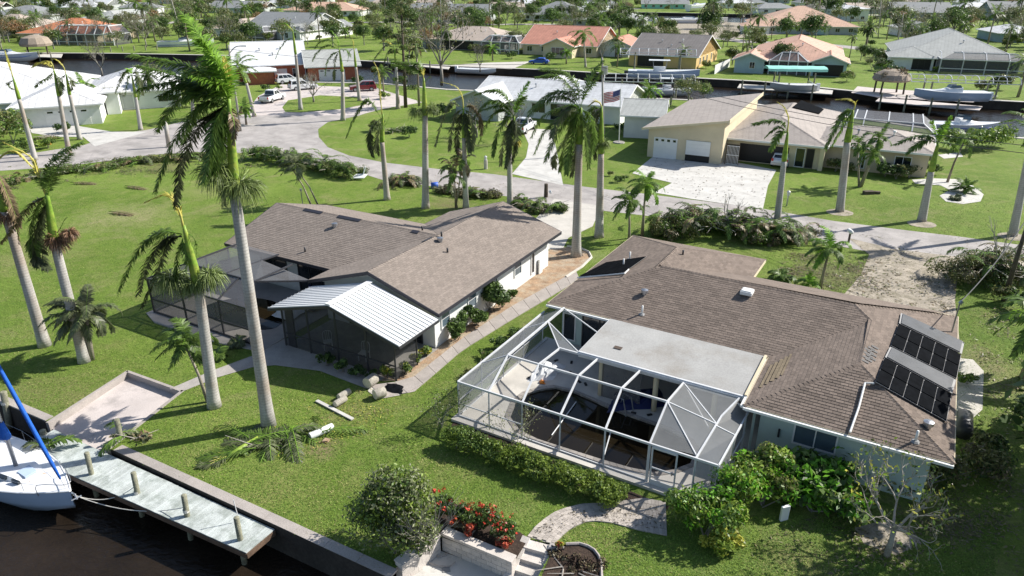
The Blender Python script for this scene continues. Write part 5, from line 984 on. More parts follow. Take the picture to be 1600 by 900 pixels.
for q, lb in (((738, 838), 'red leaved croton in front of the ixora hedge, nearest its middle'), ((786, 858), 'red leaved croton at the right end of the long block wall'), ((712, 824), 'yellow and red croton near the big bush')):
    bush(lb, X(*q), (.35, .35, .4), 420, .085, ('leaf_red', 'leaf_red', 'leaf_brown'), 6, 'croton', cat='plant', group='crotons by the block wall', stemn=3)
bush('tiny yellow croton at the top of the round mulch bed', X(877, 857), (.22, .22, .25), 160, .07, ('leaf_yellow', 'leaf_red'), 4, 'croton', cat='plant', stemn=2)
bush('yellow green variegated plant beside the bottlebrush bush', X(682, 812), (.3, .3, .35), 240, .07, ('leaf_yellow', 'leaf_light'), 5, 'shrub', cat='plant', stemn=2)
# tangled shrubs right of the cage
bush('tall loose light green shrub beside the pool cage door', X(1100, 838), (1.3, 1.1, 1.3), 6200, .10, ('leaf_mid', 'leaf_light', 'leaf_light', 'leaf_bright'), 26, 'loose_shrub', blobs=[((X(1075, 825).x, X(1075, 825).y, .9), (1.1, .9, 1.1)), ((X(1120, 835).x, X(1120, 835).y, 1.0), (1.1, .9, 1.2)), ((X(1150, 800).x, X(1150, 800).y, 1.2), (1.1, 1.1, 1.2))])
bush('sprawling light green vine shrub against the cage corner and green wall', X(1190, 790), (1.2, 1.0, 1.1), 4600, .11, ('leaf_light', 'leaf_mid', 'leaf_bright', 'leaf_olive'), 24, 'loose_shrub', blobs=[((X(1200, 770).x, X(1200, 770).y, 1.2), (1.0, .9, 1.1)), ((X(1170, 770).x, X(1170, 770).y, 1.0), (1.0, .9, 1.1)), ((X(1215, 790).x, X(1215, 790).y, .8), (.9, .8, .8))])
bush('yellow leaved shrub patch in front of the sprawling vine shrub', X(1130, 858), (.9, .6, .55), 1500, .09, ('leaf_yellow', 'leaf_light'), 14, 'low_shrub', stemn=4)
# philodendron mass
bush('large bright green philodendron mass under the window of the green wall', X(1270, 800), (1.6, 1.3, 1.2), 2600, .21, ('leaf_bright', 'leaf_bright', 'leaf_mid', 'leaf_dark'), 30, 'philodendron', cat='plant', blobs=[((X(1235, 760).x, X(1235, 760).y, .9), (1.3, 1.1, .9)), ((X(1290, 770).x, X(1290, 770).y, .9), (1.2, 1.1, .9)), ((X(1270, 790).x, X(1270, 790).y, .6), (1.4, 1.0, .8)), ((X(1325, 815).x, X(1325, 815).y, .6), (.7, .8, .8))], up=.9)
bush('dark undergrowth behind the bare frangipani tree', X(1440, 760), (1.8, 1.2, .9), 3200, .1, ('leaf_dark', 'leaf_brown', 'leaf_olive'), 20, 'undergrowth', cat='undergrowth', blobs=[((X(1400, 760).x, X(1400, 760).y, .4), (1.2, .9, .5)), ((X(1480, 750).x, X(1480, 750).y, .5), (1.4, 1.0, .6)), ((X(1540, 735).x, X(1540, 735).y, .5), (1.4, 1.2, .7))])
tree('pale bare frangipani tree with few yellow leaves at the corner of the green wall', X(1385, 868), 3.9, 1.15, .10, 5, 620, .085, ('leaf_olive', 'leaf_yellow', 'leaf_mid', 'leaf_light'), 'branch_pale', 'frangipani_tree', first=.34, clumpr=.25, nl=6, spr=.7)
# porch bed and wall shrubs of house 1
for q, s_, mt, lb in (((606, 590), .45, 'leaf_light', 'light green croton at the porch corner'), ((633, 585), .45, 'leaf_light', 'light green croton second from the porch corner'), ((650, 568), .4, 'leaf_light', 'light green croton third from the porch corner'), ((667, 556), .42, 'leaf_light', 'light green croton nearest the white house wall')):
    bush(lb, X(*q), (s_, s_, s_), 520, .085, (mt, 'leaf_yellow', 'leaf_mid'), 8, 'croton', cat='plant', group='crotons beside the garden walk', stemn=3)
for q, s_, n_, lb in (((712, 532), .7, 1400, 'low round shrub nearest the porch along the white wall'), ((722, 512), .95, 2300, 'tall dark green shrub beside the first wall window'), ((745, 508), .7, 1300, 'round shrub beside the black garden chair'), ((768, 488), 1.1, 2900, 'largest leafy shrub along the white wall'), ((785, 480), .65, 1100, 'low shrub behind the largest wall shrub'), ((800, 466), .4, 420, 'small shrub at the far end of the wall bed')):
    bush(lb, X(*q), (s_, s_, s_*1.15), n_, .10, ('leaf_mid', 'leaf_dark', 'leaf_mid'), 12, 'wall_shrub', cat='shrub', group='shrubs along the white wall', stemn=4)
for q, s_, lb in (((510, 572), .5, 'shaded shrub left of the porch screens middle post'), ((535, 582), .45, 'shaded shrub below the middle porch screen'), ((560, 588), .45, 'shaded shrub right of the middle porch screen'), ((580, 592), .35, 'shaded shrub by the thick log')):
    bush(lb, X(*q), (s_, s_, s_), 480, .09, ('leaf_dark', 'leaf_mid'), 8, 'porch_shrub', cat='shrub', group='shaded shrubs before the porch', stemn=3)
bush('round dark shrub on the strip of lawn left of the pool cage', X(790, 540), (.75, .6, .55), 1500, .08, ('leaf_dark', 'leaf_mid'), 12, 'shrub', blobs=[((X(780, 545).x, X(780, 545).y, .35), (.6, .5, .5)), ((X(805, 530).x, X(805, 530).y, .35), (.6, .5, .5))])
bush('low ragged ground shrubs against the left side of the pool cage', X(745, 575), (.6, .5, .3), 900, .07, ('leaf_mid', 'leaf_olive'), 12, 'shrub', blobs=[((X(760, 560).x, X(760, 560).y, .2), (.5, .5, .3)), ((X(735, 590).x, X(735, 590).y, .2), (.5, .5, .3))])
def chair_iron(p, rz, label, mt='bronze'):
    T = thing('garden_chair', label, 'chair', p); c, s = math.cos(rz), math.sin(rz); f = lambda x, y, z: (p.x+x*c-y*s, p.y+x*s+y*c, p.z+z)
    b = MB()
    for x, y in ((-.22, -.22), (.22, -.22), (-.22, .22), (.22, .22)): b = MB(); b.tube([f(x, y, 0), f(x, y, .45)], .015 if mt == 'bronze' else .03, 5); b.build('leg', M[mt], T)
    b = MB(); b.prism([f(-.24, -.24, .43), f(.24, -.24, .43), f(.24, .24, .43), f(-.24, .24, .43)], .03); b.build('seat', M[mt], T); b = MB(); b.tube(smooth_path([f(-.24, .22, .45), f(-.2, .26, .95), f(.2, .26, .95), f(.24, .22, .45)], 9), .02, 5)
    for k in (-.1, 0, .1): b.tube([f(k, .24, .45), f(k, .26, .95)], .012, 4)
    b.build('backrest', M[mt], T)
chair_iron(X(742, 498), 1.0, 'black iron garden chair among the shrubs on the white wall')
for q, lb, rz in (((548, 578), 'white slatted chair seen through the porch screen at left', .3), ((590, 588), 'white slatted chair behind the porch corner screen', -.3)):
    c_ = F1.uv(X(*q)); chair_iron(P1(-2.5, 6.0 if q[0] == 548 else 3.4, .05), rz, lb, 'white_paint')
# mulch bed round the palm by the driveway
mb = MB(); mb.tube([p+Vector((0, 0, .05)) for p in px((886, 386), (905, 388), (920, 395), (924, 403), (909, 418), (884, 434))], .1, 6); tag(mb.build('bed_edging', M['concrete']), 'white kerb curving round the orange mulch by the driveway palm', 'edging')
# ------------------------------------------------ the big royal palms, traced
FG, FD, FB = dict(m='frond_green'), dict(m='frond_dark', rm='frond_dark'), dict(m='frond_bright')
royal((420, 665), (367, 305), (357, 150), 'tallest royal palm, before the metal porch roof, all its fronds blown left', (.29, .25, .21), infl=[(338, 262, 1.0, 'inflor'), (375, 285, 1.05, 'inflor')], L=4, fronds=[
    ([(358, 160), (345, 110), (322, 70), (290, 25)], dict(dy=1.0, m='frond_bright', ll=.7)), ([(357, 158), (350, 115), (330, 85), (312, 62)], dict(dy=-.6, m='frond_bright')), ([(357, 155), (356, 120), (345, 95), (330, 78)], dict(dy=.2, m='frond_bright', ll=.5)),
    ([(356, 152), (330, 125), (285, 100), (205, 86)], dict(dy=-.8, ll=.75)), ([(355, 158), (325, 132), (275, 118), (215, 102)], dict(dy=.9, ll=.75)), ([(354, 162), (318, 140), (280, 135), (250, 150)], dict(dy=.2, ll=.7)),
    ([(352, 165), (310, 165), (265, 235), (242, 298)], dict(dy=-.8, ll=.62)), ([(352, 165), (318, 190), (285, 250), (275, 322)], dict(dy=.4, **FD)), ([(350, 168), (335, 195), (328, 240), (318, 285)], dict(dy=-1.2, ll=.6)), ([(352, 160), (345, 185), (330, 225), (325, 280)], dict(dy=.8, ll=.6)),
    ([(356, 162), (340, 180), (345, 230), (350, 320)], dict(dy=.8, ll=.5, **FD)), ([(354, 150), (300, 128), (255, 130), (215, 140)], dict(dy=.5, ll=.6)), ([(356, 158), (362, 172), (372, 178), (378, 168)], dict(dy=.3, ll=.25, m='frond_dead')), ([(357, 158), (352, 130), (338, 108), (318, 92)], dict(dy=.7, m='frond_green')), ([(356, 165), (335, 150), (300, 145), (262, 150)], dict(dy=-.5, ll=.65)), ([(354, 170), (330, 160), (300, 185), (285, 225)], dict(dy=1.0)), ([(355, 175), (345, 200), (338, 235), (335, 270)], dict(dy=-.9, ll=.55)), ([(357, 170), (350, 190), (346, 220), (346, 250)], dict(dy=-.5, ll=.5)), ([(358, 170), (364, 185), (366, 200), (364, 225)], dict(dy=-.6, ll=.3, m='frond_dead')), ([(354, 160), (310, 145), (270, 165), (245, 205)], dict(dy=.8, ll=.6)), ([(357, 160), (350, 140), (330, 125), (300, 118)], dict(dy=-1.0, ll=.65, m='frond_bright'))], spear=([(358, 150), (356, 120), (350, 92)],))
royal((335, 635), (310, 448), (287, 352), 'royal palm left of the tallest one, snapped yellow spear on top and two drooping fronds', (.29, .25, .215), infl=[(268, 432, .95, 'inflor'), (326, 428, .85, 'inflor'), (300, 440, .7, 'inflor')], fronds=[
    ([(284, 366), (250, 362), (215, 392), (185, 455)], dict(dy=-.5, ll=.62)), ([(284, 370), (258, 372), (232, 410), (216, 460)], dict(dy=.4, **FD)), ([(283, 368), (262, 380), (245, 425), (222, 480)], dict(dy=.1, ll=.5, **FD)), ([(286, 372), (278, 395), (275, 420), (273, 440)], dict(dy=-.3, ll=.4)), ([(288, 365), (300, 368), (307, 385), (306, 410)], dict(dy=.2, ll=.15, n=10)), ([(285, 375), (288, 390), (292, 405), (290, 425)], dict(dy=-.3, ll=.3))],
    spear=([(286, 354), (280, 330), (262, 304), (226, 316)], .35))
royal((132, 565), (85, 378), (73, 300), 'royal palm with brown flower cluster and one tuft blown right, near the left edge', (.28, .25, .22), infl=[(88, 372, .75, 'inflor_brown'), (108, 362, .5, 'inflor_brown')], fronds=[
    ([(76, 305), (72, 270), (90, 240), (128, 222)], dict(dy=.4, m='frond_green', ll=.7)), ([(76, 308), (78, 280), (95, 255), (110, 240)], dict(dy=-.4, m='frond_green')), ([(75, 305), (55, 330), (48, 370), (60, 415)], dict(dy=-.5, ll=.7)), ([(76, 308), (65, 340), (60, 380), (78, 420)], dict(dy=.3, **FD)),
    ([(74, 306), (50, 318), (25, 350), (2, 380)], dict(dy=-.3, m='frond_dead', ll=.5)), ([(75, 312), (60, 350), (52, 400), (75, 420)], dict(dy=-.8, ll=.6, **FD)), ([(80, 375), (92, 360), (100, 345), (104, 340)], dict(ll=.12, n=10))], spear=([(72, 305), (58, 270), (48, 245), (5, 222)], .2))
royal((70, 540), (8, 330), (-10, 255), 'royal palm leaning in from the left edge of the picture', (.30, .26, .22), infl=[(10, 335, .6, 'inflor_brown')], fronds=[([(-8, 260), (-40, 270), (-60, 330), (-70, 400)], dict(dy=.4)), ([(-8, 262), (10, 300), (25, 340), (30, 380)], dict(dy=-.4, m='frond_dead', ll=.4)), ([(-10, 258), (-30, 240), (-70, 240), (-100, 260)], dict(dy=.3))], spear=([(-10, 255), (20, 235), (52, 262)],))
royal((605, 312), (597, 222), (598, 178), 'royal palm with one long left hanging frond and a torn stub, behind the tan roof', (.29, .24, .20), q=.7, infl=[(590, 195, .7, 'inflor')], fronds=[([(597, 188), (575, 155), (555, 180), (541, 215)], dict(dy=-.3, ll=.6)), ([(596, 185), (580, 200), (578, 225), (583, 245)], dict(dy=-.3, **FD)), ([(597, 190), (590, 210), (588, 230), (592, 242)], dict(dy=.3, **FD)), ([(598, 200), (604, 192), (608, 182), (609, 176)], dict(ll=.15, n=8))], spear=([(597, 180), (594, 150), (592, 115), (585, 98)],))
royal((665, 325), (664, 180), (662, 122), 'tall straight royal palm with a bushy green flower skirt and one frond streaming left', (.33, .28, .23), q=.7, infl=[(652, 172, .95, 'inflor'), (674, 168, .85, 'inflor')], fronds=[([(662, 122), (655, 100), (635, 98), (610, 96)], dict(dy=.2, ll=.65, m='frond_green')), ([(662, 124), (650, 108), (632, 104), (612, 100)], dict(dy=-.3, ll=.6)), ([(656, 165), (650, 155), (646, 148), (644, 145)], dict(ll=.1, n=6)), ([(664, 128), (669, 122), (672, 120), (673, 120)], dict(ll=.1, n=6))], spear=([(662, 124), (660, 112), (652, 104)], .5))
royal((728, 325), (725, 215), (724, 168), 'royal palm with ragged drooping fronds standing by the roadside debris, behind the double roof ridge', (.26, .22, .18), q=.7, fronds=[([(724, 170), (705, 160), (690, 190), (680, 228)], dict(dy=-.4, m='frond_grey')), ([(724, 170), (712, 178), (705, 205), (702, 235)], dict(dy=.3, m='frond_grey')), ([(724, 170), (735, 180), (740, 205), (738, 235)], dict(dy=-.3, m='frond_grey')), ([(724, 172), (718, 190), (714, 220), (716, 245)], dict(dy=.5, **FD)), ([(724, 168), (738, 165), (750, 185), (752, 210)], dict(dy=.5, m='frond_dead')), ([(724, 172), (728, 190), (732, 215), (734, 238)], dict(dy=-.6, **FD))], spear=([(724, 170), (722, 150), (712, 135), (690, 128)], .3))
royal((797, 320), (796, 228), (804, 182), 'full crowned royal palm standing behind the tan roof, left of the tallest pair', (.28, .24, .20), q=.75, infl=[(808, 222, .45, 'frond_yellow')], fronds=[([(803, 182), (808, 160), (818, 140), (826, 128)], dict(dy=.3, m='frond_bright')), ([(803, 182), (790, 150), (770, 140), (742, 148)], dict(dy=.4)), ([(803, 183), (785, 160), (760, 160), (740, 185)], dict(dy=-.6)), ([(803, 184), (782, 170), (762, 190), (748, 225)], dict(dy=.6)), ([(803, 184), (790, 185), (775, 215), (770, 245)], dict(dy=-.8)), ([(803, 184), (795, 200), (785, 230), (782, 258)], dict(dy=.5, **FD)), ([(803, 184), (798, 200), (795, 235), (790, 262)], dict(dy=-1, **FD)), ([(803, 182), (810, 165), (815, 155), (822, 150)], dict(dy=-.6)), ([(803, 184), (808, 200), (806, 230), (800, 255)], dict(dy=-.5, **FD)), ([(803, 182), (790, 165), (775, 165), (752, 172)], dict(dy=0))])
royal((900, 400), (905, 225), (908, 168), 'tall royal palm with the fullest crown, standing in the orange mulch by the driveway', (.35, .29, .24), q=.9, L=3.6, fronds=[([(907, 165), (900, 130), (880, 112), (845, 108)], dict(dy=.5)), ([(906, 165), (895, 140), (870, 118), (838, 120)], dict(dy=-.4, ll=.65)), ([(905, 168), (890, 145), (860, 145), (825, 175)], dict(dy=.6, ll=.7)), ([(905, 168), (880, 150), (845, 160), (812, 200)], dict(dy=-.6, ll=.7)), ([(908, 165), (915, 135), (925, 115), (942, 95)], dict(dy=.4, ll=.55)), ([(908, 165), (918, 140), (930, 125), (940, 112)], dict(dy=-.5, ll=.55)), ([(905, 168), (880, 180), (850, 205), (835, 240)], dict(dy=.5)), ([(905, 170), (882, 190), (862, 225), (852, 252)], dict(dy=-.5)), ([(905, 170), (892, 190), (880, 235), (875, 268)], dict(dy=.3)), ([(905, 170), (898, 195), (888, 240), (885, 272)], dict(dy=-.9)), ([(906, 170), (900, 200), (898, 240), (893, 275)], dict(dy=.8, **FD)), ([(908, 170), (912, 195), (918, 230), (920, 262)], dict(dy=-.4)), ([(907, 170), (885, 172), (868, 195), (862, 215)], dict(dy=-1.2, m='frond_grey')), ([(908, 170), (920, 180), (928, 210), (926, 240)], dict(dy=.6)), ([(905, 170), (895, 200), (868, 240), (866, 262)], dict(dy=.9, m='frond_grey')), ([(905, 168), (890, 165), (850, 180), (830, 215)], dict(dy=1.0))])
royal((936, 370), (939, 240), (940, 166), 'royal palm right of the fullest crowned one, top snapped and dead skirt below', (.34, .28, .23), q=.7, infl=[(944, 222, .6, 'inflor'), (930, 225, .5, 'inflor')], fronds=[([(938, 170), (926, 185), (920, 215), (922, 245)], dict(dy=-.2, m='frond_grey')), ([(938, 172), (930, 190), (928, 225), (930, 248)], dict(dy=.3, **FD)), ([(940, 215), (945, 210), (950, 206), (953, 204)], dict(ll=.12, n=8)), ([(939, 170), (925, 168), (915, 185), (905, 205)], dict(dy=.5))], spear=([(940, 170), (938, 162), (930, 158), (920, 165)], .45))
royal((1212, 362), (1225, 252), (1231, 205), 'leaning royal palm at the roadside before the open garage, two fronds swept left', (.29, .25, .20), q=.7, flare=1.1, fronds=[([(1230, 205), (1222, 190), (1200, 188), (1176, 194)], dict(dy=.2)), ([(1230, 208), (1222, 205), (1212, 218), (1204, 235)], dict(dy=-.4, m='frond_green')), ([(1230, 206), (1218, 198), (1205, 205), (1195, 215)], dict(dy=.6, m='frond_green', ll=.4))], spear=([(1230, 208), (1232, 185), (1226, 168), (1216, 160)], .35))
royal((1312, 330), (1324, 222), (1333, 172), 'thick leaning royal palm, second of the row before the long cream house', (.36, .32, .28), q=.7, flare=1.1, fronds=[([(1334, 172), (1318, 180), (1302, 205), (1290, 232)], dict(dy=-.2)), ([(1334, 174), (1320, 190), (1310, 210), (1300, 228)], dict(dy=.4, m='frond_bright')), ([(1333, 172), (1322, 172), (1312, 185), (1303, 205)], dict(dy=.8)), ([(1330, 200), (1326, 205), (1324, 212), (1330, 218)], dict(ll=.12, n=8))], spear=([(1334, 172), (1336, 162), (1326, 155), (1308, 155)], .5))
royal((1440, 345), (1455, 268), (1466, 222), 'leaning royal palm with two long side fronds and bright tuft, third before the long house', (.36, .30, .24), q=.7, flare=1.1, fronds=[([(1465, 222), (1450, 212), (1425, 214), (1398, 226)], dict(dy=.2)), ([(1465, 224), (1448, 218), (1432, 228), (1416, 240)], dict(dy=-.4)), ([(1465, 222), (1462, 205), (1456, 192), (1457, 190)], dict(dy=.2, m='frond_bright', ll=.4)), ([(1466, 222), (1472, 208), (1480, 192), (1486, 182)], dict(dy=-.2, m='frond_bright', ll=.5)), ([(1466, 222), (1470, 210), (1476, 198), (1482, 190)], dict(dy=.5, m='frond_green', ll=.5)), ([(1466, 224), (1480, 222), (1490, 226), (1496, 236)], dict(dy=.2))])
royal((1582, 368), (1606, 250), (1615, 200), 'leaning palm trunk at the right edge of the picture', (.33, .28, .24), q=.6, flare=1.1, auto=dict(n=6), L=3)
for q in ((1312, 332), (1440, 350), (1583, 370)):
    c = X(*q); flat('tree_ring', [c+Vector((1.15*math.cos(t), 1.0*math.sin(t), 0)) for t in [i*math.pi/8 for i in range(16)]], .016, M['dirt'])
# smaller palms near
def sp(at_, h, label, **k): k.setdefault('group', 'small garden palms'); return small_palm(label, X(*at_), h, **k)
sp((143, 562), 2.5, 'short full palm standing against the foot of the second royal palm', L=1.9, n=16, q=1.1, heads=2, sep=.35, r=.12, m='frond_grey')
sp((325, 628), 3.1, 'slim small palm at the foot of the snapped royal palm, fronds bent left', L=1.7, n=12, q=1, lean=(-.5, 0), r=.07, wind=(-.25, 0, 0), m='frond_green')
sp((497, 320), 3.4, 'thin leaning palm behind the tan roof, right one of two', L=1.9, n=9, lean=(-1.6, 0), r=.06, wind=(-.3, 0, 0), m='frond_grey', rm='frond_grey')
sp((486, 320), 3.3, 'thin leaning palm behind the tan roof, left one of two', L=1.9, n=8, lean=(-1.4, .3), r=.06, wind=(-.3, 0, 0), m='frond_grey', rm='frond_grey')
sp((712, 325), 4.0, 'slender palm clump by the ragged royal palm at the roadside', L=1.6, n=8, heads=3, sep=.7, r=.06, m=('frond_green', 'frond_dead'))
sp((983, 380), 3.0, 'small dark palm on the lawn left of the long debris row', L=1.7, n=12, q=.9, lean=(-.2, 0), r=.09, m='frond_green')
sp((1003, 370), 3.9, 'taller bright palm on the lawn left of the long debris row', L=1.9, n=14, q=.9, r=.1, m=('frond_green', 'frond_bright'))
sp((1281, 452), 2.5, 'small palm beside the dirt driveway, before the mailbox', L=1.7, n=12, q=1, lean=(.1, 0), r=.09, m=('frond_green', 'frond_bright'))
sp((1220, 442), .35, 'stemless young palm on the lawn behind the brown ridge', L=1.2, n=11, q=.8, r=.08, shaft=.1, m='frond_green', el=(60, 5))
sp((1262, 452), .3, 'sparse young palm right of the stemless one', L=1.0, n=6, q=.6, r=.05, shaft=.1, m='frond_bright', el=(75, 25))
sp((1343, 292), 4.4, 'multi stemmed palm clump on the lawn before the long house', L=1.7, n=11, heads=3, sep=.9, r=.09, m='frond_green')
sp((1480, 285), 3.9, 'curved palm at the sand strip beside the long house', L=2.1, n=9, lean=(1.0, .6), r=.09, m='frond_green', droop=.4)
sp((1507, 300), .3, 'spiky sago palm in the middle of the round sand bed', L=1.4, n=16, r=.15, shaft=.05, m='frond_green', el=(70, 5), name='sago_palm', droop=.15)
sp((1492, 312), .15, 'small low tuft at the left of the round sand bed', L=.6, n=9, r=.05, shaft=.05, m='frond_grey', el=(60, 5), name='grass_tuft', cat='plant')
sp((340, 560), .2, 'low fern like palm in the bed by the dark cage', L=.7, n=9, r=.05, shaft=.05, m='frond_green', el=(60, 5), name='garden_fern', cat='plant')
sp((372, 540), .2, 'shaded fern between the two tall trunks at the cage bed', L=.6, n=8, r=.05, shaft=.05, m='frond_grey', el=(60, 5), name='garden_fern', cat='plant')
# ------------------------------------------------ roadside debris
debris('long heap of green storm debris along the road before the right house', px((1035, 366), (1075, 360), (1120, 364), (1165, 370), (1195, 374)), 4.2, 2.5, 34000, nf=120, nb=44, size=.10, mats=('leaf_dark', 'leaf_mid', 'frond_green', 'leaf_olive', 'leaf_brown'), fm=('frond_green', 'frond_dead', 'frond_grey', 'frond_dark'))
debris('debris heap round the foot of the first leaning roadside palm', px((1200, 376), (1225, 372), (1245, 370)), 3.0, 1.9, 8000, nf=44, nb=16, size=.085)
debris('debris pile at the right edge beside the utility pole', px((1512, 444), (1535, 436), (1575, 440), (1610, 444)), 4.2, 3.0, 19000, nf=26, nb=50, size=.09, mats=('leaf_olive', 'leaf_brown', 'leaf_dark', 'leaf_olive'))
debris('debris pile at the driveway mouth, by the brown post', px((806, 320), (830, 328), (866, 332)), 2.0, 1.4, 5200, nf=14, nb=16)
debris('debris strip under the ragged royal palm with brown scraps', px((690, 300), (720, 303), (765, 310)), 2.0, 1.2, 4200, nf=14, nb=16, mats=('leaf_brown', 'leaf_olive', 'frond_grey'))
debris('brown frond heap between the two tall straight palms', px((618, 286), (642, 290)), 2.2, 1.3, 1800, nf=30, nb=6, mats=('leaf_brown', 'frond_grey'), fm=('frond_dead', 'frond_grey'))
debris('dark leafy debris row left of the white broken chair', px((400, 248), (440, 254), (480, 262), (520, 272), (552, 276)), 2.8, 2.3, 17000, nf=56, nb=36, size=.10, mats=('leaf_dark', 'leaf_mid', 'leaf_olive', 'leaf_mid'), fm=('frond_green', 'frond_grey'))
debris('flat frond litter along the road at left, by the cut trunk', px((190, 256), (230, 254), (280, 250), (335, 244)), 2.2, .9, 5200, nf=30, nb=10, mats=('leaf_olive', 'frond_grey'))
debris('pale frond litter behind the leftmost royal palms', px((0, 290), (40, 280), (80, 275), (120, 268), (165, 265)), 2.6, .9, 6000, nf=40, nb=12, mats=('frond_grey', 'leaf_olive', 'leaf_mid'))
debris('fallen green palm frond heap on the lawn by the tallest palm', px((385, 700), (420, 690), (460, 682), (490, 672)), 1.0, .3, 1200, nf=16, nb=3, mats=('frond_grey', 'leaf_mid'), fl=3.0, size=.07, fm=('frond_grey', 'frond_green'))
T = thing('fallen_palm_top', 'snapped bright green palm top with a yellow broken end lying on the lawn', 'fallen palm top', X(370, 705)); b = MB(); b.tube([X(356, 712, .12), X(375, 702, .14), X(403, 684, .14)], [.10, .13, .09], 8); b.build('crownshaft', M['crownshaft'], T, True)
b = MB()
for i in range(14): a = random.uniform(-.9, .9); b.tube([X(356, 712, .12), X(356, 712, .12)+Vector((-math.cos(a)*.9-.1, -math.sin(a)*.7-.3, random.uniform(-.08, .12)))*random.uniform(.3, .8)], [.025, .008], 4)
b.build('torn_fibres', M['spear'], T)
for k, pth in enumerate(([(403, 684), (430, 672), (465, 668)], [(395, 688), (425, 690), (460, 682)], [(360, 712), (335, 722), (310, 727)])): frond(T, smooth_path([X(x, y, .12) for x, y in pth], 8), .45, n=34, m='frond_bright' if k < 1 else 'frond_grey', sag=.15)
debris('dead palm sheath and fronds lying on the seawall by the ramp piling', px((190, 680), (225, 684)), .9, .3, 160, nf=4, nb=2, fl=1.2, mats=('leaf_brown', 'frond_grey'))
debris('green frond caught at the ramp end by the sailboat', px((70, 690), (78, 700)), .6, .3, 120, nf=4, nb=0, fl=1.1, mats=('leaf_mid',))
for q in (((560, 270), (556, 262), 'white broken plastic chair upside down on the debris row'),):
    T = thing('broken_chair', q[2], 'chair', X(560, 276)); b = MB(); p = X(560, 278, .2); b.tube([p, p+Vector((.5, .2, .35)), p+Vector((.75, .3, 1.1))], [.08, .07, .09], 6); b.build('leg', M['gelcoat'], T); b = MB(); b.prism([p+Vector((-.7, -.3, 0)), p+Vector((.6, -.2, 0)), p+Vector((.9, .3, .25)), p+Vector((-.2, .3, .3))], .07); b.build('seat', M['gelcoat'], T)
mb = MB(); p = X(679, 290, .25); mb.tube([p-Vector((.35, 0, 0)), p+Vector((.35, .1, 0))], [.32, .34], 10); tag(mb.build('blue_drum', M['blue_paint'], smooth=True), 'blue drum lying in the roadside debris', 'drum')
crumple('brown_carton', px((696, 302), (710, 302), (710, 294), (697, 295)), .2, .5, 'stucco_tan', 'tan carton in the roadside debris beside the ragged palm', 'carton', 3)
# lawn scraps, garden fittings
def mailbox(q, label, post='bronze', box='white_paint'):
    p = X(*q); T = thing('mailbox', label, 'mailbox', p); b = MB(); b.box(p+Vector((0, 0, .5)), (.12, .12, 1.0)); b.build('post', M[post], T); b = MB(); b.tube([p+Vector((-.05, -.3, 1.1)), p+Vector((-.05, .25, 1.1))], .16, 10); b.build('box', M[box], T, True)
mailbox((1325, 382), 'white mailbox on a thick dark post beside the dirt driveway', 'bark_dark')
mb = MB(); p = X(853, 308); mb.tube([p, p+Vector((0, 0, 1.3))], [.2, .17], 8); tag(mb.build('brown_post', M['bark_dark']), 'thick short brown post standing in the driveway debris', 'post'); mb = MB(); mb.tube([p+Vector((.3, -.2, .5)), p+Vector((.5, -.2, .6))], .18, 8); tag(mb.build('white_jug', M['gelcoat']), 'white jug beside the short brown post', 'jug')
for q, lb in (((759, 264), 'small white lamp post at the left driveway corner across the road'), ((1229, 322), 'low white post lamp at the roadside before the long house')):
    p = X(*q); T = thing('lamp_post', lb, 'garden lamp', p, None); b = MB(); b.tube([p, p+Vector((0, 0, 1.0))], .07 if q[0] > 1000 else .2, 8); b.build('post', M['concrete' if q[0] < 1000 else 'steel'], T); b = MB(); b.tube([p+Vector((0, 0, 1.0)), p+Vector((0, 0, 1.35)), p+Vector((0, 0, 1.45))], [.12, .17, .05], 8); b.build('lantern', M['cage_white'], T)
mb = MB(); p = X(473, 320); mb.tube([p, p+Vector((0, 0, 1.3))], .05, 6); mb.tube([p+Vector((0, 0, 1.3)), p+Vector((0, 0, 1.5))], .12, 6); tag(mb.build('hose_post', M['steel']), 'thin grey post on the lawn behind the tan roof', 'post')
mb = MB(); p = X(1357, 303); mb.box(p+Vector((0, 0, .15)), (1.0, .5, .3), .1); mb.box(p+Vector((.8, .1, .12)), (.6, .4, .22), -.2); tag(mb.build('wooden_box', M['bark_dark']), 'dark low wooden box lying on the lawn before the long house', 'box')
# round sand bed and strip
flat('sand_bed', px((1425, 281), (1460, 279), (1492, 280), (1520, 290), (1537, 304), (1532, 315), (1505, 319), (1478, 315), (1468, 306), (1484, 297), (1470, 290), (1430, 287)), .018, M['white_concrete'])
flat('paving', px((1465, 242), (1500, 238), (1505, 245), (1475, 248)), .016, M['white_concrete'])
# cut standing trunk and utility poles
mb = MB(); p = X(264, 230); mb.tube([p, atY(257, 182, p.y)], [.26, .22], 10); tag(mb.build('cut_palm_trunk', M['royal_trunk'], smooth=True), 'headless grey palm trunk standing in the road verge at left', 'palm trunk')

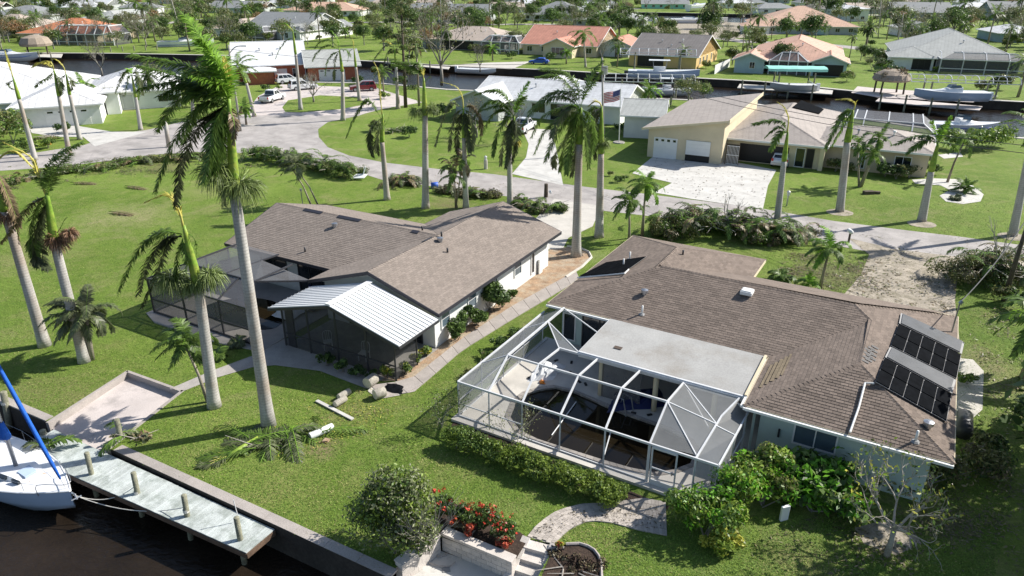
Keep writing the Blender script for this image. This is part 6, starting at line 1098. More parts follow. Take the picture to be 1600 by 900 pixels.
def heap_sticks(label, p, n, L, m='branch_pale'):
    T = thing('broken_branches', label, 'branches', p); b = MB(); tips = []
    for i in range(n): a = random.uniform(0, 6.28); branch(b, p+Vector((random.uniform(-.5, .5), random.uniform(-.3, .3), .2)), Vector((math.cos(a), math.sin(a)*.6, random.uniform(.3, 1.4))), L, .05, 2, tips, .5)
    b.build('branches', M[m], T)
heap_sticks('splintered pale branches standing up in the debris pile at the right edge', X(1560, 440)+Vector((0, 0, 1.2)), 9, 1.5)
heap_sticks('torn pale branches on top of the long roadside debris heap', X(1130, 368)+Vector((0, 0, 1.2)), 4, 1.0)
for k, (x, y, az) in enumerate(((440, 684, 2.9), (455, 690, 2.6), (470, 676, 3.3), (430, 694, 3.0), (400, 700, 3.4))):
    T = thing('fallen_frond', ['long dull palm frond lying left of the white log', 'palm frond with its tip towards the seawall, by the white log', 'palm frond nearest the white log', 'palm frond beside the bright green snapped top', 'palm frond left of the bright green snapped top'][k], 'palm frond', X(x, y)); frond(T, arc(X(x, y, .18), az, .05, 2.8, .05), .6, n=70, m='frond_grey' if k % 2 else 'frond_green', w=.05, sag=.12, plume=.15)
for q, lb in (((170, 330), 'dark dead frond lying in the straw patch of the left lawn'), ((195, 290), 'dead brown frond on the left lawn beside the hanging fronds'), ((110, 285), 'dead frond on the left lawn near the road litter'), ((430, 330), 'dead frond leaning at the far end of the tan roof')):
    T = thing('fallen_frond', lb, 'palm frond', X(*q)); frond(T, arc(X(q[0], q[1], .15), random.uniform(-.5, .2), .05, 3.2, .05), .5, n=50, m='frond_dead', w=.06, sag=.12, plume=.15)
mb = MB(); mb.box(P1(13.2, .62, .55), (.5, .12, 1.1), F1.a); tag(mb.build('leaning_board', M['stucco_white']), 'narrow pale board leaning on the white wall near the driveway', 'board')
# ------------------------------------------------ the other houses
def solve_L(F, xr, z=2.6):
    lo, hi = .5, 80
    for _ in range(40):
        m = (lo+hi)/2
        if PX(F.P(m, 0, z))[0] < xr: lo = m
        else: hi = m
    return lo
def solve_D(F, L, ytop, pitch, kind, ez=2.6):
    lo, hi = 5, 34
    for _ in range(40):
        m = (lo+hi)/2; h = (min(L, m)/2 if kind == 'hip' else m/2)*pitch
        if PX(F.P(L/2, m/2, ez+h))[1] > ytop: lo = m
        else: hi = m
    return lo
def hframe(pL, ang, ez=2.6): a = A(pL[0], pL[1], ez); return Fr((a.x, a.y), ang)
def hs(label, pL, xr, ang, ytop, kind='hip', rm='roof_grey', wm='stucco_white', pitch=.36, wins='auto', D=None, name='house', cat='house', group=None, ez=2.6, L=None):
    F = hframe(pL, ang, ez); L = L or solve_L(F, xr, ez); D = D or solve_D(F, L, ytop, pitch, kind, ez); T = thing(name, label, cat, F.P(L/2, D/2), group)
    if wins == 'auto': n = max(2, int(L/4)); wins = [('win', 'f', (L-1.2)*(i+.3)/n, .8, 1.5, 1.3) for i in range(n)]+[('win', 'r', 2, .8, 1.3, 1.2), ('win', 'r', D*.6, .8, 1.3, 1.2)]
    block(T, F, 0, L, 0, D, ez, pitch, kind, rm, wm, wins=wins); return T, F, L, D
G = 'houses of the neighbourhood'
# right long house with the tall garage wing
F3 = Fr((24.2, 78.9), -27.1); H3 = thing('long_tan_house', 'cream house with a tall slanted garage wing, an open carport and a low taupe roof', 'house', F3.P(8, 5))
block(H3, F3, 0-1.5, 10.2, .1, 22.5, 2.6, .30, 'hip', 'roof_taupe', 'stucco_cream', wins=(('dark', 'f', 1.9, .03, 5.4, 2.1, dict(nx=1, glass='black', frame='stucco_cream')), ('door', 'f', 7.9, .05, 1.0, 2.1, dict(glass='glass_dark')), ('dark', 'f', 9.0, .05, .8, 2.1, dict(nx=1, glass='black'))))  # carport shade is put in as a black pane, no screen hangs there
block(H3, F3, 8, 20.3, 1.5, 11.0, 2.6, .30, 'hip', 'roof_taupe', 'stucco_tan', wins=(('win', 'f', 3.0, .3, .7, 1.7), ('win', 'f', 4.6, .3, .7, 1.7), ('win', 'f', 8, .8, 1.6, 1.2), ('win', 'r', 3, .8, 1.6, 1.2)))
S3 = Fr((15.9, 81.8), -27); g = [A(1029, 191, 3.3), A(1120, 181, 4.9), A(1184, 143, 4.9)]; s3w = 9.4
b = MB(); sp_ = lambda u, v, z: S3.P(u, v, z); zL, zR = 3.3, 4.9; b.prism([sp_(-.7, -1.2, zL-.16), sp_(8.9, -1.2, zR-.16), sp_(8.9, 20.5, zR-.16), sp_(-.7, 20.5, zL-.16)], .16); b.build('roof', M['roof_taupe'], H3)
b = MB(); b.beam(sp_(8.9, -1.2, zR-.1), sp_(8.9, 20.5, zR-.1), .08, .42); b.beam(sp_(-.7, -1.2, zL-.08), sp_(8.9, -1.2, zR-.08), .08, .24); b.build('fascia', M['stucco_cream'], H3)
b = MB(); b.add([sp_(0, -.7, 0), sp_(8.4, -.7, 0), sp_(8.4, 20, 0), sp_(0, 20, 0), sp_(0, -.7, zL-.1), sp_(8.4, -.7, zR-.2), sp_(8.4, 20, zR-.2), sp_(0, 20, zL-.1)], [(0, 1, 5, 4), (1, 2, 6, 5), (2, 3, 7, 6), (3, 0, 4, 7)]); b.build('wall', M['stucco_cream'], H3)
garage_door(H3, S3, .7, -.72, 2.7, 2.35); 
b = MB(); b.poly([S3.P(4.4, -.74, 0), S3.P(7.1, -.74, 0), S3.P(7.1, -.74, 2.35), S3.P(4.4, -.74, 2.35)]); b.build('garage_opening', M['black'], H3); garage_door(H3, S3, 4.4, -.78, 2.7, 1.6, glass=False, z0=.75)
gt = MB(); 
for i in range(9): gt.beam(S3.P(8.9+i*.15, -.35, .05), S3.P(8.9+i*.15, -.35, 2.1), .03)
for z in (.1, 1.1, 2.1): gt.beam(S3.P(8.85, -.35, z), S3.P(10.15, -.35, z), .05)
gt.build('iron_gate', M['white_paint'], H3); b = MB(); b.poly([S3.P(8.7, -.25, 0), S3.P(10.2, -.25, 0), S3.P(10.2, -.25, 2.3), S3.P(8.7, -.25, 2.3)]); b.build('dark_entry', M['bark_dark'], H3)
b = MB(); b.box(F3.P(9.7, .4, 1.25), (.45, .45, 2.5), F3.a); b.build('column', M['stucco_cream'], H3)
z3 = lambda u, v: 2.6+.3*min(v, 5.5)
b = MB(); zz = lambda u, v: 2.6+.3*(10.2-u); c = [F3.P(u, v, z+.08) for u, v, z in (uv_on_roof(F3, zz, *q) for q in ((1238, 169), (1280, 179), (1287, 172), (1252, 158)))]; b.prism(c, .06); b.build('solar_panel', M['solar_black'], H3)
# far screen cage of that house
def cage(label, F, u0, u1, v0, v1, h, h2, nb, m='cage_white', sm='screen_far', ins=1.4, w=.13, name='pool_cage', hip=True):
    T = thing(name, label, 'pool cage', F.P((u0+u1)/2, (v0+v1)/2)); P = F.P
    def bm(a, c, nm='beam'): mb = MB(); mb.beam(P(*a), P(*c), w, w); mb.build(nm, M[m], T)
    us = [u0+(u1-u0)*i/nb for i in range(nb+1)]
    for u in us:
        bm((u, v0, 0), (u, v0, h), 'post'); uu = min(max(u, u0+(ins if hip else 0)), u1-(ins if hip else 0)); bm((u, v0, h), (uu, v0+ins, h2), 'rafter'); bm((uu, v0+ins, h2), (uu, v1, h2), 'rafter')
    bm((u0, v0, h), (u1, v0, h)); bm((u0, v0, 1), (u1, v0, 1), 'rail'); bm((u0+ins, v0+ins, h2), (u1-ins, v0+ins, h2)); bm((u0, v0, h), (u0, v1, h)); bm((u1, v0, h), (u1, v1, h)); bm((u1, v1, 0), (u1, v1, h), 'post'); bm((u0, v1, 0), (u0, v1, h), 'post')
    def sc(pts): mb = MB(); mb.poly([P(*p) for p in pts]); mb.build('screen_panel', M[sm], T)
    for a, c in zip(us, us[1:]): sc([(a, v0, 0), (c, v0, 0), (c, v0, h), (a, v0, h)])
    sc([(u0, v0, 0), (u0, v1, 0), (u0, v1, h), (u0, v0, h)]); sc([(u1, v0, 0), (u1, v1, 0), (u1, v1, h), (u1, v0, h)])
    sc([(u0, v0, h), (u1, v0, h), (u1-ins, v0+ins, h2), (u0+ins, v0+ins, h2)]); sc([(u0+ins, v0+ins, h2), (u1-ins, v0+ins, h2), (u1-ins, v1, h2), (u0+ins, v1, h2)])
    sc([(u1, v0, h), (u1, v1, h), (u1-ins, v1, h2), (u1-ins, v0+ins, h2)]); return T
cage('white framed pool cage behind the low taupe roof beside the canal', F3, 10.3, 20.5, 11.0, 19.0, 2.7, 3.7, 4, ins=1.5)
# midrow and left houses
T, F, L, D = hs('long pale grey roofed house behind the two big crowned royal palms', (735, 150), 0, -24, 110, 'gu', 'roof_sheet', 'stucco_white', .33, L=23.5, D=13, wins=(('win', 'f', 9, .8, 2.2, 1.4), ('dark', 'f', 12, .05, 4.2, 2.2, dict(glass='glass_dark', nx=2)), ('win', 'r', 3, .8, 1.4, 1.3), ('win', 'f', 18, .8, 1.5, 1.3)))
block(T, F, -1, 7, -4.5, 6, 2.6, .42, 'gv', 'roof_sheet', 'stucco_grey', wins=(('win', 'f', 2, .8, 1.6, 1.3),)); block(T, F, 5, 13, 7, 18, 2.9, .40, 'hip', 'metal_white', 'stucco_white')
T, F, L, D = hs('small white shed with a grey gable roof near the flagpole', (968, 180), 0, -14, 0, 'gu', 'roof_grey_light', 'stucco_white', .35, L=5.8, D=8.5, wins=(('door', 'r', 3, .1, .9, 2), ('win', 'r', 5.3, .9, .8, 1.0)), name='shed', cat='shed', ez=2.9)
T, F, L, D = hs('sprawling white tiled roof house with a garage at the left edge of the picture', (8, 171), 0, 24, 0, 'hip', 'tile_white', 'stucco_white', .36, L=11.5, D=16, wins=(('gar', 'f', 3.6, 0, 5.4, 2.2),), ez=2.8)
block(T, F, -16, 9, 6, 33, 2.8, .34, 'hip', 'tile_white', 'stucco_white'); block(T, F, 8, 22, 10.5, 27, 2.8, .36, 'hip', 'tile_white', 'stucco_white', wins=(('dark', 'f', 4.5, .05, 1.6, 2.3, dict(frame='white_paint', glass='stucco_grey', nx=1)), ('win', 'f', 9.5, .9, 3, 1.0)))
block(T, F, 10.5, 13.5, 7.2, 12, 3.3, .1, 'hip', 'tile_white', 'stucco_white')
T, F, L, D = hs('brick house with a bright white metal roof at the end of the cul-de-sac', (362, 104), 0, 18, 0, 'gu', 'metal_white', 'brick_red', .55, L=14, D=14, wins=(('door', 'f', 10.4, .1, 1.1, 2.1), ('dark', 'f', 7, .1, 2.4, 2.1, dict(glass='stucco_white', frame='white_paint'))), ez=3.0)
block(T, F, 13.2, 24, -3, 8, 2.7, .48, 'gu', 'roof_grey_light', 'brick_red', wins=(('gar', 'f', 2, 0, 5, 2.1),)); block(T, F, 2, 8, -4.5, 1, 2.4, .2, 'hip', 'metal_white', 'brick_red')
T, F, L, D = hs('house with an orange tiled roof across the canal at left', (24, 52), 150, -6, 28, 'hip', 'tile_orange', 'stucco_tan', .34, wins=(('dark', 'f', 12, .1, 8, 2.2), ('win', 'f', 3, .8, 1.6, 1.2))); cage('tall white pool cage in front of the orange tiled roof', F, L*.62, L*1.38, -7, 1.5, 3.0, 5.2, 7, ins=2.2, w=.2)
block(T, F, L*.3, L*.7, -3, 3, 2.5, .03, 'flat', 'roof_tan', 'stucco_tan')
hs('tan roofed house with arched windows in the far left corner', (-60, 42), 38, -10, 22, 'hip', 'roof_tan', 'stucco_cream', .34)
T, F, L, D = hs('low grey roofed house behind the orange roof', (116, 30), 185, -8, 15, 'hip', 'roof_grey_light', 'stucco_grey', .3)
T, F, L, D = hs('grey roofed house with a tall white gable above the bright metal roof', (372, 46), 470, -22, 19, 'gu', 'roof_grey', 'stucco_white', .36); block(T, F, L*.72, L*1.08, -3, D, 2.8, .45, 'gv', 'roof_grey', 'stucco_white', wins=(('win', 'f', 2, .8, 1.2, 1.6), ('win', 'f', 5, .8, 1.2, 1.6)))
cage('white zigzag framed pool cage below the grey gabled house', F, -2, L*.62, -6, 0, 2.6, 4.0, 5, ins=1.5, w=.18)
hs('tan roofed white house behind the tallest palm crown', (318, 44), 388, -18, 24, 'hip', 'roof_tan', 'stucco_white', .3)
T, F, L, D = hs('low tan hip roofed house beyond the bare tree by the canal', (655, 60), 790, -24, 41, 'hip', 'roof_tan', 'stucco_grey', .3, wins=(('dark', 'f', 6, .1, 10, 2.2),)); cage('arched white pool cage beside the red roofed house', F, L*.8, L*1.2, -3.5, 2, 2.8, 4.2, 4, ins=1.6, w=.2)
T, F, L, D = hs('red tiled house with a small front gable, across the canal', (812, 68), 935, -24, 40, 'gu', 'tile_red', 'stucco_cream', .42); block(T, F, L*.36, L*.78, -5, 5, 2.8, .42, 'gv', 'tile_red', 'stucco_cream', wins=(('win', 'f', 2.2, .7, 3.4, 1.8, dict(nx=3)),)); block(T, F, L*.95, L*1.35, 3, 16, 2.8, .42, 'gv', 'tile_red', 'stucco_white')
T, F, L, D = hs('yellow walled house with a dark grey roof behind the boat lift', (978, 84), 1092, -27, 53, 'gu', 'roof_dark', 'stucco_yellow', .34, wins=(('dark', 'f', 2, .1, 6, 2.2), ('win', 'r', 3, .7, 1, 1.5), ('win', 'r', 6, .7, 1, 1.5), ('win', 'r', 9.5, .7, 1, 1.5), ('win', 'r', 14, .7, 1, 1.5)))
T, F, L, D = hs('salmon tiled house with two grey gables and a screened lanai, across the canal', (1165, 92), 1322, -22, 57, 'hip', 'tile_salmon', 'stucco_blue', .36, wins=(('dark', 'f', 3, .1, 12, 2.3),))
block(T, F, -2.5, 4.6, -3, 8, 2.7, .40, 'gv', 'tile_salmon', 'stucco_blue', wins=(('win', 'f', 3, 1.0, 1.1, 1.3),)); block(T, F, L-7, L+.8, -2.5, 8, 2.7, .40, 'gv', 'tile_salmon', 'stucco_blue', wins=(('dark', 'f', .5, .1, 5.5, 2.2, dict(nx=2)),))
cage('white framed lanai cage between the two grey gables of the salmon house', F, 5, L-7.2, -2.2, 4, 2.7, 4.2, 4, ins=2.2, w=.17)
T, F, L, D = hs('large light grey hip roofed house with a long screened lanai, at the right', (1400, 88), 1602, -22, 43, 'hip', 'roof_grey_light', 'stucco_white', .40, wins=(('dark', 'f', 3.4, .1, 4, 2.3), ('dark', 'f', 8.5, .1, 14, 2.3, dict(nx=4))))
block(T, F, -1.5, 8, -1.5, 9, 2.6, .4, 'hip', 'roof_grey_light', 'stucco_white', wins=(('dark', 'f', 4.2, .1, 3.6, 2.2),)); cage('white screened lanai along the front of the large grey hip roof', F, 8.2, L+.5, -4.6, 1, 2.8, 4.0, 4, ins=2.4, w=.16, hip=False)
T, F, L, D = hs('big salmon tiled house with an arched entry beyond the far street', (1176, 40), 1345, -12, 9, 'hip', 'tile_salmon2', 'stucco_grey', .36); block(T, F, L*.52, L*.72, -3, 6, 3.0, .4, 'hip', 'tile_salmon2', 'stucco_grey', wins=(('dark', 'f', 1.5, .1, 3.0, 2.5, dict(glass='stucco_blue', nx=1)),)); block(T, F, -4, 6, -3, 8, 2.6, .35, 'hip', 'tile_salmon2', 'stucco_white', wins=(('gar', 'f', 1.5, 0, 5.2, 2.1),))
T, F, L, D = hs('white low house with a pale blue porch window, beyond the grey hip roof', (1408, 44), 1478, -6, 31, 'gv', 'roof_grey_light', 'stucco_white', .3, L=13, D=12)
hs('grey roofed house with white awnings at the top right', (1395, 19), 1492, -14, 3, 'gu', 'roof_grey', 'stucco_grey', .36); hs('grey blue gabled house in the top right corner', (1552, 22), 1640, -14, 2, 'gu', 'roof_grey', 'stucco_blue', .4)
hs('grey hip roofed white house at the top centre', (815, 22), 912, -18, 2, 'hip', 'roof_grey', 'stucco_white', .4); hs('long low grey white house right of the top centre', (896, 30), 1010, -14, 17, 'hip', 'roof_grey_light', 'stucco_grey', .3)
hs('dark blue grey house near the top, left of centre', (322, 12), 400, -10, 1, 'gu', 'roof_grey', 'stucco_blue', .35); hs('salmon roofed house with a white garage near the top', (440, 16), 560, -8, 3, 'hip', 'tile_salmon2', 'stucco_white', .3)
hs('grey house with dark garage doors near the top centre', (682, 24), 760, -12, 6, 'gu', 'roof_grey', 'stucco_grey', .4); hs('turquoise house with a dark lanai at the top, beyond the far canal', (1002, 6), 1078, -8, -3, 'gu', 'roof_grey', 'aqua', .3)
hs('dark roofed house behind the big salmon house', (1262, 14), 1335, -6, 3, 'hip', 'roof_dark', 'stucco_grey', .3); hs('white two storey house block at the top right', (1325, 14), 1362, -6, 1, 'hip', 'roof_sheet', 'stucco_white', .2, ez=5.0)
hs('small white roofed house at the right edge, behind yellow shrubs', (1560, 52), 1640, -12, 38, 'hip', 'roof_sheet', 'stucco_blue', .3)
hs('pale roofed house at the top left corner behind the rust coloured tree', (95, 8), 165, -6, -4, 'gu', 'roof_sheet', 'stucco_grey', .35); hs('grey roofed house with white arched screen at the top left', (-30, 24), 62, -8, 8, 'hip', 'roof_grey', 'stucco_grey', .3)
hs('blue grey roofed house at the very top, right of centre', (1130, 4), 1200, -8, -2, 'hip', 'roof_grey', 'stucco_tan', .35); hs('tan roofed house at the very top, left of centre', (570, 6), 650, -8, -2, 'hip', 'roof_tan', 'stucco_white', .35)
# farthest rows
far_lab = ['pale grey roofed house in the farthest row', 'tan roofed house in the farthest row', 'white roofed house in the farthest row']
tmpl = []
for i, (rm_, wm_) in enumerate((('roof_grey', 'stucco_white'), ('roof_tan', 'stucco_grey'), ('roof_sheet', 'stucco_white'))):
    T = thing('far_house', far_lab[i], 'house', (0, 0, 0), 'houses in the farthest rows'); F = Fr((0, 0), 0); block(T, F, -10, 10, -6, 6, 2.8, .38, 'hip' if i != 1 else 'gu', rm_, wm_, wins=(('win', 'f', 3, .8, 2, 1.3), ('win', 'f', 9, .8, 2, 1.3), ('win', 'f', 15, .8, 2, 1.3)), caps=False); tmpl.append(T)
def zone(x, y):
    q = PX((x, y, 0))[0]; names = ('beyond the left edge', 'at the far left', 'above the orange roof', 'above the tallest palm', 'above the bright metal roof', 'left of the dark pine', 'above the bare canal tree', 'above the red roof', 'above the yellow house', 'above the construction lot', 'above the big salmon house', 'above the cabbage palm', 'above the grey hip roof', 'beyond the right edge')
    for lim, nm in zip((0, 60, 200, 330, 450, 580, 720, 860, 1000, 1120, 1260, 1380, 1600), names):
        if q < lim: return nm
    return names[-1]
k = 0; rf = random.Random(5)
for Y in (395, 455, 520, 600, 720):
    n = int(Y*1.5/48)
    for i in range(-n//2, n//2+1):
        x = i*46+rf.uniform(-8, 8)
        if Y < 500 and 50 < x < 130 and Y < 420: continue
        k += 1; t = tmpl[k % 3]; c = t if k <= 3 and k % 3 == k % 3 and not t.get('used') else copy_tree(t); t['used'] = 1; c.location = (x, Y+rf.uniform(-8, 8), 0); c.rotation_euler.z = rf.uniform(-.3, .15); c['label'] = far_lab[k % 3].replace('the farthest row', ['the first', 'the second', 'the third', 'the fourth', 'the last'][(395, 455, 520, 600, 720).index(Y)]+' far row')+' '+zone(x, Y)
for o in bpy.data.objects:
    if 'used' in o.keys(): del o['used']
# streets and paths beyond the canal
def strip(name, pts, w, z, m):
    P_ = [A(*p) for p in pts]; L_, R_ = [], []
    for i, p in enumerate(P_): d = (P_[min(i+1, len(P_)-1)]-P_[max(i-1, 0)]).normalized(); s = Vector((-d.y, d.x, 0))*w/2; L_.append(p+s); R_.append(p-s)
    return flat(name, R_+L_[::-1], z, M[m])
strip('street', [(1640, 103), (1560, 92), (1400, 84), (1340, 75), (1250, 66), (1170, 66), (1060, 50)], 7, .012, 'asphalt'); strip('street', [(-200, 66), (200, 46), (300, 30), (480, 36), (640, 34), (760, 38), (960, 38)], 7, .014, 'asphalt')
strip('street', [(1290, 22), (1500, 26), (1700, 30)], 8, .012, 'asphalt'); strip('street', [(1460, 22), (1440, 2)], 8, .016, 'asphalt'); strip('street', [(160, 18), (420, 8), (800, 12), (1000, 14)], 8, .012, 'asphalt')
flat('construction_lot', px((1012, 50), (1035, 32), (1250, 38), (1260, 50), (1150, 60), (1030, 56)), .02, M['dirt']); flat('patio', px((690, 103), (760, 98), (830, 96), (800, 108)), .02, M['concrete'])
flat('patio', px((1340, 135), (1370, 138), (1560, 150), (1520, 160), (1370, 152), (1330, 145)), .02, M['pink_concrete'])
# seawall of the canal, with pale caps
def canal_edge(pts, m1='seawall_dark', c='concrete', w=1.0):
    o = wall_strip('seawall', pts, -3, -.01, m1)
    for p, q in zip(pts, pts[1:]):
        d = (q-p).normalized(); s = Vector((-d.y, d.x, 0)); mb = MB(); mb.prism([p-s*w*.2, q-s*w*.2, q+s*w*.8, p+s*w*.8], .1); mb.build('cap_stone', M[c], o)
canal_edge(farB[::-1]); canal_edge(farnear, w=.8); canal_edge([A(985, 33), A(985, 19), A(1260, 24), A(1230, 38)])
# ------------------------------------------------ vehicles
def wheel(T, F, u, v, r=.36, side=1):
    b = MB(); b.tube([F.P(u, v-.11*side, r), F.P(u, v+.11*side, r)], r, 14); w = b.build('wheel', M['tyre'], T); b = MB(); b.tube([F.P(u, v+.10*side, r), F.P(u, v+.125*side, r)], r*.6, 10); b.build('rim', M['steel'], w)
def vehicle(label, p, ang, paint, kind='suv', L=4.8, W=1.95, H=1.75, name='parked_car', cat='car', group=None):
    """F: u forward along the car, centred on p"""
    F = Fr((0, 0), ang); q = F.P(L/2, 0); F.o = Vector((p.x, p.y, 0))-q; T = thing(name, label, cat, p, group); W2 = W/2
    if kind == 'suv': body = [(0, .35), (0, .95), (.1, 1.05), (L*.70, 1.05), (L*.97, .88), (L, .65), (L, .35)]; cab = [(.12, 1.05), (.35, H), (L*.50, H), (L*.70, 1.05)]
    elif kind == 'pickup': body = [(0, .42), (0, 1.05), (.05, 1.12), (L*.74, 1.12), (L*.98, .98), (L, .75), (L, .42)]; cab = [(L*.36, 1.12), (L*.40, H), (L*.60, H), (L*.74, 1.12)]
    else: body = [(0, .3), (0, .8), (.15, .92), (L*.72, .9), (L*.98, .72), (L, .5), (L, .3)]; cab = [(L*.08, .92), (L*.22, H), (L*.52, H), (L*.72, .9)]
    def extr(prof, w0, w1, z0, z1):
        f = lambda z: w0+(w1-w0)*max(0, min(1, (z-z0)/(z1-z0))); n = len(prof); V = [F.P(u, -f(z), z) for u, z in prof]+[F.P(u, f(z), z) for u, z in prof]; b = MB(); b.add(V, [tuple(range(n)), tuple(range(n, 2*n))[::-1]]+[(i, n+i, n+(i+1) % n, (i+1) % n) for i in range(n)]); return b
    extr(body, W2, W2*.96, .4, 1.1).build('body', M[paint], T, bevel=.06); zc_ = cab[0][1]; c = extr(cab, W2*.93, W2*.78, zc_, H).build('cabin', M[paint], T, bevel=.05)
    n_ = 3 if kind != 'pickup' else 2; u0_, u1_ = cab[0][0], cab[3][0]; f = lambda z: W2*.93+(W2*.78-W2*.93)*(z-zc_)/(H-zc_)
    za, zb_ = zc_+.1, H-.12; ua = lambda z: cab[0][0]+(cab[1][0]-cab[0][0])*(z-zc_)/(H-zc_); ub = lambda z: cab[3][0]+(cab[2][0]-cab[3][0])*(z-zc_)/(H-zc_)
    for s in (-1, 1):
        for i in range(n_):
            t0, t1 = (i+.06)/n_, (i+.94)/n_; b = MB(); b.add([F.P(lerp(ua(z)+.12, ub(z)-.12, t), s*(f(z)+.012), z) for t, z in ((t0, za), (t1, za), (t1, zb_), (t0, zb_))], [(0, 1, 2, 3)]); b.build('side_window', M['glass_dark'], T)
    for nm, uf, o in (('rear_window', ua, -.015), ('windscreen', ub, .015)):
        b = MB(); b.add([F.P(uf(z)+o, s*(f(z)-.12), z) for s, z in ((-1, za), (1, za), (1, zb_), (-1, zb_))], [(0, 1, 2, 3)]); b.build(nm, M['glass_dark'], T)
    for u in (L*.19, L*.80):
        for s in (-1, 1): wheel(T, F, u, s*(W2-.1), .38 if kind != 'sedan' else .33, s)
    for s in (-1, 1):
        b = MB(); b.box(F.P(.0, s*W2*.82, .9), (.06, .22, .3), F.a); b.build('tail_light', M['red_paint'], T); b = MB(); b.box(F.P(L-.03, s*W2*.75, .78), (.08, .34, .16), F.a); b.build('headlight', M['glass_blue'], T); b = MB(); b.box(F.P(L*.66, s*(W2+.08), 1.12), (.12, .18, .14), F.a); b.build('wing_mirror', M[paint], T)
    b = MB(); b.box(F.P(-.04, 0, .5), (.12, W*.92, .2), F.a); b.build('bumper', M['steel'], T); b = MB(); b.box(F.P(-.02, 0, .75), (.03, .4, .14), F.a); b.build('number_plate', M['stucco_white'], T)
    if kind == 'pickup': b = MB(); b.add([F.P(.15, -W2*.8, 1.14), F.P(L*.34, -W2*.8, 1.14), F.P(L*.34, W2*.8, 1.14), F.P(.15, W2*.8, 1.14)], [(0, 1, 2, 3)]); b.build('bed_liner', M['black'], T)
    return T
vehicle('silver white pickup truck seen from behind on the drive at the cul-de-sac', A(426, 158), 78, 'paint_white_car', 'pickup', 5.6, 2.0, 1.85, 'parked_pickup', 'pickup truck')
vehicle('white SUV nearest the lawn island, seen from behind and the side', A(474, 140), 32, 'paint_white_car', 'suv', 5.0, 2.0, 1.8); vehicle('white SUV half hidden behind the first white SUV', A(452, 130), 32, 'paint_white_car', 'suv', 4.9, 2.0, 1.8); vehicle('maroon SUV parked behind the thin palm trunks', A(567, 142), 197, 'paint_maroon', 'suv', 4.7, 1.95, 1.75)
vehicle('white sedan standing in the dark open carport', F3.P(5.6, 1.6), 64, 'paint_white_car', 'sedan', 4.6, 1.8, 1.4); vehicle('white pickup half hidden behind palms on the middle driveway', A(818, 205), 70, 'paint_white_car', 'pickup', 5.4, 2.0, 1.8, 'parked_pickup', 'pickup truck')
vehicle('white van parked far off on the street at the top right', A(1520, 22), 100, 'paint_white_car', 'suv', 5.0, 2.0, 1.9); vehicle('dark blue car under the cage of the red roofed house', A(842, 100), 165, 'blue_paint', 'sedan', 4.6, 1.8, 1.4)
# ------------------------------------------------ flagpole, poles, wires
FP = A(967, 223); T = thing('flagpole', 'white flagpole flying a stars and stripes flag in front of the shed', 'flagpole', FP); top_ = atY(970, 138, FP.y); b = MB(); b.tube([FP, top_], .06, 8); b.build('pole', M['white_paint'], T); b = MB(); b.tube([FP, FP+Vector((0, 0, .12))], [.75, .7], 12); b.build('base', M['concrete_grey'], T)
fm = bpy.data.materials.new('flag_red'); mat('flag_red', (.55, .03, .05), .8, .1, 3, fine=0); mat('flag_blue', (.04, .05, .22), .8, .1, 3, fine=0); mat('flag_white', (.75, .73, .74), .8, .05, 3, fine=0)
fw, fh = 2.3, 1.25
def fp(s, t): return top_+Vector((-s*fw*.93-.06, -.35*s+.12*math.sin(s*7), -.1-t*fh-.5*s-.08*math.sin(s*6)))
fl_ = MB(); fl_.add([fp(s, t) for s in (0, .01) for t in (0, 1)], [(0, 1, 3, 2)]); fo = fl_.build('flag', M['flag_white'], T)
for i in range(13):
    b = MB(); s0 = .4 if i < 7 else 0; n = 8
    for k in range(n): a, c = lerp(s0, 1, k/n), lerp(s0, 1, (k+1)/n); b.add([fp(a, i/13), fp(c, i/13), fp(c, (i+1)/13), fp(a, (i+1)/13)], [(0, 1, 2, 3)])
    b.build('stripe', M['flag_red' if i % 2 == 0 else 'flag_white'], fo)
b = MB()
for k in range(4): a, c = .4*k/4, .4*(k+1)/4; b.add([fp(a, 0), fp(c, 0), fp(c, 7/13), fp(a, 7/13)], [(0, 1, 2, 3)])
b.build('canton', M['flag_blue'], fo); b = MB()
for i in range(5):
    for j in range(6): p = fp(.035+.065*j, .05+.1*i)+Vector((0, -.015, 0)); b.add([p+Vector((-.025, 0, 0)), p+Vector((0, 0, -.03)), p+Vector((.025, 0, 0)), p+Vector((0, 0, .03))], [(0, 1, 2, 3)])
b.build('stars', M['flag_white'], fo, kind='stuff')
def pole(q, top, label, r=.16, m='concrete_grey', arm=None, name='utility_pole', cat='utility pole'):
    B = A(*q); T = thing(name, label, cat, B); tp = atY(top[0], top[1], B.y); b = MB(); b.tube([B-Vector((0, 0, .2)), tp], [r, r*.65], 9); b.build('pole', M[m], T, True)
    if arm == 'lamp': b = MB(); e = tp+Vector((-.2, 0, -1.2)); b.tube(smooth_path([e, e+Vector((1.0, -.1, .9)), e+Vector((2.0, -.2, 1.1))], 8), .06, 6); b.build('arm', M['steel'], T); b = MB(); b.box(e+Vector((2.2, -.2, 1.08)), (.7, .3, .15)); b.build('lamp_head', M['cage_white'], T)
    if arm == 'xf': b = MB(); b.tube([tp+Vector((.4, -.1, -1.8)), tp+Vector((.4, -.1, -.9))], .28, 10); b.build('transformer', M['steel'], T)
    return tp
t1 = pole((376, 205), (357, 70), 'grey utility pole with a street lamp arm at the cul-de-sac', arm='lamp'); t2 = pole((943, 240), (941, 90), 'grey utility pole with a transformer between the middle palms', .15, arm='xf')
t3 = pole((1568, 470), (1612, 330), 'dark leaning utility pole at the right edge beside the debris pile', .16, 'bark_dark')
